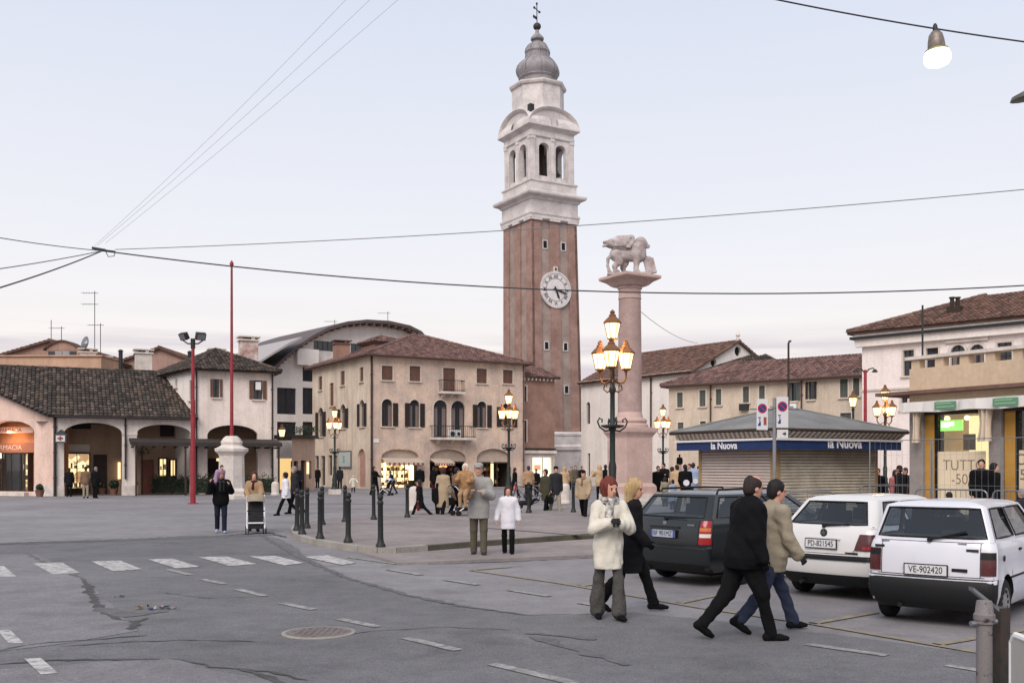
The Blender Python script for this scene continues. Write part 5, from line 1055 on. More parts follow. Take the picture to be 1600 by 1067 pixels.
mb = MB(); mb.tube([(0, 0, 48.8), (0, 0, 51.0)], .05, 6); mb.tube([(-.5, -.3, 50.3), (.5, .3, 50.3)], .05, 6)
for s in (-1, 1): mb.box((s * .5, s * .3, 50.3), (.22, .1, .22)); 
mb.box((0, 0, 51.0), (.16, .1, .24)); mb.build('cross', M_dark, tow); mb = MB(); mb.poly([(0, 0, 49.5), (-.75, -.45, 49.4), (-.8, -.48, 49.05), (0, 0, 49.15)]); mb.poly([(0, .03, 49.5), (-.75, -.42, 49.4), (-.8, -.45, 49.05), (0, .03, 49.15)][::-1]); mb.build('weather_vane', M_dark, tow)
mb = MB(); mb.box((-2.3, -2.2, 37.9), (.5, .5, .9)); mb.build('vent', M_dark, tow)
# clock on the sunny face
ck = empty('clock', (0, 0, 0)); ck.parent = tow; ORG[ck.name] = Vector((0, 0, 0)); hC_ = (sB + (sT - sB) * (19.7 - zs_) / (zt_ - zs_)) / 2; CZ, CR = 19.75, 1.82
def disc(r0, r1, y, name, m, parent, n=48, th=.05):
    mb = MB(); V = []
    for i in range(n): a = 2 * math.pi * i / n; V += [(r0 * math.cos(a), y, CZ + r0 * math.sin(a)), (r1 * math.cos(a), y, CZ + r1 * math.sin(a)), (r1 * math.cos(a), y + th, CZ + r1 * math.sin(a))]
    F = []
    for i in range(n): j = (i + 1) % n; F += [(3 * i, 3 * i + 1, 3 * j + 1, 3 * j), (3 * i + 1, 3 * i + 2, 3 * j + 2, 3 * j + 1)]
    mb.add(V, F); return mb.build(name, m, parent)
y0 = -hC_ - .06; M_face = mat('clock_marble', S(214, 210, 210, 1.1), .7, var=.15, vscale=1.5)
disc(.001, CR, y0, 'clock_face', M_face, ck, th=.3); disc(CR - .14, CR + .06, y0 - .05, 'clock_rim', M_ts, ck, th=.3); disc(CR * .62, CR * .66, y0 - .012, 'chapter_ring', M_brk2, ck)
M_num = mat('clock_black', S(44, 40, 42), .6)
for i, t in enumerate(['XII', 'I', 'II', 'III', 'IIII', 'V', 'VI', 'VII', 'VIII', 'IX', 'X', 'XI']):
    a = R(90 - 30 * i); x, z = 1.36 * math.cos(a), CZ + 1.36 * math.sin(a)
    text_mesh(t, .46, M_num, ck, 'numeral', Matrix.Translation((x, y0 - .02, z)) @ Matrix.Rotation(R(90), 4, 'X') @ Matrix.Rotation(-R(30 * i), 4, 'Z'), .012)
def hand(ang, L, w, nm, y):
    a = R(90 - ang); d = Vector((math.cos(a), 0, math.sin(a))); s = Vector((-d.z, 0, d.x)); c = Vector((0, y, CZ)); mb = MB(); P = [c - d * .35 - s * w * .6, c + d * L * .7 - s * w, c + d * L, c + d * L * .7 + s * w, c - d * .35 + s * w * .6]; mb.add(P + [p + Vector((0, .03, 0)) for p in P], [(0, 1, 2, 3, 4), (9, 8, 7, 6, 5)] + [(i, 5 + i, 5 + (i + 1) % 5, (i + 1) % 5) for i in range(5)]); mb.f = [f[::-1] for f in mb.f]; mb.build(nm, M_num, ck)
hand(158, 1.05, .12, 'hour_hand', y0 - .07); hand(104, 1.5, .09, 'minute_hand', y0 - .11); disc(.001, .13, y0 - .13, 'hub', M_num, ck, 16)
mb = MB(); mb.box((0, y0 + .03, CZ + CR + .28), (.5, .1, .55)); cr_ = mb.build('clock_crest', M_ts, ck); mb = MB(); mb.box((0, y0 - .03, CZ + CR + .28), (.2, .03, .26)); mb.build('crest_opening', M_black, ck)
for o_ in list(tow.children):
    if o_.type == 'MESH':
        for v in o_.data.vertices:
            if o_.name.startswith(('onion_dome', 'dome_rib')): v.co.x *= .85; v.co.y *= .85
            if v.co.z > 25.4: v.co.z = 26.75 + (v.co.z - 25.55) * .918
tow.rotation_mode = 'ZYX'; tow.location = (3.25, 103.8, 0); tow.rotation_euler = (0, R(-.75), R(31))
# ------------------------------------------------------------------ lion column
colm = empty('lion_column', W(984, 760, 45), 'pink stone column on a stepped pedestal in the square', 'column'); colm.location.z = 0; ORG[colm.name] = Vector(colm.location); cx, cy = colm.location.x, colm.location.y
sc45 = 45 / FPX
def zc(py): return EYE + (HZ - py) * sc45
def sqstack(rows, name, m, a=31):
    mb = MB(); V = []; F = []
    for s, z in rows:
        for x, y in ((-1, -1), (1, -1), (1, 1), (-1, 1)): q = dirs(a) * (x * s / 2) + Vector((-dirs(a).y, dirs(a).x)) * (y * s / 2); V.append((cx + q.x, cy + q.y, z))
    n = len(rows)
    for i in range(n - 1): k = 4 * i; F += [(k + j, k + (j + 1) % 4, k + 4 + (j + 1) % 4, k + 4 + j) for j in range(4)]
    F += [(3, 2, 1, 0), tuple(range(4 * n - 4, 4 * n))]; mb.add(V, F); return mb.build(name, m, colm)
sqstack([(2.2, 0), (2.2, .28), (2.0, .285), (2.0, .56)], 'steps', M_stone)
pedz = zc(672)
sqstack([(1.72, .55), (1.72, .9), (1.6, 1.0), (1.44, 1.06), (1.44, pedz - .35), (1.52, pedz - .25), (1.72, pedz - .1), (1.75, pedz), (1.75, pedz + .1), (1.3, pedz + .12)], 'pedestal', M_pink)
b0 = pedz + .1; prof = [(.84, b0), (.84, b0 + .12), (.74, b0 + .2), (.79, b0 + .3), (.76, b0 + .38), (.61, b0 + .45), (.575, b0 + .62), (.55, b0 + .7)]
mb = MB(); mb.lathe(prof, 28, (cx, cy, 0)); mb.build('column_base', M_pink, colm, True, 35)
zt = zc(468); n = 12; mb = MB(); mb.lathe([(.548 - .05 * (i / n) ** 1.6, b0 + .7 + (zt - b0 - .7) * i / n) for i in range(n + 1)], 28, (cx, cy, 0)); mb.build('shaft', mat('rose_column_stone', S(172, 150, 144, 1.05), .85, c2=S(152, 128, 122, 1.0), vscale=1.3, fine=.1, bump=.15, bscale=10), colm, True, 35)
z1 = zc(449); mb = MB(); mb.lathe([(.515, zt), (.53, zt + .02), (.51, zt + .05), (.5, z1 - .12), (.56, z1 - .08), (.56, z1 - .02), (.52, z1)], 28, (cx, cy, 0)); mb.build('necking', M_pink, colm, True, 35)
z2 = zc(433); sqstack([(1.0, z1), (1.2, z1 + .05), (1.5, z1 + .2), (1.98, z2 - .13), (2.02, z2 - .1), (2.02, z2), (1.7, z2 + .06)], 'capital', M_pink)
# the winged lion, walking right, paw on a book
V_ = lambda x, y, z: np.array([x, y, z])
sf = SDF((-1.45, -.6, -.05), (1.45, .6, 2.05), .026)
k = .07
sf.cap((-.62, 0, 1.0), (.42, 0, 1.04), .36, .42, k=k, flat=((0, 1, 0), 1.15))      # barrel
sf.ell((.48, 0, 1.06), (.42, .34, .50), k=.1)                                          # chest
sf.ell((-.60, 0, 1.0), (.30, .27, .33), k=.1)                                         # rump
sf.cap((.46, 0, 1.25), (.6, 0, 1.56), .36, .32, k=.1); sf.ell((.62, 0, 1.5), (.32, .32, .38), k=.06)   # mane and head
sf.cap((.80, 0, 1.48), (.98, 0, 1.40), .16, .11, k=.05); sf.ell((.86, 0, 1.6), (.1, .15, .08), k=.04)
for s in (-1, 1): sf.ell((.62, s * .19, 1.75), (.06, .05, .09), k=.03)
for s, f, b in ((1, .05, .0), (-1, 0, 0)):
    pass
def leg(pts, rs):
    for (a, b), (r0, r1) in zip(zip(pts, pts[1:]), zip(rs, rs[1:])): sf.cap(a, b, r0, r1, k=.05)
leg([(.46, -.17, 1.0), (.40, -.19, .58), (.36, -.19, .14), (.46, -.19, .07)], [.23, .16, .12, .12])      # standing foreleg
leg([(.56, .17, 1.0), (.86, .18, .78), (1.06, .18, .80)], [.22, .16, .13])                                 # raised foreleg on book
leg([(-.62, -.17, .95), (-.50, -.19, .58), (-.72, -.19, .38), (-.70, -.19, .1), (-.58, -.19, .07)], [.30, .20, .13, .11, .12])
leg([(-.50, .17, .92), (-.18, .19, .6), (-.30, .19, .36), (-.20, .19, .1), (-.08, .19, .07)], [.28, .19, .13, .11, .12])
leg([(-.88, 0, 1.02), (-1.06, 0, .8), (-1.08, 0, .45), (-1.02, 0, .2), (-.9, 0, .08)], [.09, .08, .07, .07, .07])
for s in (-1, 1):                                                                       # wings swept back
    for (a, b, r0, r1) in (((.34, s * .28, 1.22), (.10, s * .34, 1.74), .2, .19), ((.10, s * .34, 1.74), (-.55, s * .36, 1.76), .19, .15), ((-.1, s * .33, 1.5), (-.85, s * .36, 1.58), .18, .12), ((-.55, s * .36, 1.74), (-1.28, s * .36, 1.54), .14, .07), ((-.2, s * .33, 1.32), (-.7, s * .35, 1.40), .15, .09)): sf.cap(a, b, r0, r1, k=.05, flat=((0, 1, 0), 1.8))
for s in (-1, 1):                                                                       # feathers, layered
    for i in range(8):
        t = i / 7; a = np.array([.08 - .30 * t, s * .46, 1.78 - .42 * t]); b = np.array([-1.30 + .52 * t, s * .44, 1.58 - .20 * t]); sf.cap(a, b, .055, .04, k=.012)
    for i in range(6):
        t = i / 5; a = np.array([.26 - .22 * t, s * .42, 1.62 - .34 * t]); sf.cap(a, a + np.array([-.42, 0, .06]), .055, .045, k=.012)
for i in range(26):                                                                     # curls of the mane
    a = rng.uniform(0, 6.28); q = rng.uniform(-.9, .9); sf.ell((.54 + .30 * math.cos(a) * .8 - .05, .33 * q, 1.36 + .36 * math.sin(a)), (.07, .06, .09), k=.02)
sf.folds(.010, 26, 3)
lion = empty('lion_statue', (0, 0, 0), 'weathered grey winged lion statue standing on the column top', 'statue'); sdf_obj(sf, 'body', [mat('grey_statue_stone', S(186, 178, 176, 1.05), .9, c2=S(146, 130, 128), vscale=2.2, fine=.12, bump=.25, bscale=14)], lion)
mb = MB(); M = Matrix.Rotation(R(-14), 3, 'Y'); mb.box((1.10, .12, .40), (.52, .30, .78), M=M); mb.build('book', MATS['grey_statue_stone'], lion)
mb = MB(); mb.box((0, 0, -.03), (2.2, .85, .12)); mb.build('base_slab', MATS['grey_statue_stone'], lion)
lion.location = (cx - .05, cy, z2 + .14); lion.rotation_euler = (0, 0, R(-4)); lion.scale = (.88, .88, .88)
# ------------------------------------------------------------------ street lamps with lanterns
E_lamp = emit('lantern_glow', (1.0, .66, .29), 2.3)
def lantern(root, c, s=1.0):
    lf = None; n = 6; mb = MB()
    rb, rt, h = .12 * s, .205 * s, .40 * s
    for i in range(n):
        a = 2 * math.pi * i / n; mb.tube([(c[0] + rb * math.cos(a), c[1] + rb * math.sin(a), c[2]), (c[0] + rt * math.cos(a), c[1] + rt * math.sin(a), c[2] + h)], .012 * s, 4)
    mb.lathe([(.03 * s, -.10 * s), (.05 * s, -.05 * s), (rb * 1.08, -.02 * s), (rb * 1.08, .012 * s)], n, c); mb.lathe([(rt * 1.1, h - .01), (rt * 1.15, h + .02), (rt * .8, h + .10 * s), (.09 * s, h + .17 * s), (.09 * s, h + .21 * s), (.05 * s, h + .24 * s), (.07 * s, h + .28 * s), (.02, h + .34 * s)], n, c)
    lf = mb.build('lantern', mat('lantern_copper', S(120, 82, 54), .6, var=.2), root)
    mb = MB(); mb.lathe([(rb * .93, .013 * s), (rt * .93, h - .012)], n, c); mb.build('lantern_glass', E_lamp, lf); return lf
def lamp_post(name, label, group, H=5.7, rot=0.0, dark=True):
    root = empty(name, (0, 0, 0), label, 'street lamp', group); z1 = H - 1.75
    mb = MB(); mb.box((0, 0, .16), (.62, .62, .34)); mb.build('stone_base', M_stone, root)
    pr = [(.26, .33), (.26, .42), (.2, .5), (.22, .62), (.17, .75), (.2, .95), (.14, 1.1), (.15, 1.2), (.105, 1.35), (.12, 1.7), (.085, 1.85), (.08, 2.6), (.11, 2.66), (.11, 2.74), (.075, 2.8), (.07, z1 - .4), (.1, z1 - .34), (.1, z1 - .26), (.07, z1 - .2), (.06, z1 + .2), (.12, z1 + .3), (.12, z1 + .36), (.045, z1 + .45), (.04, H - .82)]
    pr = [(r * .86, z) for r, z in pr]; mb = MB(); mb.lathe(pr, 14); mb.build('post', M_green_iron, root, True, 40)
    for i in range(4):                                    # scrolled brackets half way up
        a = R(90 * i + 20) + rot; mb = MB(); mb.tube([((.07 + r) * math.cos(a), (.07 + r) * math.sin(a), z) for r, z in ((0, 2.62), (.12, 2.60), (.26, 2.7), (.32, 2.84), (.27, 2.93), (.2, 2.89), (.21, 2.82))], .022, 5); mb.build('scroll', M_green_iron, root)
    mb = MB(); mb.lathe([(.2, 2.68), (.3, 2.72), (.3, 2.75), (.08, 2.78)], 14); mb.build('collar', M_green_iron, root)
    for i in range(3):
        a = R(120 * i) + rot; c_, s_ = math.cos(a), math.sin(a); mb = MB()
        mb.tube([(r * c_, r * s_, z) for r, z in ((.05, z1 - .05), (.2, z1 - .14), (.32, z1 - .1), (.38, z1 + .02), (.38, z1 + .14))], .028, 6); mb.tube([(r * c_, r * s_, z) for r, z in ((.05, z1 - .3), (.16, z1 - .36), (.27, z1 - .28), (.25, z1 - .18), (.17, z1 - .2))], .02, 5)
        mb.build('arm', mat('lamp_bronze', S(104, 74, 52), .6, var=.25), root); lantern(root, (.38 * c_, .38 * s_, z1 + .24))
    lantern(root, (0, 0, H - .76), 1.0)
    L = bpy.data.lights.new('lamp_light', 'POINT'); L.energy = 170; L.color = (1, .56, .22); L.shadow_soft_size = .35; lo = bpy.data.objects.new('lamp_light', L); COL.objects.link(lo); lo.location = (0, 0, z1 + .62); lo.parent = root
    return root
LG = 'lantern lamps around the square'
lp0 = lamp_post('street_lamp', 'largest looking iron lamp with lit lanterns, just left of the lion column', LG, rot=R(-100)); first = True
for px, d, ra, lab in ((957, 25.2, 0, None), (795, 49.7, 15, 'iron lamp with lit lanterns in front of the palazzo right end'), (523, 63.7, 30, 'iron lamp with lit lanterns by the palazzo left wall'), (1036, 62, 10, 'iron lamp with lit lanterns just right of the column pedestal'), (1383, 47, 40, 'iron lamp with lit lanterns behind the kiosk right end')):
    o = lp0 if lab is None else copy_tree(lp0); o.location = ((px - 800) * d / FPX, d, .12 if 20 < d < 30 else 0); o.rotation_euler = (0, 0, R(ra) if lab else 0)
    if lab: o['label'] = lab
def single_lamp(px, py, d, label, wallp=None):
    p = W(px, py, d); root = empty('wall_lamp', p, label, 'wall lamp'); lf = lantern(root, (p.x, p.y, p.z - .22), 1.15)
    mb = MB(); mb.tube([p + Vector((0, 0, .45)), p + Vector((.1, .2, .62)), p + Vector((.25, .7, .6))], .025, 5); mb.build('bracket', M_dark, root); return root
single_lamp(440.5, 677, 66, 'single lit orange lantern by the dark canopy end')
# lamp on a short post by the white house
p = W(1333, 628, 52); rt = empty('street_lamp', (p.x, p.y, 0), 'single lit lantern on a post beside the red mast at right', 'street lamp'); mb = MB(); mb.lathe([(.14, 0), (.14, .3), (.07, .5), (.06, p.z - .45), (.1, p.z - .4), (.03, p.z - .3)], 10, (p.x, p.y, 0)); mb.build('post', M_dark, rt); lantern(rt, (p.x, p.y, p.z - .25), 1.15)
# ------------------------------------------------------------------ masts
d = 55; p = G(362, 779); fp = empty('flagpole', p, 'tall red flagpole on a white stone pedestal', 'flagpole')
def Zp(py, d): return EYE + (HZ - py) * d / FPX
dd_ = p.y; ss = dd_ / FPX
zt2 = Zp(681, dd_)
mb = MB(); mb.lathe([(1.05, 0), (1.05, .2), (.9, .22), (.9, .42), (.84, .5), (.72, .6), (.68, zt2 - 1.1), (.74, zt2 - 1.0), (.9, zt2 - .85), (.92, zt2 - .7), (.7, zt2 - .62), (.55, zt2 - .5), (.6, zt2 - .35), (.45, zt2 - .12), (.3, zt2)], 8, (p.x, p.y, 0), a0=R(22.5)); mb.build('pedestal', M_stone, fp)
mb = MB(); mb.lathe([(.10, zt2 - .02), (.085, zt2 + 4), (.06, Zp(416, dd_)), (.1, Zp(415, dd_)), (.12, Zp(412, dd_)), (.02, Zp(407, dd_))], 12, (p.x, p.y, 0)); mb.build('pole', M_red, fp, True, 40)
p = G(301.5, 787); fl = empty('floodlight_mast', p, 'red floodlight mast with two lamp heads left of the flagpole', 'floodlight mast'); zt3 = Zp(533, p.y)
mb = MB(); mb.lathe([(.26, 0), (.26, .04), (.13, .05), (.13, 2.6), (.11, 2.62), (.11, 5), (.085, 5.02), (.08, zt3)], 12, (p.x, p.y, 0)); mb.build('pole', M_red, fl, True, 40)
mb = MB(); mb.tube([(p.x - .5, p.y, zt3 + .05), (p.x - .25, p.y, zt3 - .12), (p.x + .25, p.y, zt3 - .12), (p.x + .5, p.y, zt3 + .05)], .035, 6); mb.cyl((p.x, p.y, zt3 - .35), (p.x, p.y, zt3 + .12), .11, n=10); mb.build('crossarm', M_dark, fl)
for s in (-1, 1):
    mb = MB(); M = Matrix.Rotation(R(35 * s), 3, 'Z') @ Matrix.Rotation(R(28), 3, 'X'); c = (p.x + s * .40, p.y - .1, zt3 + .22); mb.box(c, (.46, .22, .34), M=M); h = mb.build('lamp_head', M_dark, fl); mb = MB(); mb.box(Vector(c) + M @ Vector((0, -.12, 0)), (.38, .02, .27), M=M); mb.build('lamp_lens', M_metal, h)
# red mast with double arm by the white house
p = G(1352, 782); mm = empty('red_mast', p, 'slim dark red mast with a curled double arm by the white house', 'mast'); ztm = Zp(578, p.y)
mb = MB(); mb.lathe([(.12, 0), (.1, 2), (.08, ztm)], 10, (p.x, p.y, 0)); mb.build('pole', M_red, mm, True, 40); mb = MB()
for s in (-1, 1): mb.tube([(p.x, p.y, ztm - .2), (p.x + s * .2, p.y, ztm + .05), (p.x + s * .42, p.y, ztm + .1), (p.x + s * .5, p.y, ztm - .02)], .035, 6)
mb.build('double_arm', M_dark, mm)
for s in (-1, 1): mb = MB(); mb.lathe([(.05, .1), (.14, .0), (.16, -.06)], 10, (p.x + s * .5, p.y, ztm - .06)); mb.build('lamp_head', M_dark, mm)
p = W(1232, 760, 44); mm = empty('thin_pole', (p.x, p.y, 0), 'thin dark pole rising behind the kiosk roof', 'pole'); mb = MB(); zz = Zp(537, 44); mb.tube([(p.x, p.y, 0), (p.x, p.y, zz), (p.x + .03, p.y, zz + .1), (p.x + .12, p.y, zz + .12)], .045, 6); mb.build('pole', M_wood_d, mm)
p = W(1441.5, 600, 31); mm = empty('thin_pole', p, 'thin dark mast on the terrace of the tan block', 'pole'); mb = MB(); mb.tube([W(1441.5, 575, 31), W(1441.5, 477, 31)], .03, 6); mb.build('pole', M_dark, mm)
# ------------------------------------------------------------------ bollards
def bollard(label):
    root = empty('bollard', (0, 0, 0), label, 'bollard', 'dark iron bollards around the raised pavement'); mb = MB(); mb.lathe([(.105, 0), (.105, .05), (.08, .09), (.068, .14), (.06, .2), (.056, .9), (.068, .92), (.068, .96), (.048, .99)], 12); mb.build('post', M_dark, root, True, 40)
    mb = MB(); mb.lathe([(.036, .985), (.058, 1.02), (.066, 1.06), (.054, 1.105), (.015, 1.13)], 12); mb.build('ball_top', M_dark, root, True); return root
bl0 = bollard('x'); ords = 'nearest'
BL = [(594.8, 854.5, 'nearest dark bollard, standing alone at the front kerb'), (544, 847.5, 'second dark bollard along the front kerb from the right'), (500, 841.5, 'third dark bollard along the front kerb from the right'), (472, 834.8, 'dark bollard at the rounded nose of the pavement, nearer one of the pair'), (464, 829, 'leftmost dark bollard at the nose of the pavement'), (479.6, 825, 'dark bollard at the nose, right of the overlapping pair'),
      (503.5, 819.5, 'dark bollard half hidden behind a front kerb bollard'), (539, 815, 'far kerb bollard just behind the second front bollard'), (584, 811.5, 'dark far kerb bollard below the woman in black'), (636.5, 808, 'dark far kerb bollard beside the white stone post'), (826, 801, 'dark bollard beside the bicycles'), (896, 800, 'dark bollard left of the man in the brown jacket')]
for i, (x, y, lab) in enumerate(BL):
    o = bl0 if i == 0 else copy_tree(bl0); q = G(x, y, .12); o.location = (q.x, q.y, .12); o.rotation_euler = (random.uniform(-.012, .012), random.uniform(-.012, .012), 0); o['label'] = lab
def stone_post(px, py, w, h, label):
    q = G(px, py); n = 8; P = [(-w / 2, 0), (w / 2, 0)] + [(w / 2 * math.cos(math.pi * i / n), h - w / 2 + w / 2 * math.sin(math.pi * i / n)) for i in range(n + 1)]; root = empty('stone_post', q, label, 'stone post', 'white stone posts')
    mb = MB(); mb.lathe([(w * .5, 0), (w * .5, h - w * .45), (w * .46, h - w * .25), (w * .36, h - w * .1), (w * .2, h - .02), (.02, h)], 14, q); mb.build('post', M_stone, root, True, 50); mb = MB(); mb.lathe([(w * .58, 0), (w * .58, .1), (w * .5, .12)], 14, q); mb.build('foot', M_stone, root)
stone_post(430, 773, .48, .85, 'white rounded stone post beside the hedge'); stone_post(647, 797, .42, 1.0, 'white rounded stone post beside a dark bollard'); stone_post(882.5, 786, .5, .98, 'white rounded stone post right of the coated couple')
# ------------------------------------------------------------------ hedges and shrubs
M_leaf = [mat('leaf_%d' % i, S(*c), .7, spec=.25) for i, c in enumerate([(62, 74, 52), (46, 58, 40), (82, 90, 62), (30, 38, 28)])]
def leaves(mb, c, r, n, size, boxy=False):
    for _ in range(n):
        if boxy: p = Vector([random.uniform(-1, 1) for _ in range(3)])
        else:
            p = Vector([random.gauss(0, 1) for _ in range(3)]).normalized() * (random.random() ** .4)
        p = Vector((c[0] + p.x * r[0], c[1] + p.y * r[1], c[2] + p.z * r[2])); a = Vector([random.gauss(0, 1) for _ in range(3)]).normalized() * size * random.uniform(.6, 1.3); b = a.orthogonal().normalized() * size * .5
        mb.add([p - a, p + b, p + a, p - b], [(0, 1, 2, 3)], random.randrange(4))
def shrub(px, py, wpx, hpx, label, name='shrub', boxy=False, pot=False, trunk=0):
    q = G(px, py); s = q.y / FPX; w, h = wpx * s, hpx * s; root = empty(name, q, label, name.replace('_', ' ')); mb = MB(); z0 = .35 if pot else (.05 if not trunk else trunk)
    core = MB(); core.lathe([(.1, z0), (w * .33, z0 + (h - z0) * .3), (w * .33, z0 + (h - z0) * .65), (.05, h * .88)], 9, (q.x, q.y, 0))
    if boxy:
        core = MB(); core.box((q.x, q.y, h * .42), (w * .86, .3, h * .66)); k = max(3, int(w / .5))
        for i in range(k): leaves(mb, (q.x - w / 2 + w * (i + .5) / k, q.y, z0 + (h - z0) / 2 + random.uniform(-.06, .06)), (w / k * .75, .38, (h - z0) / 2 * random.uniform(.92, 1.1)), 260, .06)
    else: leaves(mb, (q.x, q.y, z0 + (h - z0) / 2), (w / 2, w / 2, (h - z0) / 2), 520, .065)
    core.build('inner_foliage', M_leaf[3], root); f = mb.build('foliage', M_leaf, root); f['kind'] = 'stuff'
    if pot: mb = MB(); mb.lathe([(.18, 0), (.26, .36), (.28, .36), (.28, .4), (.2, .4)], 12, q); mb.build('pot', mat('terracotta', S(128, 92, 80), .85, var=.2), root)
    else: mb = MB(); mb.tube([q, q + Vector((.02, 0, max(z0 + .3, .4)))], .05, 6); mb.build('trunk', M_wood_d, root)
shrub(202, 773, 26, 32, 'round dark shrub between the arcade pier and the slim trunk'); shrub(178, 773, 15, 24, 'small potted shrub under the arcade near the lit slit', pot=True); shrub(269, 772, 68, 32, 'long dark clipped hedge left of the red floodlight mast', 'hedge', True)
shrub(323, 773, 36, 34, 'dark clipped hedge between the red mast and the flagpole', 'hedge', True); shrub(405, 772, 52, 32, 'dark clipped hedge right of the flagpole pedestal', 'hedge', True); shrub(62, 776, 11, 20, 'little potted plant at the chemist corner pier', 'potted_plant', pot=True)
shrub(160, 772, 12, 16, 'low dark plant beside the arcade couple', 'potted_plant', pot=True)
q = G(222, 772); mb = MB(); mb.tube([q, q + Vector((.03, 0, 1.6)), q + Vector((-.02, 0, 3.0))], .045, 6); rt = empty('young_tree', q, 'slim bare trunk of a young tree under the canopy', 'tree'); mb.build('trunk', M_wood_d, rt); mb = MB(); leaves(mb, q + Vector((0, 0, 2.75)), (.7, .4, .3), 120, .06); f = mb.build('crown', M_leaf, rt)
# roof garden greenery on the low annexe
q = W(478, 672, 72); mb = MB(); leaves(mb, q, (1.0, .6, .35), 300, .08); tag(mb.build('climber_plant', M_leaf), 'dark climbing plant spilling over the low annexe roof', 'plant')
# ------------------------------------------------------------------ newspaper kiosk
kc = Vector((412 * 30 / FPX, 30)); ksk = empty('newspaper_kiosk', (kc.x, kc.y, .12), 'shuttered newspaper kiosk with grey hip roof and blue lettered bands', 'kiosk')
frK1 = Fr(kc + gV * 4.56, kc); frK2 = Fr(kc, kc + gU * 5.8); zk = 2.62; M_blue = mat('blue_band', S(32, 52, 96), .6, var=.15, vscale=4)
M_kroof = mat('grey_roof_sheet', S(128, 128, 126), .7, c2=S(104, 102, 100), vscale=.7, fine=.08)
k3 = kc + gU * 5.8 + gV * 4.56; k2, k4 = kc + gU * 5.8, kc + gV * 4.56; ctr = (kc + k3) / 2
ins = .55; w0, w1, w2, w3 = kc + gU * ins + gV * ins, k2 - gU * ins + gV * ins, k3 - gU * ins - gV * ins, k4 + gU * ins - gV * ins
mb = MB(); mb.prism([(p.x, p.y) for p in (w0, w1, w2, w3)], .12, 2.6); mb.build('cabin', mat('kiosk_panel', S(96, 90, 84), .7), ksk)
M_shut = mat('beige_roller_shutter', S(188, 180, 164), .6, c2=S(160, 150, 134), vscale=1.6, fine=.08); M_shut2 = mat('pinkish_roller_shutter', S(186, 172, 164), .6, var=.12, vscale=3)
for fr_, m, nm in ((Fr(w3, w0), M_shut2, 'a'), (Fr(w0, w1), M_shut, 'b')):
    L = fr_.L; sh = fbox(fr_, .14, .2, L - .14, 2.36, .002, .018, mat('shutter_gap', S(104, 94, 86), .8), ksk, 'roller_shutter')
    z = .2
    while z < 2.34:
        mb = MB(); mb.hexa([fr_.P(.14, z, .052), fr_.P(L - .14, z, .052), fr_.P(L - .14, z, .02), fr_.P(.14, z, .02), fr_.P(.14, z + .075, .034), fr_.P(L - .14, z + .075, .034), fr_.P(L - .14, z + .075, .02), fr_.P(.14, z + .075, .02)]); mb.build('slat', m, sh); z += .096
    for u in (.02, L - .14): fbox(fr_, u, .12, u + .12, 2.5, .003, .07, mat('ochre_post', S(156, 130, 90), .6, var=.2), ksk, 'corner_post')
    fbox(fr_, .02, 2.361, L - .02, 2.6, .003, .08, M_wood_d, ksk, 'shutter_box')
for fr_, xc, n_, yc in ((frK1, 1131, 22, 697), (frK2, 1320, 26, 694)):
    L = fr_.L; b = fbox(fr_, 0 if fr_ is frK2 else 0, zk - .27, L - (.0 if fr_ is frK2 else .001), zk, -.06, .0, M_blue, ksk, 'blue_band')
    u, z = fr_.uv(xc, yc); fr_text(fr_, 'la Nuova', u, z + .01,   .32 if fr_ is frK1 else .42, M_white, b, o=.005, sx=1.05, bold=.008)
    fbox(fr_, -.05, zk + .001, L, zk + .07, -.05, .06, M_white, ksk, 'trim')
    mb = MB()
    for i in range(n_): u = L * (i + .2) / n_; mb.hexa([fr_.P(u, zk + .09, .02), fr_.P(u + L / n_ * .45, zk + .09, .02), fr_.P(u + L / n_ * .45, zk + .09, -.1), fr_.P(u, zk + .09, -.1), fr_.P(u + .08, zk + .27, .2), fr_.P(u + .08 + L / n_ * .45, zk + .27, .2), fr_.P(u + .08 + L / n_ * .45, zk + .27, -.1), fr_.P(u + .08, zk + .27, -.1)])
    mb.build('soffit_slats', mat('cream_slats', S(190, 180, 168), .7), ksk)['kind'] = 'stuff'; fbox(fr_, 0, zk + .07, L, zk + .28, -.14, -.12, M_wood_d, ksk, 'soffit_board')
ov = .16; ec = [kc - gU * ov - gV * ov, k2 + gU * ov - gV * ov, k3 + gU * ov + gV * ov, k4 - gU * ov + gV * ov]; zt = 3.74
rdg = [ctr - gU * .5, ctr + gU * .5]; mb = MB(); E_ = [Vector((p.x, p.y, zk + .36)) for p in ec]; Eb = [p - Vector((0, 0, .1)) for p in E_]; r0, r1 = Vector((rdg[0].x, rdg[0].y, zt)), Vector((rdg[1].x, rdg[1].y, zt))
mb.poly([E_[0], E_[1], r1, r0]); mb.poly([E_[1], E_[2], r1]); mb.poly([E_[2], E_[3], r0, r1]); mb.poly([E_[3], E_[0], r0]); mb.poly(Eb[::-1])
for i in range(4): mb.poly([Eb[i], Eb[(i + 1) % 4], E_[(i + 1) % 4], E_[i]])
kr = mb.build('roof', M_kroof, ksk)
for a, b in ((E_[0], r0), (E_[1], r1), (E_[2], r1), (E_[3], r0), (r0, r1)): mb = MB(); mb.tube([a + Vector((0, 0, .01)), b + Vector((0, 0, .02))], .035, 5); mb.build('roof_seam', M_kroof, kr)
for a, b in zip(E_, E_[1:] + E_[:1]): mb = MB(); mb.tube([a - Vector((0, 0, .04)), b - Vector((0, 0, .04))], .05, 6); mb.build('gutter', M_wood_d, kr)
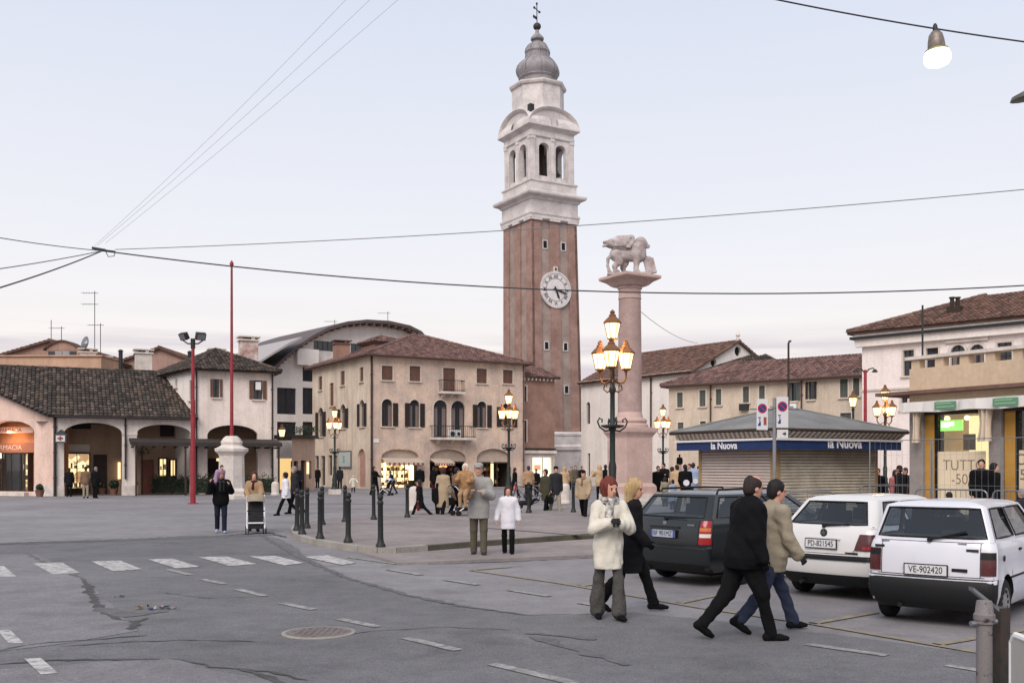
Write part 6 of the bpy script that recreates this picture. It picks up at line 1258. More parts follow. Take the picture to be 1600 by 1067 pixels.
# ------------------------------------------------------------------ parking signs
p = G(1210, 842); sp = empty('sign_post', p, 'grey post carrying two no parking signs in front of the kiosk', 'sign post'); zt = Zp(622, p.y); mb = MB(); mb.cyl((p.x, p.y, 0), (p.x, p.y, zt), .045, n=10); mb.build('post', M_metal, sp)
def psign(x0, y0, x1, y1, cyc, label, red):
    a, b = W(x0, y1, p.y - .06), W(x1, y0, p.y - .06); fr = Fr((a.x, a.y), (b.x, b.y + .04)); w = b.x - a.x; s = tag(fbox(fr, 0, a.z, w, b.z, 0, .02, mat('sign_white', S(206, 204, 204), .5, var=.05), None, 'no_parking_sign'), label, 'sign')
    c = W((x0 + x1) / 2, cyc, p.y - .06); r = w * .42; cc = w / 2
    def dsc(r, m, o, nm, pr): return plate(fr, [(cc + r * math.cos(2 * math.pi * i / 28), c.z + r * math.sin(2 * math.pi * i / 28)) for i in range(28)], m, pr, nm, o, .003)
    rd_ = mat('sign_red', S(176, 44, 54), .5); bl = mat('sign_blue', S(44, 56, 120), .5)
    dsc(r, rd_, .024, 'red_ring', s); dsc(r * .76, bl, .027, 'blue_disc', s)
    q = r * .09; mb = MB(); P = [(-r * .62 , r * .5 ), (-r * .5, r * .62), (r * .62, -r * .5), (r * .5, -r * .62)]; mb.poly([fr.P(cc + x, c.z + z, .030) for x, z in P][::-1]); mb.build('slash', rd_, s)
    fbox(fr, w * .12, a.z + .1, w * .36, a.z + .32, .021, .024, bl, s, 'parking_symbol'); fr_text(fr, 'P', w * .24, a.z + .21, .2, MATS['white_paint'], s, o=.028)
    if red: fbox(fr, w * .62, a.z + .12, w * .88, a.z + .32, .021, .024, mat('brick_red', S(150, 70, 62), .6), s, 'tow_symbol')
    mb = MB(); fr.box(mb, cc - .02 if False else w * .5 - .3, a.z + .5, w * .5 + .3, a.z + .54, -.04, -.002); mb.build('clamp', M_metal, s)
psign(1182, 623, 1200, 671.5, 638, 'white no parking sign with a red pictogram, left of the pair', True); psign(1213, 620, 1232, 668, 635, 'white no parking sign without pictogram, right of the pair', False)
a, b = W(1214, 684, p.y - .06), W(1231, 671, p.y - .06); fr = Fr((a.x, a.y), (b.x, b.y)); s = tag(fbox(fr, 0, a.z, b.x - a.x, b.z, 0, .02, MATS['sign_white'], None, 'arrow_plate'), 'small white arrow plate under the right parking sign', 'sign'); mb = MB(); cz = (a.z + b.z) / 2; w = b.x - a.x; fr.box(mb, w * .5, cz - .02, w * .7, cz + .02, .021, .025); mb.poly([fr.P(w * .68, cz - .06, .024), fr.P(w * .85, cz, .024), fr.P(w * .68, cz + .06, .024)]); mb.build('arrow', M_dark, s)
# ------------------------------------------------------------------ metal crowd barriers and mesh fence behind the cars
def barrier(x0, x1, d0, d1, label, h=1.1):
    A, B = W(x0, 700, d0).to_2d(), W(x1, 700, d1).to_2d(); fr = Fr(A, B); L = fr.L; root = empty('crowd_barrier', (A.x, A.y, .12), label, 'barrier', 'metal crowd barriers behind the cars'); z0 = .12; r = .15
    mb = MB(); P = [fr.P(0, z0 + .2), fr.P(0, z0 + h - r)] + [fr.P(r - r * math.cos(R(a)), z0 + h - r + r * math.sin(R(a))) for a in (30, 60, 90)] + [fr.P(L - r + r * math.sin(R(a)), z0 + h - r + r * math.cos(R(a))) for a in (0, 30, 60, 90)] + [fr.P(L, z0 + .2)]; mb.tube(P, .022, 6, closed=True); mb.build('tube_frame', M_metal, root)
    n = max(4, int(L / .13)); 
    for i in range(1, n): mb = MB(); u = L * i / n; mb.tube([fr.P(u, z0 + .2), fr.P(u, z0 + h)], .008, 4); mb.build('bar', M_metal, root)
    for u in (.3, L - .3): mb = MB(); mb.tube([fr.P(u, z0 + .02, -.3), fr.P(u, z0 + .2), fr.P(u, z0 + .02, .3)], .02, 5); mb.build('foot', M_metal, root)
barrier(1228, 1304, 24, 24, 'metal crowd barrier just behind the white hatchback roof at left'); barrier(1343, 1424, 31, 31, 'metal crowd barrier left of the shop corner pier'); barrier(1430, 1543, 26.6, 25.2, 'metal crowd barrier in front of the lit poster window'); barrier(1551, 1680, 25.0, 23, 'metal crowd barrier at the right edge beyond the couple')
A, B = W(1358, 700, 27.5).to_2d(), W(1690, 700, 23).to_2d(); fr = Fr(A, B); L = fr.L; zf = fr.uv(1480, 686)[1]; fen = empty('mesh_fence', (A.x, A.y, .12), 'thin galvanised mesh fence in front of the shop windows', 'fence')
for i in range(3):
    u0, u1 = L * i / 3 + .02, L * (i + 1) / 3 - .02; mb = MB(); mb.tube([fr.P(u0, .15), fr.P(u0, zf), fr.P(u1, zf), fr.P(u1, .15)], .02, 6, closed=True); pn = mb.build('panel_frame', M_metal, fen); mb = MB(); k = int((u1 - u0) / .16)
    for j in range(1, k): u = u0 + (u1 - u0) * j / k; mb.tube([fr.P(u, .15), fr.P(u, zf)], .0028, 3)
    for j in range(1, 6): z = .15 + (zf - .15) * j / 6; mb.tube([fr.P(u0, z), fr.P(u1, z)], .0028, 3)
    mb.build('wire_mesh', M_metal, pn)['kind'] = 'stuff'
# ------------------------------------------------------------------ overhead wires and the hanging lamp
M_wire = mat('wire', S(120, 118, 126), .6); M_wire2 = mat('dark_wire', S(58, 56, 62), .6)
def wire(p0, p1, r, label, sag=.0, m=M_wire, n=24, mid=None):
    a, b = W(*p0), W(*p1); mb = MB(); P = []
    for i in range(n + 1): t = i / n; q = a.lerp(b, t); q.z -= sag * 4 * t * (1 - t); P.append(q)
    mb.tube(P, r, 5); return tag(mb.build('overhead_wire', m), label, 'wire', 'overhead wires')
J = (160, 392, 34)
wire((-260, 318, 24), J, .016, 'dark wire rising left from the wire junction, uppermost', .15); wire((-240, 448, 22), J, .016, 'dark wire running left from the wire junction, middle one', .1); wire((-240, 513, 18), J, .022, 'thick dark wire running down left from the wire junction', .15, M_wire2)
wire(J, (1750, 436, 34), .024, 'thick dark wire crossing behind the lion column', .92, M_wire2); wire((180, 390, 34), (1750, 282, 28), .014, 'thin wire crossing high over the clock tower', .25)
wire((165, 380, 34), (700, -68, 30), .0045, 'thin wire slanting up from the junction, lowest of three', .12); wire((152, 384, 34), (641, -60, 30), .0045, 'thin wire slanting up from the junction, middle of three', .15); wire((148, 384, 34), (597, -60, 30), .0045, 'thin wire slanting up from the junction, topmost of three', .2)
wire((1000, 486, 46), (1090, 536, 70), .014, 'thin wire running down right from behind the column shaft', .3); wire((1050, -36, 16), (1760, 85, 16), .014, 'wire carrying the hanging lamp', .12, M_wire2)
q = W(*J); kn = empty('wire_junction', q, 'dark junction fitting where the overhead wires meet at left', 'wire fitting'); mb = MB(); mb.cyl(q + Vector((-.35, 0, .1)), q + Vector((.1, 0, .02)), .045, n=8); mb.cyl(q + Vector((.02, 0, .02)), q + Vector((.42, 0, -.03)), .035, n=8); mb.build('clamp', M_dark, kn); mb = MB(); mb.tube([q + Vector((.1, 0, 0)), q + Vector((.2, 0, -.2)), q + Vector((.4, 0, -.18)), q + Vector((.45, 0, -.02))], .015, 5); mb.build('loop', M_dark, kn)
q = W(1461, 41, 16); hl = empty('hanging_lamp', q, 'lit white bowl lamp hanging from the wire at upper right', 'hanging lamp'); s = 16 / FPX; Mtilt = Matrix.Translation(q) @ Matrix.Rotation(R(-4), 4, 'Y')
def hbuild(prof, nm, m, n=20):
    mb = MB(); prof = [(r * .88, z * .9) for r, z in prof]; mb.lathe(prof, n); mb.v = [tuple(Mtilt @ Vector(v)) for v in mb.v]; return mb.build(nm, m, hl, True, 40)
hbuild([(.02, .04), (.04, .0), (.045, -.08), (.07, -.1)], 'hanger', M_dark); hbuild([(.07, -.1), (.12, -.16), (.145, -.28), (.155, -.40), (.15, -.41)], 'housing', mat('aged_aluminium', S(150, 140, 130), .5, metal=.5, c2=S(100, 90, 84), vscale=9)); hbuild([(.15, -.405), (.2, -.43), (.21, -.46), (.2, -.465)], 'reflector_rim', mat('olive_rim', S(140, 134, 92), .5, metal=.3)); hbuild([(.205, -.46), (.235, -.54), (.235, -.62), (.19, -.69), (.08, -.735), (.01, -.74)], 'bowl', emit('white_lamp_glow', (1, .97, .86), 2.2))
q = W(1592, 148, 14); rl = empty('street_lamp', (q.x + 1.6, q.y, 0), 'dark street lamp head poking in at the right edge', 'street lamp'); mb = MB(); M = Matrix.Translation(q) @ Matrix.Rotation(R(-12), 4, 'Y'); mb.lathe([(.01, .04), (.1, .03), (.2, -.02), (.22, -.07), (.1, -.09)], 16); mb.v = [tuple(M @ Vector((v[0] * 1.6 + .22, v[1], v[2]))) for v in mb.v]; mb.build('lamp_head', mat('grey_lamp', S(92, 90, 88), .5, var=.2), rl, True, 40); mb = MB(); mb.tube([q + Vector((.4, 0, .06)), q + Vector((1.2, 0, .1)), (q.x + 1.6, q.y, q.z - .3), (q.x + 1.6, q.y, 0)], .05, 8); mb.build('arm', M_dark, rl)
# ------------------------------------------------------------------ foreground posts at the lower right
dF = 6.6; q = W(1538, 1000, dF); pg = empty('railing_post', (q.x, q.y, 0), 'peeling grey post with chipped cap in the right foreground', 'post'); M_peel = mat('peeling_paint', S(118, 112, 112), .6, c2=S(58, 50, 49), vscale=9, fine=.15); r_ = [n for n in M_peel.node_tree.nodes if n.type == 'VALTORGB'][0]; r_.color_ramp.elements[0].position = .36; r_.color_ramp.elements[1].position = .44
zt = Zp(938, dF); x = q.x; mb = MB(); mb.lathe([(.05, 0), (.05, zt - .16), (.062, zt - .15), (.062, zt - .12), (.052, zt - .11)], 16, (x, dF, 0)); mb.build('post', M_peel, pg, True, 40); mb = MB(); mb.lathe([(.068, zt - .125), (.068, zt - .09), (.058, zt - .08), (.05, zt - .01), (.046, zt), (.02, zt + .004)], 16, (x, dF, 0)); mb.build('cap', M_peel, pg, True, 40); mb = MB(); mb.cyl((x - .1, dF - .02, zt - .15), (x + .09, dF + .02, zt - .14), .018, n=8); mb.build('bolt', M_metal, pg)
q = W(1556, 1000, dF + .12); p2 = empty('square_post', (q.x, q.y, 0), 'dark square post behind the peeling post in the right foreground', 'post'); zt2_ = Zp(925, dF + .12); mb = MB(); mb.box((q.x + .02, q.y, zt2_ / 2 - .05), (.10, .10, zt2_ - .1), R(28)); mb.build('post', mat('black_green_paint', S(44, 48, 46), .6, c2=S(70, 56, 50), vscale=12), p2)
mb = MB(); a, b = W(1520, 918, dF + .1), W(1560, 950, dF - .02); mb.hexa([a + Vector((0, -.012, -.02)), b + Vector((0, -.012, -.02)), b + Vector((0, .06, -.02)), a + Vector((0, .06, -.02)), a + Vector((0, -.012, .004)), b + Vector((0, -.012, .004)), b + Vector((0, .06, .004)), a + Vector((0, .06, .004))]); mb.build('slanted_cap', M_metal, p2)
a = W(1578, 990, 6.2); b = W(1650, 1040, 5.6); fr = Fr((a.x, a.y), (b.x, b.y)); pn = empty('pale_barrier', (a.x, a.y, 0), 'corner of a pale metal barrier at the lower right edge', 'barrier'); mb = MB(); fr.box(mb, 0, .12, fr.L, a.z - .02, -.03, .0); mb.build('sheet', mat('grey_white_sheet', S(170, 166, 160), .6, var=.1), pn); mb = MB(); mb.tube([fr.P(0, .1, -.015), fr.P(0, a.z - .05, -.015), fr.P(.05, a.z, -.015), fr.P(fr.L, a.z, -.015)], .022, 8); mb.build('rim_tube', M_white, pn); mb = MB()
for u in (.06, .1): fr.box(mb, u, 0, u + .03, .5, .001, .006)
mb = MB(); 
for u in (.1, fr.L - .1): fr.box(mb, u, 0, u + .04, .13, -.03, .0)
mb.build('feet', M_dark, pn)
# ------------------------------------------------------------------ cars (rear at y = 0, front at +y, x to the right)
def car_paint(n, c, rough=.28): return mat(n, c, rough, spec=.5, coat=.35, var=.06, vscale=1.2)
M_tyre = mat('tyre_rubber', S(30, 30, 31), .85); M_plast = mat('black_plastic', S(25, 25, 27), .6, var=.15, vscale=6); M_seat = mat('seat_cloth', S(40, 43, 52), .9)
M_cglass = glass('car_glass', (.62, .68, .72), .07, .02); M_hub = mat('hubcap', S(150, 150, 152), .4, metal=.5, var=.1)
NR = [0, .25, .5, .75, 1.0]
def half_ring(hw, y0, y1, rr, rf, br, bf, ys, taper=.03):
    P = []
    xr = hw - rr
    for t in NR: x = xr * t; P.append((x, y0 + br * (x / hw) ** 2))
    yb = y0 + br * (xr / hw) ** 2
    for a in (25, 50, 75): P.append((xr + rr * math.sin(R(a)), yb + rr * (1 - math.cos(R(a)))))
    yf_ = y1 - bf * ((hw - rf) / hw) ** 2; ya, yz = yb + rr, yf_ - rf
    for t in ys: P.append((hw * (1 - taper * (2 * t - 1) ** 2 * (1 if t > .5 else .4)), ya + (yz - ya) * t))
    for a in (15, 40, 65): P.append((hw * (1 - taper) - rf + rf * math.cos(R(a)), yz + rf * math.sin(R(a))))
    xf = hw * (1 - taper) - rf
    for t in NR[::-1]: x = xf * t; P.append((x, y1 - bf * (x / hw) ** 2))
    return P
def full(P): return P + [(-x, y) for x, y in P[-2:0:-1]]
def loft(mb, rings, mi=None, skip=None):
    n = len(rings[0]); V = [p for r in rings for p in r]; F = []
    for i in range(len(rings) - 1):
        for j in range(n):
            if skip and skip(i, j): continue
            F.append((i * n + j, i * n + (j + 1) % n, (i + 1) * n + (j + 1) % n, (i + 1) * n + j))
    mb.add(V, F, mi); return n
def wheel(root, x, y, r, w, side, spokes=True):
    wl = empty('wheel', (0, 0, 0)); wl.parent = root; ORG[wl.name] = Vector((0, 0, 0)); X = Matrix.Translation((x, y, r)) @ Matrix.Rotation(R(90) * side, 4, 'Y')
    def lb(prof, nm, m, n=28):
        mb = MB(); mb.lathe(prof, n); mb.v = [tuple(X @ Vector(v)) for v in mb.v]; return mb.build(nm, m, wl, True, 35)
    lb([(r * .62, -w / 2), (r * .9, -w / 2), (r * .98, -w * .38), (r, -w * .2), (r, w * .2), (r * .98, w * .38), (r * .9, w / 2), (r * .64, w / 2), (r * .62, w * .3)], 'tyre', M_tyre); rim = lb([(r * .645, w * .28), (r * .645, w * .5), (r * .6, w * .44), (r * .42, w * .40), (r * .2, w * .5), (.01, w * .5)], 'rim', M_hub)
    for i in range(12):
        a = 2 * math.pi * i / 12; mb = MB(); mb.box((r * .50 * math.cos(a), r * .50 * math.sin(a), w * .425), (r * .12, r * .12, .012), a); mb.v = [tuple(X @ Vector(v)) for v in mb.v]; mb.build('vent_hole', M_black, rim)
class Car:
    def __init__(s, sp, name, label, paint):
        s.sp = sp; s.root = empty(name, (0, 0, 0), label, 'car', 'cars parked at an angle'); s.paint = paint; sp_ = sp
        ys = sp['ys']; s.levels = sp['levels']; rings = []
        for (z, hw, y0, y1) in s.levels:
            P = full(half_ring(hw, y0, y1, sp['rr'], sp['rf'], sp['br'], sp['bf'], ys)); L = sp['L']
            rings.append([(x, y, z - (sp['hood'] * max(0, (y - sp['cowl']) / (L - sp['cowl'])) ** 1.3 if z > .8 else 0)) for x, y in P])
        mb = MB(); n = loft(mb, rings); k = len(rings); mb.f.append(tuple(range(n))[::-1]); mb.m.append(0); mb.f.append(tuple(range((k - 1) * n, k * n))); mb.m.append(0)
        body = mb.build('body', paint, s.root, True, 38); s.n = n
        for yw in (sp['ro'], sp['ro'] + sp['wb']):           # wheel arches cut out of the body
            for sd in (-1, 1):
                cm = bpy.data.meshes.new('cut'); b = MB(); hw = s.levels[3][1]; b.cyl((sd * (hw + .3), yw, sp['wr'] + .01), (sd * (hw - .26), yw, sp['wr'] + .01), sp['wr'] * 1.17, n=32); cm.from_pydata(b.v, [], b.f); co = bpy.data.objects.new('cut', cm); COL.objects.link(co)
                md = body.modifiers.new('c', 'BOOLEAN'); md.object = co; md.operation = 'DIFFERENCE'; md.solver = 'EXACT'
        dg = bpy.context.evaluated_depsgraph_get(); dg.update(); me = bpy.data.meshes.new_from_object(body.evaluated_get(dg)); body.modifiers.clear(); body.data = me
        me.materials.clear(); me.materials.append(paint); me.materials.append(M_black)
        idx = []
        for p in me.polygons:
            c = p.center; inw = any(((c.y - yw) ** 2 + (c.z - sp['wr'] - .01) ** 2) < (sp['wr'] * 1.165) ** 2 for yw in (sp['ro'], sp['ro'] + sp['wb'])) and abs(c.x) < s.levels[3][1] + .02
            idx.append(1 if (inw or c.z < .19) else 0)
        me.polygons.foreach_set('material_index', idx); me.set_sharp_from_angle(angle=R(38))
        for o in [o for o in bpy.data.objects if o.name.startswith('cut')]: bpy.data.objects.remove(o)
        s.body = body
        # cabin: pillars and roof, with the panes as parts of their own
        gb, gt = sp['gb'], sp['gt']; gys = sp['gys']; R0 = full(half_ring(gb[1], gb[2], gb[3], sp['gr'], .12, sp['br'] * .9, .12, gys, .05)); R1 = full(half_ring(gt[1], gt[2], gt[3], sp['gr'], .12, sp['br'] * .8, .06, gys, .04))
        def lev(t, bul=0): return [(a[0] * (1 - t) + b[0] * t + (bul if a[0] > 0 else -bul) * math.sin(math.pi * t) * min(1, abs(a[0]) * 3), a[1] * (1 - t) + b[1] * t, gb[0] * (1 - t) + gt[0] * t) for a, b in zip(R0, R1)]
        ts = [0, sp['wb0'], sp['wb1'], 1]; rings = [lev(t, .02) for t in ts]; half = len(half_ring(1, 0, 1, .1, .1, 0, 0, gys)); N = len(rings[0])
        rear = set(range(0, 4)) | set(range(N - 4, N)); side0 = 4 + 3; wins = {}
        for j in rear: wins[j] = 'rear'
        front = set(range(half - 5, half + 3));
        for j in front: wins[j] = 'front'
        for k_, (a, b) in enumerate(sp['sidewin']):
            for j in range(a, b): jj = side0 + 1 + j; wins[jj] = 'r%d' % k_; wins[(N - 1 - jj)] = 'l%d' % k_
        mb = MB(); loft(mb, rings, skip=lambda i, j: i == 1 and j in wins)
        top = [(x * .82, gt[2] + (y - gt[2]) * .9 + (gt[3] - gt[2]) * .05, gt[0] + sp['crown'] * .62) for x, y, z in rings[-1]]; top2 = [(x * .45, gt[2] + (y - gt[2]) * .6 + (gt[3] - gt[2]) * .2, gt[0] + sp['crown']) for x, y, z in rings[-1]]
        loft(mb, [rings[-1], top, top2]); nn = len(mb.v); mb.f.append(tuple(range(nn - N, nn))); mb.m.append(0)
        s.cabin = mb.build('cabin', paint, s.root, True, 45)
        inr = [[(x * .975, y + (.012 if y < sp['L'] / 2 else -.012), z - .004) for x, y, z in r] for r in rings]
        mb = MB(); loft(mb, inr, skip=lambda i, j: i == 1 and j in wins); tp = [(x * .6, gt[2] + (y - gt[2]) * .7 + (gt[3] - gt[2]) * .15, gt[0] + sp['crown'] * .5) for x, y, z in inr[-1]]; loft(mb, [inr[-1], tp]); nn = len(mb.v); mb.f.append(tuple(range(nn - N, nn))); mb.m.append(0); mb.build('cabin_lining', mat('dark_headlining', S(168, 164, 160), .9), s.root)
        for nm in sorted(set(wins.values())):
            js = [j for j in wins if wins[j] == nm]; mb = MB()
            for j in js:
                a, b = rings[1][j], rings[1][(j + 1) % N]; c, d = rings[2][(j + 1) % N], rings[2][j]; cx = sum(p[0] for p in (a, b, c, d)) / 4; off = .004; mb.poly([(p[0] * (1 - .004), p[1] + (off if nm == 'rear' else 0), p[2]) for p in (a, b, c, d)])
            pane = mb.build({'rear': 'rear_window', 'front': 'windscreen'}.get(nm, 'side_window'), M_cglass, s.root, True)
            lo = sorted(js, key=lambda j: (j + N // 2) % N if nm == 'rear' else j); path = [rings[1][lo[0]]] + [rings[1][(j + 1) % N] for j in lo] + [rings[2][(lo[-1] + 1) % N]] + [rings[2][j] for j in lo[::-1]]
            mb = MB(); mb.tube([(p[0] * 1.002, p[1], p[2]) for p in path], .013, 6, closed=True); mb.build('window_seal', M_plast, pane, True)
        mb = MB(); y0, y1 = gb[2] + .08, gb[3] - .1; mb.box((0, (y0 + y1) / 2, gb[0] + .012), (gb[1] * 1.86, y1 - y0, .02)); mb.build('parcel_shelf', mat('grey_cabin_trim', S(128, 124, 120), .9), s.root)
        for sx in (-.36, .36):
            for yy, hz in ((sp['ro'] + .35, .22), (sp['ro'] + 1.3, .27)):
                st = empty('seat', (0, 0, 0)); st.parent = s.root; ORG[st.name] = Vector((0, 0, 0)); mb = MB(); z = gb[0]; M = Matrix.Rotation(R(-10), 3, 'X'); mb.box((sx, yy, z + .08), (.46, .12, .22), M=M); mb.build('backrest', M_seat, st); mb = MB(); mb.box((sx, yy + .0, z + hz + .03), (.27, .09, .16), M=M)
                for q in (-.06, .06): mb.cyl((sx + q, yy, z + .1), (sx + q, yy, z + hz - .05), .008, n=5)
                mb.build('headrest', M_seat, st)
        mb = MB(); yy = sp['ro'] + 1.75; mb.tube([(-.36 + .18 * math.cos(t * .5236), yy, gb[0] + .06 + .18 * math.sin(t * .5236)) for t in range(12)], .014, 5, closed=True); mb.build('steering_wheel', M_plast, s.root)
        for yw in (sp['ro'], sp['ro'] + sp['wb']):
            for sd in (-1, 1): wheel(s.root, sd * (sp['track'] / 2), yw, sp['wr'], sp['ww'], sd)
        mb = MB(); mb.box((0, sp['L'] / 2, .2), (1.2, sp['L'] - .9, .08)); mb.cyl((-.35, .02, .23), (-.35, .7, .23), .028, n=10); mb.build('underbody', M_black, s.root)
    def ry(s, x, z):                                 # rear surface
        L = s.levels; i = 0
        while i < len(L) - 2 and L[i + 1][0] < z: i += 1
        a, b = L[i], L[i + 1]; t = min(1, max(0, (z - a[0]) / (b[0] - a[0]))); hw = a[1] + (b[1] - a[1]) * t; y0 = a[2] + (b[2] - a[2]) * t; rr = s.sp['rr']; x = min(abs(x), hw - .001); xr = hw - rr
        if x <= xr: return y0 + s.sp['br'] * (x / hw) ** 2
        q = x - xr; return y0 + s.sp['br'] * (xr / hw) ** 2 + rr - math.sqrt(max(0, rr * rr - q * q))
    def hw(s, z):
        L = s.levels; i = 0
        while i < len(L) - 2 and L[i + 1][0] < z: i += 1
        a, b = L[i], L[i + 1]; t = min(1, max(0, (z - a[0]) / (b[0] - a[0]))); return a[1] + (b[1] - a[1]) * t
    def patch(s, x0, x1, z0, z1, m, name, off=.012, th=.03, nx=8, nz=4, parent=None, skew=0, rel=False):
        mb = MB(); V = []
        for k in range(nz + 1):
            z = z0 + (z1 - z0) * k / nz
            for i in range(nx + 1):
                t = i / nx; xa, xb = x0 + skew * k / nz * (1 if x0 > 0 else -1), x1
                x = xa + (xb - xa) * t
                lim = s.hw(z) - (.001 if 'bumper' in name else .012)
                if abs(x) > lim: x = math.copysign(lim, x)
                V.append((x, s.ry(x, z) - off, z))
        n1 = len(V); V += [(x, y + th, z) for x, y, z in V]; w = nx + 1; F = [(k * w + i, k * w + i + 1, k * w + w + i + 1, k * w + w + i) for k in range(nz) for i in range(nx)]
        per = list(range(w)) + [k * w + nx for k in range(1, nz + 1)] + [nz * w + i for i in range(nx - 1, -1, -1)] + [k * w for k in range(nz - 1, 0, -1)]
        F += [(per[i], n1 + per[i], n1 + per[(i + 1) % len(per)], per[(i + 1) % len(per)]) for i in range(len(per))]; mb.add(V, F); return mb.build(name, m, parent or s.root, True, 40)
    def plate(s, x, z, w, h, txt, blue=False, m=None):
        y = s.ry(x, z) - .03; mb = MB(); mb.box((x, y + .006, z), (w + .03, .012, h + .025)); p = mb.build('number_plate', M_plast, s.root); mb = MB(); mb.box((x, y - .003, z), (w, .006, h)); mb.build('plate_face', m or mat('plate_white', S(206, 206, 208), .5), p)
        if blue:
            for sx in (-1, 1): mb = MB(); mb.box((x + sx * (w / 2 - .02), y - .0065, z), (.04, .002, h)); mb.build('blue_strip', mat('plate_blue', S(60, 80, 150), .5), p)
        text_mesh(txt, h * .98, mat('plate_ink', S(30, 30, 34), .6), p, 'lettering', Matrix.Translation((x, y - .009, z)) @ Matrix.Rotation(R(90), 4, 'X'), .001, sx=.86)
    def tube(s, pts, r, m, name, parent=None, n=6): mb = MB(); mb.tube(pts, r, n); return mb.build(name, m, parent or s.root, True)
    def badge(s, x, z, w, h, name='badge', m=None): y = s.ry(x, z); mb = MB(); mb.box((x, y - .006, z), (w, .012, h)); return mb.build(name, m or M_metal, s.root)
    def seam_rear(s, z, x, nm='panel_gap'): s.tube([(x * t, s.ry(x * t, z) - .001, z) for t in np.linspace(-1, 1, 13)], .004, M_black, nm)
    def side_line(s, pts, sd=1, r=.004, nm='door_gap', m=None): s.tube([(sd * (s.sx(y, z) + .001), y, z) for y, z in pts], r, m or M_black, nm)
    def sx(s, y, z):
        hw = s.hw(z); t = min(1, max(0, (y - .2) / (s.sp['L'] - .5))); return hw * (1 - .03 * (2 * t - 1) ** 2 * (1 if t > .5 else .4))
    def place(s, x, d, th, sc): s.root.location = (x, d, 0.0); s.root.rotation_euler = (0, 0, -R(th)); s.root.scale = (sc, 1, 1)
    def mirrors(s, y, z):
        for sd in (-1, 1): mb = MB(); mb.box((sd * (s.sp['gb'][1] + .12), y, z), (.17, .09, .11)); mb.box((sd * (s.sp['gb'][1] + .02), y + .02, z - .03), (.08, .04, .04)); mb.build('wing_mirror', M_plast, s.root)
def tailgate_gap(c, x, z0, z1):
    for sd in (-1, 1): c.tube([(sd * x, c.ry(x, z0 + (z1 - z0) * i / 6) - .001, z0 + (z1 - z0) * i / 6) for i in range(7)], .005, M_black, 'panel_gap')
def rear_wiper(c, x0, z0, x1, z1, cab):
    def gy(z): gb, gt = c.sp['gb'], c.sp['gt']; t = (z - gb[0]) / (gt[0] - gb[0]); return gb[2] + (gt[2] - gb[2]) * t
    mb = MB(); mb.tube([(x0, gy(z0) - .03, z0), (x1, gy(z1) - .03, z1)], .012, 6); w = mb.build('rear_wiper', M_plast, c.root); mb = MB(); mb.cyl((x0, gy(z0) - .045, z0), (x0, gy(z0) + .02, z0), .028, n=10); mb.build('wiper_pivot', M_plast, w)
M_red_l = mat('tail_red', S(150, 30, 34), .2, spec=.6); M_dkred = mat('tail_dark_red', S(84, 34, 34), .25, spec=.6, var=.3, vscale=14); M_amber = mat('tail_amber', S(190, 110, 50), .25, spec=.6); M_clear = mat('tail_clear', S(214, 206, 200), .2, spec=.6)
ys = [0, .08, .18, .3, .45, .6, .75, .9, 1]
# small white hatchback, nearest
W1 = car_paint('white_car_paint', S(214, 214, 222, 1.0)); U = Car(dict(L=3.64, rr=.10, rf=.2, br=.05, bf=.16, ys=ys, hood=.16, cowl=2.75, wb=2.36, ro=.60, wr=.275, ww=.16, track=1.34, gr=.07, crown=.05, wb0=.10, wb1=.93,
    levels=[(.20, .68, .12, 3.48), (.27, .735, .04, 3.58), (.38, .768, .0, 3.63), (.56, .775, .0, 3.64), (.575, .768, .035, 3.62), (.75, .772, .04, 3.62), (.90, .765, .06, 3.6), (.955, .75, .075, 3.56), (.985, .735, .09, 3.5)],
    gb=(.985, .725, .095, 2.9), gt=(1.385, .60, .215, 2.08), gys=[0, .04, .14, .25, .36, .40, .55, .72, .90, 1], sidewin=[(1, 4), (5, 8)]), 'white_hatchback', 'small boxy white hatchback with black bumper, nearest car at the right', W1)
U.patch(-.80, .80, .20, .575, M_plast, 'rear_bumper', .022, .06, 24, 6)
for sd in (-1, 1):
    tl = U.patch(sd * .60, sd * .80, .62, .88, M_dkred, 'tail_light', .014, .04, 6, 5); U.patch(sd * .60, sd * .80, .80, .87, M_plast, 'light_bar', .017, .01, 6, 1, tl)
U.plate(-.03, .655, .50, .11, 'VE-902420'); U.badge(.36, .668, .18, .035, m=M_plast); U.badge(.50, .895, .14, .028, m=M_dark); U.badge(-.62, .905, .12, .028, m=M_dark); U.badge(.38, .965, .10, .012, m=M_metal); U.badge(-.55, .965, .10, .012, m=M_metal)
U.seam_rear(.592, .74); tailgate_gap(U, .59, .595, .98); U.seam_rear(.978, .72); rear_wiper(U, .0, 1.0, .42, 1.10, None)
U.side_line([(.83, .34), (.85, .6), (.92, .96)]) ; U.side_line([(1.05, .34), (1.05, .96)]); U.side_line([(2.2, .34), (2.2, .96)]); U.side_line([(.75, .56), (2.0, .56), (3.1, .56)], r=.012, nm='side_strip', m=M_plast)
mb = MB(); mb.lathe([(.035, 0), (.035, .008), (.028, .01)], 14); X = Matrix.Translation((.773, .42, .80)) @ Matrix.Rotation(R(90), 4, 'Y'); mb.v = [tuple(X @ Vector(v)) for v in mb.v]; mb.build('fuel_cap', M_plast, U.root); U.mirrors(2.55, 1.03)
U.side_line([(1.15, .86), (1.27, .86)], r=.016, nm='door_handle', m=M_plast)
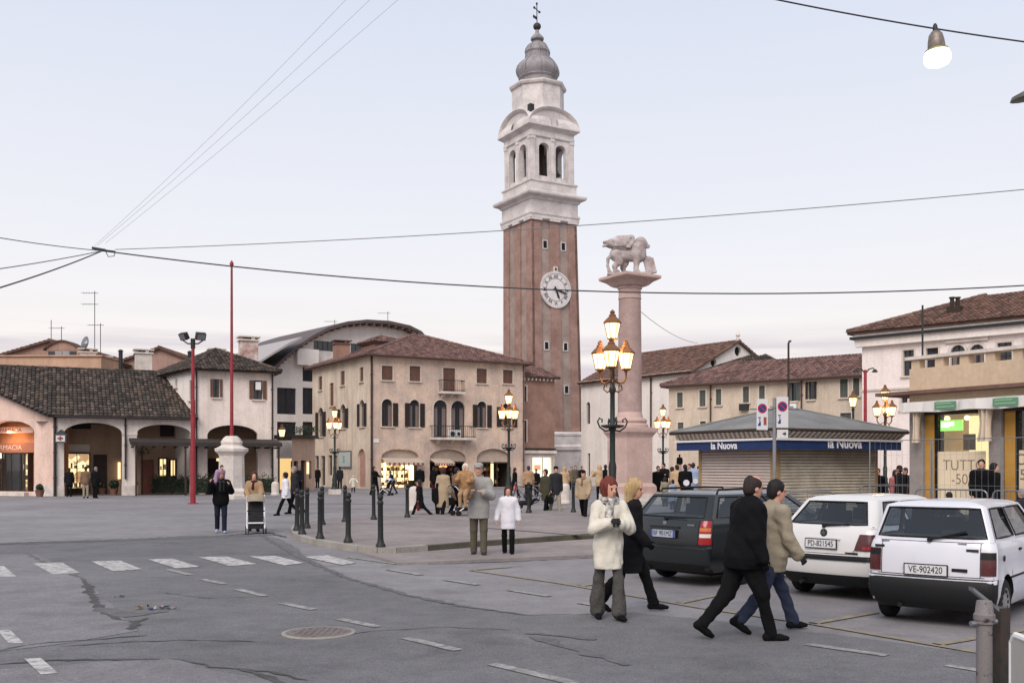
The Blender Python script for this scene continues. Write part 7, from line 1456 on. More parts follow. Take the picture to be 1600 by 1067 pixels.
# white rounded hatchback in the middle
W2 = car_paint('cream_white_car_paint', S(214, 212, 210, .98)); Gf = Car(dict(L=4.02, rr=.20, rf=.25, br=.07, bf=.2, ys=ys, hood=.18, cowl=3.0, wb=2.475, ro=.72, wr=.295, ww=.18, track=1.46, gr=.14, crown=.06, wb0=.10, wb1=.92,
    levels=[(.20, .74, .16, 3.85), (.27, .80, .08, 3.95), (.42, .835, .0, 4.02), (.60, .845, .0, 4.02), (.63, .84, .05, 4.0), (.78, .845, .06, 3.98), (.92, .835, .09, 3.95), (.975, .815, .12, 3.9), (1.0, .80, .135, 3.85)],
    gb=(1.0, .785, .14, 3.1), gt=(1.37, .60, .48, 2.3), gys=[0, .05, .15, .26, .33, .38, .55, .72, .90, 1], sidewin=[(1, 4), (5, 8)]), 'white_hatchback', 'rounded white hatchback parked between the dark estate and the nearest car', W2)
Gf.patch(-.86, .86, .56, .625, M_plast, 'bumper_strip', .016, .03, 20, 2); Gf.patch(-.84, .84, .20, .36, M_plast, 'bumper_skirt', .012, .03, 20, 3)
for sd in (-1, 1):
    tl = Gf.patch(sd * .50, sd * .84, .70, .92, M_dkred, 'tail_light', .014, .04, 8, 5, None, .07); Gf.patch(sd * .62, sd * .84, .72, .76, M_red_l, 'reflector', .018, .01, 6, 1, tl)
Gf.plate(-.02, .775, .50, .11, 'PD-821545'); Gf.badge(0, .845, .56, .022, 'plate_lip', W2); mb = MB(); y = Gf.ry(0, .93); X = Matrix.Translation((0, y - .012, .925)) @ Matrix.Rotation(R(90), 4, 'X')
mb.lathe([(.055, -.01), (.055, .006), (.046, .01)], 20); mb.v = [tuple(X @ Vector(v)) for v in mb.v]; bd = mb.build('badge', M_dark, Gf.root); text_mesh('W', .07, M_metal, bd, 'lettering', Matrix.Translation((0, y - .027, .915)) @ Matrix.Rotation(R(90), 4, 'X'), .002); text_mesh('V', .05, M_metal, bd, 'lettering', Matrix.Translation((0, y - .027, .95)) @ Matrix.Rotation(R(90), 4, 'X'), .002)
Gf.badge(.46, .665, .2, .02, m=M_dark); Gf.seam_rear(.645, .55); tailgate_gap(Gf, .485, .645, .70); U.seam_rear(.30, .7, 'bumper_groove'); rear_wiper(Gf, -.02, 1.015, .38, 1.05, None); Gf.side_line([(1.1, .36), (1.12, .98)]); Gf.side_line([(2.3, .36), (2.3, .98)]); Gf.mirrors(2.75, 1.05)
# dark estate car with roof rails
W3 = car_paint('black_green_car_paint', S(26, 31, 33), .25); As = Car(dict(L=4.28, rr=.16, rf=.25, br=.07, bf=.2, ys=ys, hood=.16, cowl=3.2, wb=2.52, ro=.95, wr=.30, ww=.18, track=1.47, gr=.10, crown=.05, wb0=.10, wb1=.90,
    levels=[(.22, .76, .14, 4.1), (.29, .81, .05, 4.2), (.42, .84, .0, 4.27), (.60, .845, .0, 4.28), (.63, .84, .045, 4.26), (.80, .845, .05, 4.24), (.95, .835, .07, 4.2), (1.0, .82, .09, 4.15), (1.02, .81, .10, 4.1)],
    gb=(1.02, .80, .105, 3.35), gt=(1.40, .64, .42, 2.55), gys=[0, .04, .15, .24, .32, .36, .50, .60, .64, .76, .92, 1], sidewin=[(1, 4), (5, 7), (8, 10)]), 'dark_estate_car', 'dark green black estate car with roof rails and tall red tail lights', W3)
for sd in (-1, 1):
    tl = As.patch(sd * .67, sd * .86, .66, 1.015, M_red_l, 'tail_light', .014, .04, 6, 6, None, .03); As.patch(sd * .69, sd * .86, .86, .91, M_amber, 'indicator_lens', .018, .01, 5, 1, tl); As.patch(sd * .69, sd * .86, .765, .82, M_clear, 'reverse_lens', .018, .01, 5, 1, tl)
    mb = MB(); gt = As.sp['gt']; mb.tube([(sd * .585, .62, 1.40), (sd * .585, .66, 1.475), (sd * .585, 1.4, 1.485), (sd * .585, 2.2, 1.475), (sd * .585, 2.28, 1.41)], .017, 8); mb.build('roof_rail', M_plast, As.root, True)
    mb = MB(); mb.box((sd * .585, 1.4, 1.45), (.03, .06, .07)); mb.build('rail_foot', M_plast, As.root)
As.plate(0, .80, .50, .11, 'BF 901MZ', True, mat('plate_grey', S(170, 176, 190), .5)); As.badge(0, .90, .62, .03, 'plate_lip', W3); As.badge(0, .965, .07, .05, 'badge', M_metal); As.badge(.52, .945, .14, .022, m=M_metal)
As.patch(-.86, .86, .585, .615, M_plast, 'bumper_strip', .01, .03, 20, 1); As.patch(-.8, .8, .22, .34, M_plast, 'bumper_skirt', .012, .03, 20, 2); As.seam_rear(.645, .66); tailgate_gap(As, .655, .645, 1.01); rear_wiper(As, 0, 1.035, .40, 1.05, None)
for y in (1.2, 1.95, 2.9): As.side_line([(y, .36), (y, 1.0)])
As.side_line([(1.35, .9), (1.48, .9)], r=.014, nm='door_handle', m=M_plast); As.mirrors(3.0, 1.08)
def put(c, pxl, d, th, sc):              # left rear corner at image column pxl and depth d
    x = (pxl - 800) * d / FPX; r = Vector((math.cos(R(th)), -math.sin(R(th)))); hw = c.levels[3][1] * sc; q = Vector((x, d)) + r * hw; c.place(q.x, q.y, th, sc)
put(U, 1352, 11.8, 39, .92); put(Gf, 1206, 14.2, 46, .90); put(As, 974, 16.0, 50, .97)
# ------------------------------------------------------------------ people
SKIN = mat('skin', S(200, 150, 128), .6, spec=.3); LIP = mat('lips', S(164, 92, 88), .5); EYE_M = mat('eye_dark', S(40, 32, 30), .4)
def cloth(nm, c, var=.14, sc=9): return mat('cloth_' + nm, S(*c), .92, var=var, vscale=sc, bump=.75, bscale=11, spec=.12)
CL = {k: cloth(k, c) for k, c in dict(black=(19, 19, 21), black2=(27, 26, 29), cream=(214, 208, 194), white=(222, 220, 226), beige=(168, 148, 124), tan=(186, 160, 128), brown=(122, 98, 80), fur=(172, 134, 96), grey=(158, 156, 152), olive=(92, 86, 74), jeans=(48, 54, 72), navy=(36, 40, 56), tweed=(78, 76, 74), green=(70, 68, 54), camel=(164, 134, 104), wine=(70, 34, 40), purple=(170, 140, 168), pink=(196, 120, 120), lblue=(150, 166, 190), charcoal=(48, 48, 52), khaki=(150, 140, 122), dred=(120, 44, 46)).items()}
HAIRM = {k: mat('hair_' + k, S(*c), .7, var=.35, vscale=24, spec=.3, stretch=(1, 1, .2)) for k, c in dict(black=(34, 28, 28), brown=(70, 48, 40), red=(112, 52, 40), blond=(186, 158, 112), grey=(140, 136, 134), white=(206, 202, 198), dark=(48, 38, 36)).items()}
CL['zebra'] = mat('cloth_zebra', S(210, 204, 198), .9, c2=S(20, 20, 22), vscale=22); CL['fur'] = cloth('fur2', (172, 134, 96), .45, 14); CL['tweed'] = cloth('tweed2', (84, 82, 80), .35, 40)
def rx(v, a): c, s = math.cos(R(a)), math.sin(R(a)); return np.array([v[0], v[1] * c + v[2] * s, -v[1] * s + v[2] * c])   # + leans forward (+y)
def rz(v, a): c, s = math.cos(R(a)), math.sin(R(a)); return np.array([v[0] * c - v[1] * s, v[0] * s + v[1] * c, v[2]])
def person(label, px, py, H, face, coat, trou, hair=('short', 'dark'), legs=((22, 6, 0), (-20, 14, 22)), arms=((-18, 8, 14, 0), (16, 8, 20, 0)), hem=.48, flare=.19, lean=3, head=(0, 0), fat=1.0, fem=False, shoes='black', scarf=None, hat=None, vox=.012, parts=True, z0=0.0, group=None, loc=None, bulk=.03, noleg=False, d=None, name='person', cuff=1.0, collar=True, bag=None, gloves=None):
    s = H / 1.76; L = {'body': [], 'coat': [], 'trousers': [], 'shoe_a': [], 'shoe_b': [], 'hair': []}; fine = vox < .014
    if gloves: L['glove_a'] = []; L['glove_b'] = []
    def C(layer, a, b, ra, rb=None, k=.03, flat=None, z=0): L[layer].append(('cap', np.array(a, float) * s, np.array(b, float) * s, ra * s, (ra if rb is None else rb) * s, k * s, flat, z))
    def E(layer, c, r, k=.02, M=None, z=0): L[layer].append(('ell', np.array(c, float) * s, np.array(r, float) * s, k * s, M, z))
    cuts = {k: [] for k in L}; carve = {k: [] for k in L}
    sole = 9
    hipw = .10 if fem else .092
    for i, sd in enumerate((-1, 1)):
        a, kf, fp = legs[i]; hip = np.array([sd * hipw, 0, -.02]); kn = hip + .43 * np.array([sd * .01, math.sin(R(a)), -math.cos(R(a))]); b = a - kf; an = kn + .42 * np.array([0, math.sin(R(b)), -math.cos(R(b))])
        F = lambda y, z, x=0: an + np.array([x + sd * .02 * (y / .15), y * math.cos(R(fp)) + z * math.sin(R(fp)), -y * math.sin(R(fp)) + z * math.cos(R(fp))])
        heel, ball, toe = F(-.05, -.05), F(.10, -.058), F(.165, -.064); sole = min(sole, heel[2] - .042, toe[2] - .03, ball[2] - .036)
        C('body', hip, kn, .07, .05); C('body', kn, an, .048, .036); C('body', heel + [0, 0, .01], ball, .03, .025)
        tr = (.80 if fem else 1.0) * fat; C('trousers', hip, kn, .098 * tr, .070 if fem else .074, .04); C('trousers', kn, an + np.array([0, 0, .0]), .072, .066 * cuff, .03); cuts['trousers']
        sh_ = 'shoe_a' if sd < 0 else 'shoe_b'; C(sh_, heel, ball, .043, .042, .02, ((0, 0, 1), 1.05)); C(sh_, ball, toe, .042, .034, .02, ((0, 0, 1), 1.25)); C(sh_, heel, an + [0, .0, .03], .04, .045, .02)
    E('trousers', (0, -.01, .02), ((.15 if fem else .165) * fat, .125 * fat, .14), .05)
    T = lambda v: rx(np.array(v, float), lean)
    shw = .165 if fem else .185
    # torso
    fy = ((0, math.cos(R(lean)), -math.sin(R(lean))), 1.35)
    C('body', T((0, 0, .02)), T((0, 0, .42)), .11, .13, .04, fy); C('body', T((-shw + .03, 0, .49)), T((shw - .03, 0, .49)), .05, .05, .05); C('body', T((0, -.005, .48)), T((0, .015, .64)), .056, .05, .03)
    cf = fat; C('coat', T((0, .005 + .02 * (cf - 1) * 5, .06)), T((0, 0, .40)), (.155 + bulk) * cf, (.165 + bulk) * (.5 + cf / 2), .06, fy); C('coat', T((-shw + .02, -.005, .475)), T((shw - .02, -.005, .475)), .07 + bulk * .6, .07 + bulk * .6, .05); C('coat', T((0, -.005, .48)), T((0, .0, .56)), .085, .072, .04)
    if hem is not None:
        # skirt of the coat from waist down to the hem (height above ground, as a share of the body height)
        hz = None; C('coat', T((0, .0, .10)), (0, .0, -.02), (.16 + bulk) * cf, (.165 + bulk) * cf, .05, ((0, 1, 0), 1.3))
    hands = []
    if fine and collar and not scarf:
        L['collar'] = []; cuts['collar'] = []; carve['collar'] = []
        for i in range(7): a, b = R(-150 + 300 * i / 7), R(-150 + 300 * (i + 1) / 7); C('collar', T((.078 * math.sin(a), -.004 - .078 * math.cos(a) * .95, .545)), T((.078 * math.sin(b), -.004 - .078 * math.cos(b) * .95, .545)), .026, .026, .012)
    for i, sd in enumerate((-1, 1)):
        af, ab, ef, inw = arms[i]; sh = T((sd * shw, -.005, .475)); u = rx(np.array([sd * math.sin(R(ab)), math.sin(R(af)) * math.cos(R(ab)), -math.cos(R(af)) * math.cos(R(ab))]), lean * .5); el = sh + .285 * u
        t = af + ef; fd = rx(np.array([-sd * math.sin(R(inw)) + sd * math.sin(R(ab)) * .4, math.sin(R(t)) * math.cos(R(inw)), -math.cos(R(t)) * math.cos(R(inw))]), lean * .5); fd /= np.linalg.norm(fd); wr = el + .245 * fd
        C('body', sh, el, .045, .038); C('body', el, wr, .036, .027); b_ = bulk * .75; C('coat', sh, el, .062 + b_, .056 + b_, .045); C('coat', el, wr - fd * .01, .055 + b_, .046 + b_, .03)
        pn = np.array([-sd, 0, 0.]) ; pn = pn - fd * (pn @ fd); pn = pn / max(np.linalg.norm(pn), 1e-6) if np.linalg.norm(pn) > .2 else np.array([0, -fd[2], fd[1]]); sdv = np.cross(fd, pn); sdv = sdv if sdv[1] > 0 else -sdv
        pc = wr + fd * .045; hands.append((pc, fd)); HL = ('glove_a' if sd < 0 else 'glove_b') if gloves else 'body'; Mh = np.stack([fd, sdv, pn], 1); E(HL, pc, (.055, .042, .018), .012, Mh)
        if fine:
            for q, (o, ln) in enumerate(((-.030, .058), (-.010, .070), (.011, .075), (.031, .066))):
                k1 = pc + fd * .042 + sdv * o; k2 = k1 + (fd * .8 + pn * .55) * ln * .55; k3 = k2 + (fd * .35 + pn * .9) * ln * .5; C(HL, k1, k2, .0105, .0095, .004); C(HL, k2, k3, .0095, .0085, .004)
            tb = pc - fd * .015 + sdv * .035; t2 = tb + (sdv * .7 + fd * .6 + pn * .3) * .04; C(HL, tb, t2, .013, .011, .006); C(HL, t2, t2 + (fd * .85 + pn * .35) * .032, .0105, .009, .004)
        else: C('body', pc + fd * .04, pc + fd * .085 + pn * .03, .025, .018, .01)
    # head
    yaw, pit = head; hb = T((0, .01, .60)); Hd = lambda v: hb + rz(rx(np.array(v, float), pit + lean * .4), yaw)
    hm = np.stack([rz(rx(np.array(e, float), pit + lean * .4), yaw) for e in np.eye(3)], 1)
    E('body', Hd((0, .0, .145)), (.077, .097, .105), .02, hm); E('body', Hd((0, .025, .075)), (.058, .072, .075), .03, hm); C('body', Hd((0, .06, .03)), Hd((0, .062, .035)), .028, .028, .025)
    C('body', Hd((0, .096, .125)), Hd((0, .112, .09)), .010, .016, .012)
    for sd in (-1, 1):
        E('body', Hd((sd * .078, -.005, .105)), (.012, .024, .034), .008, hm)
        E('body', Hd((sd * .03, .088, .15)), (.026, .014, .010), .012, hm)
        if fine: E('body', Hd((sd * .031, .0865, .125)), (.0135, .010, .008), .002, hm, 1)
    if fine: E('body', Hd((0, .094, .052)), (.024, .010, .009), .004, hm, 2)
    st, hc = hair
    if st != 'none':
        E('hair', Hd((0, -.012, .158)), (.088, .104, .104), .01, hm)
        if st in ('short', 'receding'): E('hair', Hd((0, -.045, .10)), (.078, .066, .085), .02, hm)
        if st == 'bob':
            E('hair', Hd((0, -.025, .11)), (.100, .098, .125), .03, hm); E('hair', Hd((0, -.03, .17)), (.100, .108, .105), .03, hm)
        if st == 'long':
            E('hair', Hd((0, -.03, .13)), (.102, .104, .13), .03, hm); C('hair', Hd((-.05, -.045, .08)), Hd((-.06, -.05, -.09)), .055, .04, .03); C('hair', Hd((.05, -.045, .08)), Hd((.06, -.05, -.09)), .055, .04, .03); C('hair', Hd((0, -.07, .06)), Hd((0, -.08, -.10)), .06, .045, .03)
        fz = .175 if st != 'receding' else .22
        carve['hair'].append((Hd((0, .10, fz - .105)) * s, np.array((.074 if st != 'bob' else .07, .088, .115)) * s, hm))
        if st == 'receding': carve['hair'].append((Hd((0, .035, .235)) * s, np.array((.068, .11, .07)) * s, hm))
    if hat:
        L['hat'] = []; cuts['hat'] = []; carve['hat'] = []
        if hat[0] == 'beanie': E('hat', Hd((0, -.012, .165)), (.094, .108, .115), .01, hm); cuts['hat'].append((Hd((0, 0, .135)) * s, -hm[:, 2]))
        elif hat[0] == 'hood': E('hat', Hd((0, -.02, .14)), (.115, .12, .135), .02, hm); C('hat', Hd((0, -.03, .02)), Hd((0, -.02, .08)), .10, .105, .04); carve['hat'].append((Hd((0, .13, .11)) * s, np.array((.08, .12, .10)) * s, hm))
        else: E('hat', Hd((0, -.005, .2)), (.092, .105, .062), .01, hm); E('hat', Hd((0, .10, .175)), (.062, .07, .012), .01, hm)
    if scarf:
        L['scarf'] = []; cuts['scarf'] = []; carve['scarf'] = []; n = 8
        for i in range(n): a, b = 2 * math.pi * i / n, 2 * math.pi * (i + 1) / n; C('scarf', T((.085 * math.sin(a), .005 + .085 * math.cos(a), .555)), T((.085 * math.sin(b), .005 + .085 * math.cos(b), .555)), .038, .038, .02)
        C('scarf', T((.02, .11, .54)), T((.04, .155, .36)), .035, .045, .02)
    # shift to the ground
    if noleg: sole = -.55
    up = -sole * s
    if hem is not None:
        hz = hem * H - up; dd = hz / s
        if dd < -.02: C('coat', (0, 0, -.02), (0, .0, dd - .04), (.165 + bulk) * cf, flare, .05, ((0, 1, 0), 1.22))
        cuts['coat'].append((np.array([0, 0, hz]), np.array([0, 0, -1.])))
    off = np.array([0, 0, up])
    lays = [l for l in L if L[l] and not (noleg and l in ('trousers', 'shoe_a', 'shoe_b'))]
    lo = np.array([9., 9, 9]); hi = -lo
    for l in lays:
        for p in L[l]:
            r = max(p[3], p[4]) * 1.1 if p[0] == 'cap' else p[2].max()
            for q in ((p[1], p[2]) if p[0] == 'cap' else (p[1],)): lo = np.minimum(lo, q - r); hi = np.maximum(hi, q + r)
    lo = lo + off - 4 * vox; hi = hi + off + 4 * vox
    def field(l, lo, hi):
        sf = SDF(lo, hi, vox)
        for p in L[l]:
            if p[0] == 'cap': sf.cap(p[1] + off, p[2] + off, p[3], p[4], p[6 + 1], p[5], p[6])
            else: sf.ell(p[1] + off, p[2], p[5], p[3], p[4])
        if fine and l in ('coat', 'trousers', 'scarf'): (sf.folds(.017 if l != 'trousers' else .014, 15, len(label) * 7), sf.folds(.008, 42, len(label)))
        if fine and l == 'hair': sf.folds(.006 if st in ('short', 'receding') else .014, 50, 5)
        for p, n in cuts[l]: sf.cut(p + off, n)
        for c, r, M in carve[l]:
            t = SDF(lo, hi, vox); t.ell(c + off, r, 0, 0, M); sf.D = np.maximum(sf.D, -t.D)
        return sf
    if loc is None: g = G(px, py, z0) if d is None else Vector(((px - 800) * d / FPX, d, z0)); loc = (g.x, g.y, z0)
    root = empty(name, (0, 0, 0), label, 'person', group)
    col = {'body': [SKIN, EYE_M, LIP], 'coat': [CL[coat]], 'trousers': [CL[trou]], 'shoe_a': [CL[shoes]], 'shoe_b': [CL[shoes]], 'hair': [HAIRM.get(hc, HAIRM['dark'])]}
    if gloves: col['glove_a'] = col['glove_b'] = [CL[gloves]]
    if hat: col['hat'] = [CL[hat[1]]]
    if 'collar' in L: col['collar'] = [CL[coat]]
    if scarf: col['scarf'] = [CL[scarf]]
    if parts:
        for l in lays:
            ll, hh = np.array([9., 9, 9]), np.array([-9., -9, -9])
            for p in L[l]:
                r = (max(p[3], p[4]) * 1.1 if p[0] == 'cap' else p[2].max()) + .02
                for q in ((p[1], p[2]) if p[0] == 'cap' else (p[1],)): ll = np.minimum(ll, q - r); hh = np.maximum(hh, q + r)
            sdf_obj(field(l, ll + off - 3 * vox, hh + off + 3 * vox), {'body': 'body', 'coat': 'coat', 'trousers': 'trousers', 'shoe_a': 'shoe', 'shoe_b': 'shoe', 'hair': 'hair', 'hat': 'hat', 'scarf': 'scarf', 'collar': 'collar', 'glove_a': 'glove', 'glove_b': 'glove'}[l], col[l], root)
    else:
        tot = None
        for i, l in enumerate(lays):
            f = field(l, lo, hi)
            if tot is None: tot = f; tot.Z[:] = 0
            else: m = f.D < tot.D; tot.D = np.where(m, f.D, tot.D); tot.Z[m] = i
        sdf_obj(tot, 'body', [col[l][0] for l in lays], root)
    if bag is not None:
        pc, fd = hands[bag[0]]; q = (pc * s + off); mb = MB(); w = bag[2]; mb.lathe([(.02, 0), (w * .5, .02), (w * .55, w * .5), (w * .42, w), (.02, w * 1.02)], 10); mb.v = [(v[0] * 1.2 + q[0], v[1] * .5 + q[1], v[2] + q[2] - w - .16) for v in mb.v]; b = mb.build('handbag', CL[bag[1]], root, True, 60); mb = MB(); mb.tube([(q[0] - w * .4, q[1], q[2] - .2), (q[0] - .03, q[1], q[2] - .02), (q[0] + .03, q[1], q[2] - .02), (q[0] + w * .4, q[1], q[2] - .2)], .01, 5); mb.build('strap', CL[bag[1]], b)
    root.location = loc; root.rotation_euler = (0, 0, R(face)); return root
STAND = ((2, 4, 0), (-2, 2, 0)); STEP = ((16, 4, 0), (-14, 12, 16)); STRIDE = ((26, 6, 0), (-24, 22, 34)); STRIDE_L = ((-24, 22, 34), (26, 6, 0)); HANG = ((-6, 8, 14, 0), (4, 8, 16, 0))
# nearest four walkers
person('man in black jacket and black trousers striding right, balding, nearest person', 1163, 1000, 1.74, -78, 'black', 'black', ('receding', 'dark'), ((-21, 20, 32), (21, 6, 0)), ((10, 8, 24, 6), (-4, 10, 26, 0)), hem=.44, fat=1.24, lean=7, head=(8, 8), vox=.0115, bulk=.05, gloves='black')
person('dark haired man in beige jacket and jeans behind the black jacket man', 1204, 987, 1.70, -76, 'khaki', 'jeans', ('short', 'black'), ((28, 8, 0), (-22, 20, 32)), ((-20, 8, 14, 0), (14, 8, 24, 0)), hem=.40, lean=5, head=(-8, 4), vox=.0115, bulk=.036, fat=1.06, gloves='charcoal')
person('smiling red haired woman in cream puffy jacket and grey trousers', 951, 968, 1.64, 190, 'cream', 'tweed', ('bob', 'red'), ((10, 2, 0), (-8, 6, 8)), ((24, 14, 92, 48), (22, 14, 96, 50)), hem=.375, flare=.195, fem=True, fat=.96, scarf='zebra', head=(18, 4), vox=.0115, bulk=.02, cuff=1.45, gloves='charcoal')
person('blonde woman in long black coat walking right beside the cream jacket', 986, 955, 1.66, -100, 'black2', 'black', ('long', 'blond'), ((24, 6, 0), (-20, 16, 28)), ((-8, 8, 30, 6), (6, 8, 40, 10)), hem=.30, flare=.20, fem=True, head=(-14, 6), vox=.0115, bulk=.03, gloves='black')
# family on the pavement edge
person('man in grey padded jacket carrying a child in a brown fur coat', 748, 869, 1.84, 182, 'grey', 'olive', ('short', 'grey'), ((6, 3, 0), (-4, 4, 4)), ((18, 12, 96, 44), (20, 16, 92, 30)), hem=.42, flare=.205, head=(-6, 2), vox=.014, bulk=.034, fat=1.0, shoes='charcoal', hat=('cap', 'grey'))
g = G(748, 869); person('small child in brown fur coat and white hat carried by the man', 0, 0, 1.0, 165, 'fur', 'camel', ('none', 'brown'), ((60, 70, 0), (60, 70, 0)), ((30, 20, 60, 20), (40, 12, 60, 20)), hem=.2, flare=.19, loc=(g.x - .25, g.y - .32, .98), vox=.014, hat=('hood', 'cream'), bulk=.06, fat=1.1)
person('girl in white jacket and black trousers walking beside the man', 794, 868, 1.38, 176, 'white', 'black', ('long', 'brown'), ((8, 3, 0), (-8, 8, 10)), ((-8, 18, 16, 0), (6, 20, 14, 0)), hem=.40, flare=.20, fem=True, vox=.014, bulk=.028, head=(6, 6))
# left: father with child on shoulders, mother with stroller
person('man in dark jacket and jeans with a child on his shoulder', 345, 832.5, 1.68, 197, 'black', 'navy', ('short', 'black'), ((4, 3, 0), (-10, 14, 16)), ((30, 20, 110, 20), (40, 22, 112, 10)), hem=.46, head=(0, 12), vox=.016, shoes='lblue', lean=6, bulk=.045, fat=1.05)
g = G(345, 832.5); person('child in pale purple jacket riding on the dark jacket man', 0, 0, .95, 230, 'purple', 'charcoal', ('short', 'dark'), ((75, 80, 0), (75, 80, 0)), HANG, hem=.25, loc=(g.x - .08, g.y - .04, 1.12), vox=.016, lean=35, bulk=.05, flare=.18)
person('woman in camel coat with dark red scarf pushing a stroller', 397, 830, 1.62, 195, 'camel', 'charcoal', ('bob', 'brown'), ((6, 2, 0), (-10, 8, 10)), ((24, 10, 50, 12), (24, 10, 50, 12)), hem=.34, flare=.22, fem=True, vox=.016, scarf='wine', bulk=.045)
mid = dict(vox=.02, parts=True); far = dict(vox=.026, parts=False)
person('woman in short white coat walking left beside the bollards', 447, 805, 1.60, 105, 'white', 'black', ('bob', 'black'), STRIDE, HANG, hem=.40, flare=.24, fem=True, bulk=.045, **mid)
person('man in dark coat walking left behind the white coated woman', 461, 803, 1.78, 100, 'charcoal', 'black', ('short', 'grey'), STEP, HANG, hem=.42, flare=.2, bulk=.04, **mid)
person('man in brown jacket and pale trousers under the arcade arch', 134, 778, 1.74, 20, 'brown', 'khaki', ('short', 'dark'), STAND, HANG, hem=.46, **far); person('person dressed in black beside the brown jacket man at the arch', 149, 778, 1.72, 340, 'black', 'black', ('short', 'grey'), STAND, HANG, hem=.36, **far)
person('dark figure close to the lit arcade shop window', 108, 776, 1.66, 20, 'black2', 'black', ('short', 'dark'), STAND, HANG, hem=.4, **far)
person('slim woman all in black standing left of the palazzo shop', 586, 774, 1.75, 235, 'black', 'black', ('long', 'black'), STEP, ((30, 8, 60, 20), (20, 8, 60, 20)), hem=.36, flare=.15, lean=-6, bulk=.015, **far)
person('toddler in a cream coat and hat with arms spread', 552, 769, 1.12, 200, 'cream', 'black', ('none', 'brown'), STEP, ((20, 40, 30, 0), (10, 35, 20, 0)), hem=.3, flare=.24, hat=('beanie', 'cream'), bulk=.05, **far)
person('person in dark clothes bending to a pushchair near the palazzo', 614, 772, 1.5, 100, 'navy', 'jeans', ('short', 'dark'), STEP, ((40, 8, 40, 0), (40, 8, 40, 0)), hem=.45, lean=18, **far)
person('dark coated person by the palazzo side door', 496, 762, 1.7, 170, 'black2', 'black', ('short', 'dark'), STAND, HANG, hem=.3, **far); person('dark coated person behind the left lamp post', 531, 764, 1.72, 20, 'charcoal', 'black', ('short', 'dark'), STAND, HANG, hem=.36, **far); person('dark coated man close to the low annexe door', 468, 768, 1.72, 150, 'charcoal', 'black', ('short', 'grey'), STAND, HANG, hem=.4, **far)
person('broad man in black jacket and red cap at the palazzo shop', 656, 777, 1.80, 20, 'black', 'khaki', ('short', 'grey'), STAND, HANG, hem=.5, fat=1.15, hat=('cap', 'dred'), vox=.022, parts=False)
person('girl in long dark coat with red scarf walking left', 656, 809, 1.36, 80, 'black2', 'black', ('long', 'dark'), STRIDE, HANG, hem=.24, flare=.23, fem=True, scarf='dred', bag=(0, 'dred', .2), **mid); person('child in padded black jacket beside the beige coats', 684, 808, 1.2, 350, 'black', 'black', ('short', 'black'), STEP, HANG, hem=.42, flare=.24, bulk=.06, hat=('hood', 'black'), **mid)
person('woman in long beige coat standing left of her companion', 692, 808, 1.74, 340, 'beige', 'black', ('bob', 'brown'), STEP, HANG, hem=.20, flare=.24, fem=True, bulk=.035, bag=(1, 'black', .28), **mid); person('woman in brown coat with black bag right of the beige coat', 712, 806, 1.74, 300, 'brown', 'black', ('short', 'black'), STEP, ((20, 8, 70, 20), (20, 8, 60, 10)), hem=.33, flare=.22, fem=True, bulk=.035, bag=(1, 'black', .36), **mid)
person('dark figure at the second palazzo shop arch', 678, 772, 1.72, 20, 'black', 'wine', ('short', 'dark'), STAND, HANG, hem=.4, **far)
person('woman in black coat with long dark hair by the bicycles', 804, 777, 1.68, 250, 'black', 'black', ('long', 'black'), STEP, HANG, hem=.3, fem=True, bag=(1, 'pink', .34), **far); person('man in orange brown jacket seen from behind by the bicycles', 826, 785, 1.78, 10, 'camel', 'black', ('short', 'brown'), STAND, HANG, hem=.5, fat=1.05, **mid); person('dark figure against the bright shop window', 838, 776, 1.6, 150, 'black', 'black', ('short', 'dark'), STAND, HANG, hem=.4, **far)
person('woman in long olive coat walking beside a man in dark coat', 853, 802, 1.66, 140, 'green', 'black', ('bob', 'dark'), STEP, HANG, hem=.30, flare=.2, fem=True, bag=(0, 'black', .28), **mid); person('man in dark coat and hat walking beside the olive coat', 868, 802, 1.78, 200, 'charcoal', 'khaki', ('short', 'black'), STEP, HANG, hem=.40, flare=.2, hat=('cap', 'black'), **mid)
person('blond person in tan coat behind the dark hatted man', 882, 784, 1.74, 20, 'tan', 'black', ('long', 'blond'), STAND, HANG, hem=.3, **far)
for i, (x, y, h, c, l) in enumerate(((893, 765, 1.7, 'brown', 'far figure in brown, leftmost of three near the tower foot'), (899, 766, 1.78, 'olive', 'far figure in olive, middle of three near the tower foot'), (909, 766, 1.76, 'black2', 'far figure in black, rightmost of three near the tower foot'))): person(l, x, y, h, 170 + 20 * i, c, 'black', ('short', 'dark'), STAND, HANG, hem=.36, vox=.032, parts=False)
person('man in brown jacket and cap walking toward the viewer', 912, 812, 1.66, 165, 'beige', 'black', ('short', 'grey'), ((20, 6, 0), (-20, 18, 24)), ((10, 10, 30, 10), (-10, 10, 20, 0)), hem=.42, flare=.21, hat=('cap', 'black'), bulk=.045, scarf='brown', **mid)
person('person in beige parka seen from behind by the column', 937, 782, 1.82, 20, 'tan', 'black', ('short', 'dark'), STAND, ((60, 10, 80, 10), (40, 10, 60, 10)), hem=.42, hat=('hood', 'tan'), bulk=.05, **far); person('dark coated person tight beside the beige parka', 946, 782, 1.84, 350, 'black', 'black', ('short', 'dark'), STAND, HANG, hem=.36, **far)
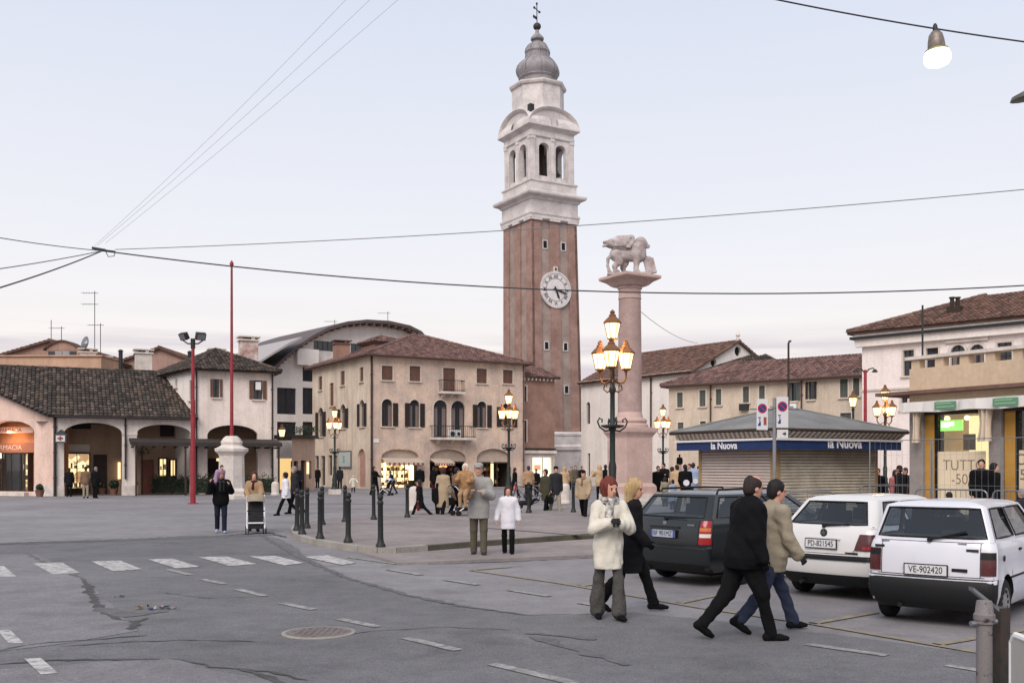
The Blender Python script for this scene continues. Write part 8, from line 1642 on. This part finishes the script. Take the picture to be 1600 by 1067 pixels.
# crowd between column and kiosk
CR_ = [(1028, 47, 1.78, 'black', 'black', 'short', 'woman in black nearest the pedestal', 180), (1037, 50, 1.92, 'black2', 'black', 'short', 'tall dark figure behind the woman in black', 160), (1039, 42, 1.30, 'khaki', 'charcoal', 'bob', 'child in khaki below the two dark figures', 30), (1051, 48, 1.72, 'camel', 'brown', 'bob', 'woman in orange brown left of the long beige coat', 60), (1058, 44, 1.84, 'tan', 'tan', 'short', 'person in long beige coat seen from behind', 0), (1051, 39, 1.26, 'lblue', 'jeans', 'short', 'child in pale blue before the beige coat', 40), (1071, 42, 1.84, 'black', 'khaki', 'short', 'man in black jacket with a pale round emblem', 0), (1084, 46, 1.92, 'lblue', 'black', 'short', 'person in pale blue top right of the emblem jacket', 10), (1077, 52, 1.9, 'wine', 'black', 'short', 'person in dark wine coat behind the emblem jacket', 180), (1092, 50, 1.78, 'black2', 'black', 'short', 'dark figure right of the pale blue top', 200), (1101, 45, 1.80, 'olive', 'black', 'bob', 'white haired woman with shawl near the kiosk', 330), (1104, 40, 1.56, 'charcoal', 'black', 'short', 'short person in charcoal before the white haired woman', 20), (1111, 47, 1.74, 'black', 'black', 'short', 'dark figure partly hidden by the kiosk corner', 190)]
for i, (x, dd, h, c, t, hs_, l, fa) in enumerate(CR_):
    o = person(l + ' in the crowd', x, 0, h, fa, c, t, (hs_, 'white' if 'white haired' in l else random.choice(['dark', 'black', 'brown'])), random.choice([STAND, STEP]), ((random.uniform(-10, 40), random.uniform(6, 16), random.uniform(10, 80), random.uniform(0, 30)), (random.uniform(-10, 30), random.uniform(6, 16), random.uniform(10, 80), random.uniform(0, 30))), lean=random.uniform(-3, 8), head=(random.uniform(-40, 40), random.uniform(-5, 10)), hem=.16 if c == 'tan' else .36, flare=.22 if c == 'tan' else .19, d=dd, vox=.024, parts=False, bulk=.04, group='crowd beside the kiosk')
    if 'emblem' in l: mb = MB(); mb.cyl((0, -.20, 1.12), (0, -.225, 1.12), .13, n=18); mb.build('emblem', CL['white'], o)
person('child lifted above the crowd in dark clothes', 1062, 0, 1.0, 10, 'black', 'black', ('short', 'black'), STAND, HANG, hem=.3, loc=(W(1062, 0, 50).x, 50, 1.62), noleg=True, vox=.024, parts=False)
person('person in pale hood under the lifted child in the crowd', 1064, 0, 1.78, 10, 'grey', 'black', ('none', 'dark'), STAND, HANG, hem=.3, d=50.3, hat=('hood', 'white'), vox=.024, parts=False)
# right: couple by the shop and others
person('man in black coat standing with a dark haired woman at the shop', 1533, 0, 1.80, 170, 'black', 'black', ('short', 'black'), STAND, HANG, hem=.34, d=26.3, z0=.16, vox=.014, bulk=.05, head=(-20, 0), scarf='black2'); person('dark haired woman in black coat leaning on the man at the shop', 1552, 0, 1.70, 196, 'black2', 'black', ('long', 'black'), STAND, HANG, hem=.34, d=26.4, z0=.16, vox=.014, bulk=.05, fem=True, head=(30, 0))
person('man in dark jacket behind the metal barrier by the corner pier', 1407, 0, 1.80, 40, 'charcoal', 'black', ('short', 'brown'), STAND, HANG, hem=.44, d=33, **mid); person('dark person half hidden by the corner pier', 1416, 0, 1.72, 100, 'black', 'black', ('short', 'dark'), STAND, HANG, hem=.4, d=36, **far); person('person in pink top left of the dark jacket man', 1398, 0, 1.64, 200, 'pink', 'black', ('long', 'brown'), STAND, HANG, hem=.45, d=36, **far); person('dark person left of the lamp behind the kiosk', 1372, 0, 1.7, 150, 'black2', 'black', ('short', 'dark'), STAND, HANG, hem=.4, d=36, **far)
person('child whose dark hair shows above the nearest car roof', 1484, 0, 1.28, 0, 'wine', 'black', ('short', 'black'), STAND, HANG, hem=.4, d=20, **far); person('person in grey at the right edge beyond the nearest car', 1599, 0, 1.36, 30, 'charcoal', 'black', ('short', 'grey'), STAND, HANG, hem=.4, d=19.5, **far)
# ------------------------------------------------------------------ strollers, dog, bicycles
def stroller(label, loc, face, c1, c2):
    root = empty('stroller', (0, 0, 0), label, 'stroller', 'strollers'); fr_ = M_white
    for sx in (-.23, .23):
        mb = MB(); mb.tube([(sx, -.48, 1.02), (sx, -.42, 1.0), (sx, .1, .42), (sx, .38, .14)], .02, 6); mb.tube([(sx, .12, .42), (sx, -.32, .14)], .02, 6); mb.build('side_frame', fr_, root)
        for y in (.38, -.32):
            for q in (-.035, .035): mb = MB(); mb.cyl((sx + q - .012, y, .09), (sx + q + .012, y, .09), .09, n=16); mb.build('wheel', M_tyre, root)
    mb = MB(); mb.tube([(-.23, -.48, 1.02), (0, -.5, 1.03), (.23, -.48, 1.02)], .018, 6); mb.build('handle', M_plast, root)
    mb = MB(); mb.hexa([(-.2, -.12, .44), (.2, -.12, .44), (.2, .24, .40), (-.2, .24, .40), (-.2, -.14, .50), (.2, -.14, .50), (.2, .26, .46), (-.2, .26, .46)]); mb.hexa([(-.2, -.16, .46), (.2, -.16, .46), (.2, -.10, .46), (-.2, -.10, .46), (-.2, -.32, .96), (.2, -.32, .96), (.2, -.26, .96), (-.2, -.26, .96)]); mb.build('seat', CL[c1], root)
    mb = MB(); n = 8; V = []
    for i in range(n + 1):
        a = R(20 + 120 * i / n)
        for k in range(7): b = R(-90 + 30 * k); V.append((.24 * math.sin(b), -.22 + .30 * math.cos(a) * (.6 + .4 * math.cos(b)), .78 + .30 * math.sin(a) * (.72 + .28 * math.cos(b))))
    mb.add(V, [(i * 7 + k, i * 7 + k + 1, i * 7 + 8 + k, i * 7 + 7 + k) for i in range(n) for k in range(6)]); mb.build('canopy', CL[c2], root, True)
    mb = MB(); mb.tube([(-.22, .2, .62), (-.1, .33, .64), (.1, .33, .64), (.22, .2, .62)], .02, 6); mb.build('bumper_bar', M_plast, root); mb = MB(); mb.box((0, .0, .22), (.4, .5, .12)); mb.build('basket', CL['charcoal'], root); mb = MB(); mb.hexa([(-.19, .24, .14), (.19, .24, .14), (.19, .30, .14), (-.19, .30, .14), (-.19, .26, .44), (.19, .26, .44), (.19, .31, .42), (-.19, .31, .42)]); mb.build('leg_rest', CL[c1], root); mb = MB(); mb.tube([(-.2, .33, .30), (.2, .33, .30)], .022, 6); mb.build('foot_bar', M_white, root)
    root.location = loc; root.rotation_euler = (0, 0, R(face)); return root
g = G(396, 834); stroller('beige stroller pushed toward the viewer by the camel coated woman', (g.x, g.y + .25, 0), 195, 'charcoal', 'khaki')
g = G(603, 774); stroller('small dark pushchair with a pale hood near the palazzo shop', (g.x, g.y, 0), 70, 'navy', 'white'); g = G(724, 806, .12); stroller('dark stroller half hidden behind the grey jacket man', (g.x, g.y + .4, .12), 300, 'black', 'black')
sf = SDF((-.2, -.55, -.05), (.2, .6, .62), .016); k = .03
sf.cap((0, -.22, .34), (0, .18, .36), .085, .105, 0, .05); sf.cap((0, .18, .38), (0, .32, .47), .075, .055, 0, .04); sf.ell((0, .36, .48), (.055, .075, .06), 0, .03); sf.cap((0, .40, .47), (0, .49, .44), .035, .026, 0, .02); sf.cap((0, -.28, .38), (0, -.44, .46), .025, .014, 0, .02)
for sd in (-1, 1):
    sf.cap((sd * .06, .16, .32), (sd * .065, .14, .16), .045, .03, 0, k); sf.cap((sd * .065, .14, .16), (sd * .065, .17 + .03 * sd, .03), .027, .024, 0, .02); sf.cap((sd * .06, -.20, .32), (sd * .065, -.15, .2), .06, .038, 0, k); sf.cap((sd * .065, -.15, .2), (sd * .065, -.24, .12), .032, .024, 0, .02); sf.cap((sd * .065, -.24, .12), (sd * .065, -.21 + .04 * sd, .03), .022, .024, 0, .02); sf.ell((sd * .05, .33, .5), (.016, .03, .045), 0, .02)
dg_ = empty('dog', (0, 0, 0), 'small black dog standing on the pavement beside the olive coat', 'dog'); sdf_obj(sf, 'body', [mat('black_fur', S(34, 30, 30), .9, var=.3, vscale=18)], dg_); g = G(822, 800, .12); dg_.location = (g.x, g.y, .12); dg_.rotation_euler = (0, 0, R(-95))
def bicycle(label, loc, face, c):
    root = empty('bicycle', (0, 0, 0), label, 'bicycle', 'parked bicycles'); m = mat('bike_' + c, S(*dict(dark=(44, 50, 60), silver=(150, 152, 158))[c]), .4, metal=.3)
    for y in (-.52, .52):
        w = empty('wheel', (0, 0, 0)); w.parent = root; ORG[w.name] = Vector((0, 0, 0)); mb = MB(); mb.tube([(0, y + .33 * math.cos(t * .2618), .34 + .33 * math.sin(t * .2618)) for t in range(24)], .018, 6, closed=True); mb.build('tyre', M_tyre, w); mb = MB()
        for t in range(12): mb.tube([(0, y, .34), (0, y + .32 * math.cos(t * .5236), .34 + .32 * math.sin(t * .5236))], .004, 3)
        mb.build('spokes', M_metal, w)['kind'] = 'stuff'
    mb = MB()
    for a, b in (((0, -.52, .34), (0, -.08, .32)), ((0, -.08, .32), (0, -.2, .86)), ((0, -.08, .32), (0, .38, .78)), ((0, -.18, .78), (0, .37, .84)), ((0, -.52, .34), (0, -.18, .78)), ((0, .52, .34), (0, .36, .95))): mb.tube([a, b], .02, 6)
    mb.build('frame', m, root); mb = MB(); mb.tube([(-.28, .26, 1.0), (-.2, .36, 1.02), (0, .38, .98), (.2, .36, 1.02), (.28, .26, 1.0)], .015, 6); mb.build('handlebar', M_metal, root); mb = MB(); mb.hexa([(-.08, -.34, .88), (.08, -.34, .88), (.02, -.06, .88), (-.02, -.06, .88), (-.09, -.34, .93), (.09, -.34, .93), (.02, -.06, .92), (-.02, -.06, .92)]); mb.build('saddle', M_plast, root); mb = MB(); mb.tube([(-.1, -.02, .2), (.1, -.14, .44)], .012, 5); mb.lathe([(.09, -.005), (.09, .005)], 14, (0, 0, 0)); mb.v = [v if i < 10 else (v[2], v[1] - .08, v[0] + .32) for i, v in enumerate(mb.v)]; mb.build('crank', M_dark, root)
    root.location = loc; root.rotation_euler = (0, 0, R(face)); return root
g = G(818, 786); bicycle('dark bicycle parked left of the bollard', (g.x, g.y, 0), 70, 'dark'); g = G(845, 784); bicycle('silver bicycle parked behind the olive coated woman', (g.x, g.y, 0), 80, 'silver')
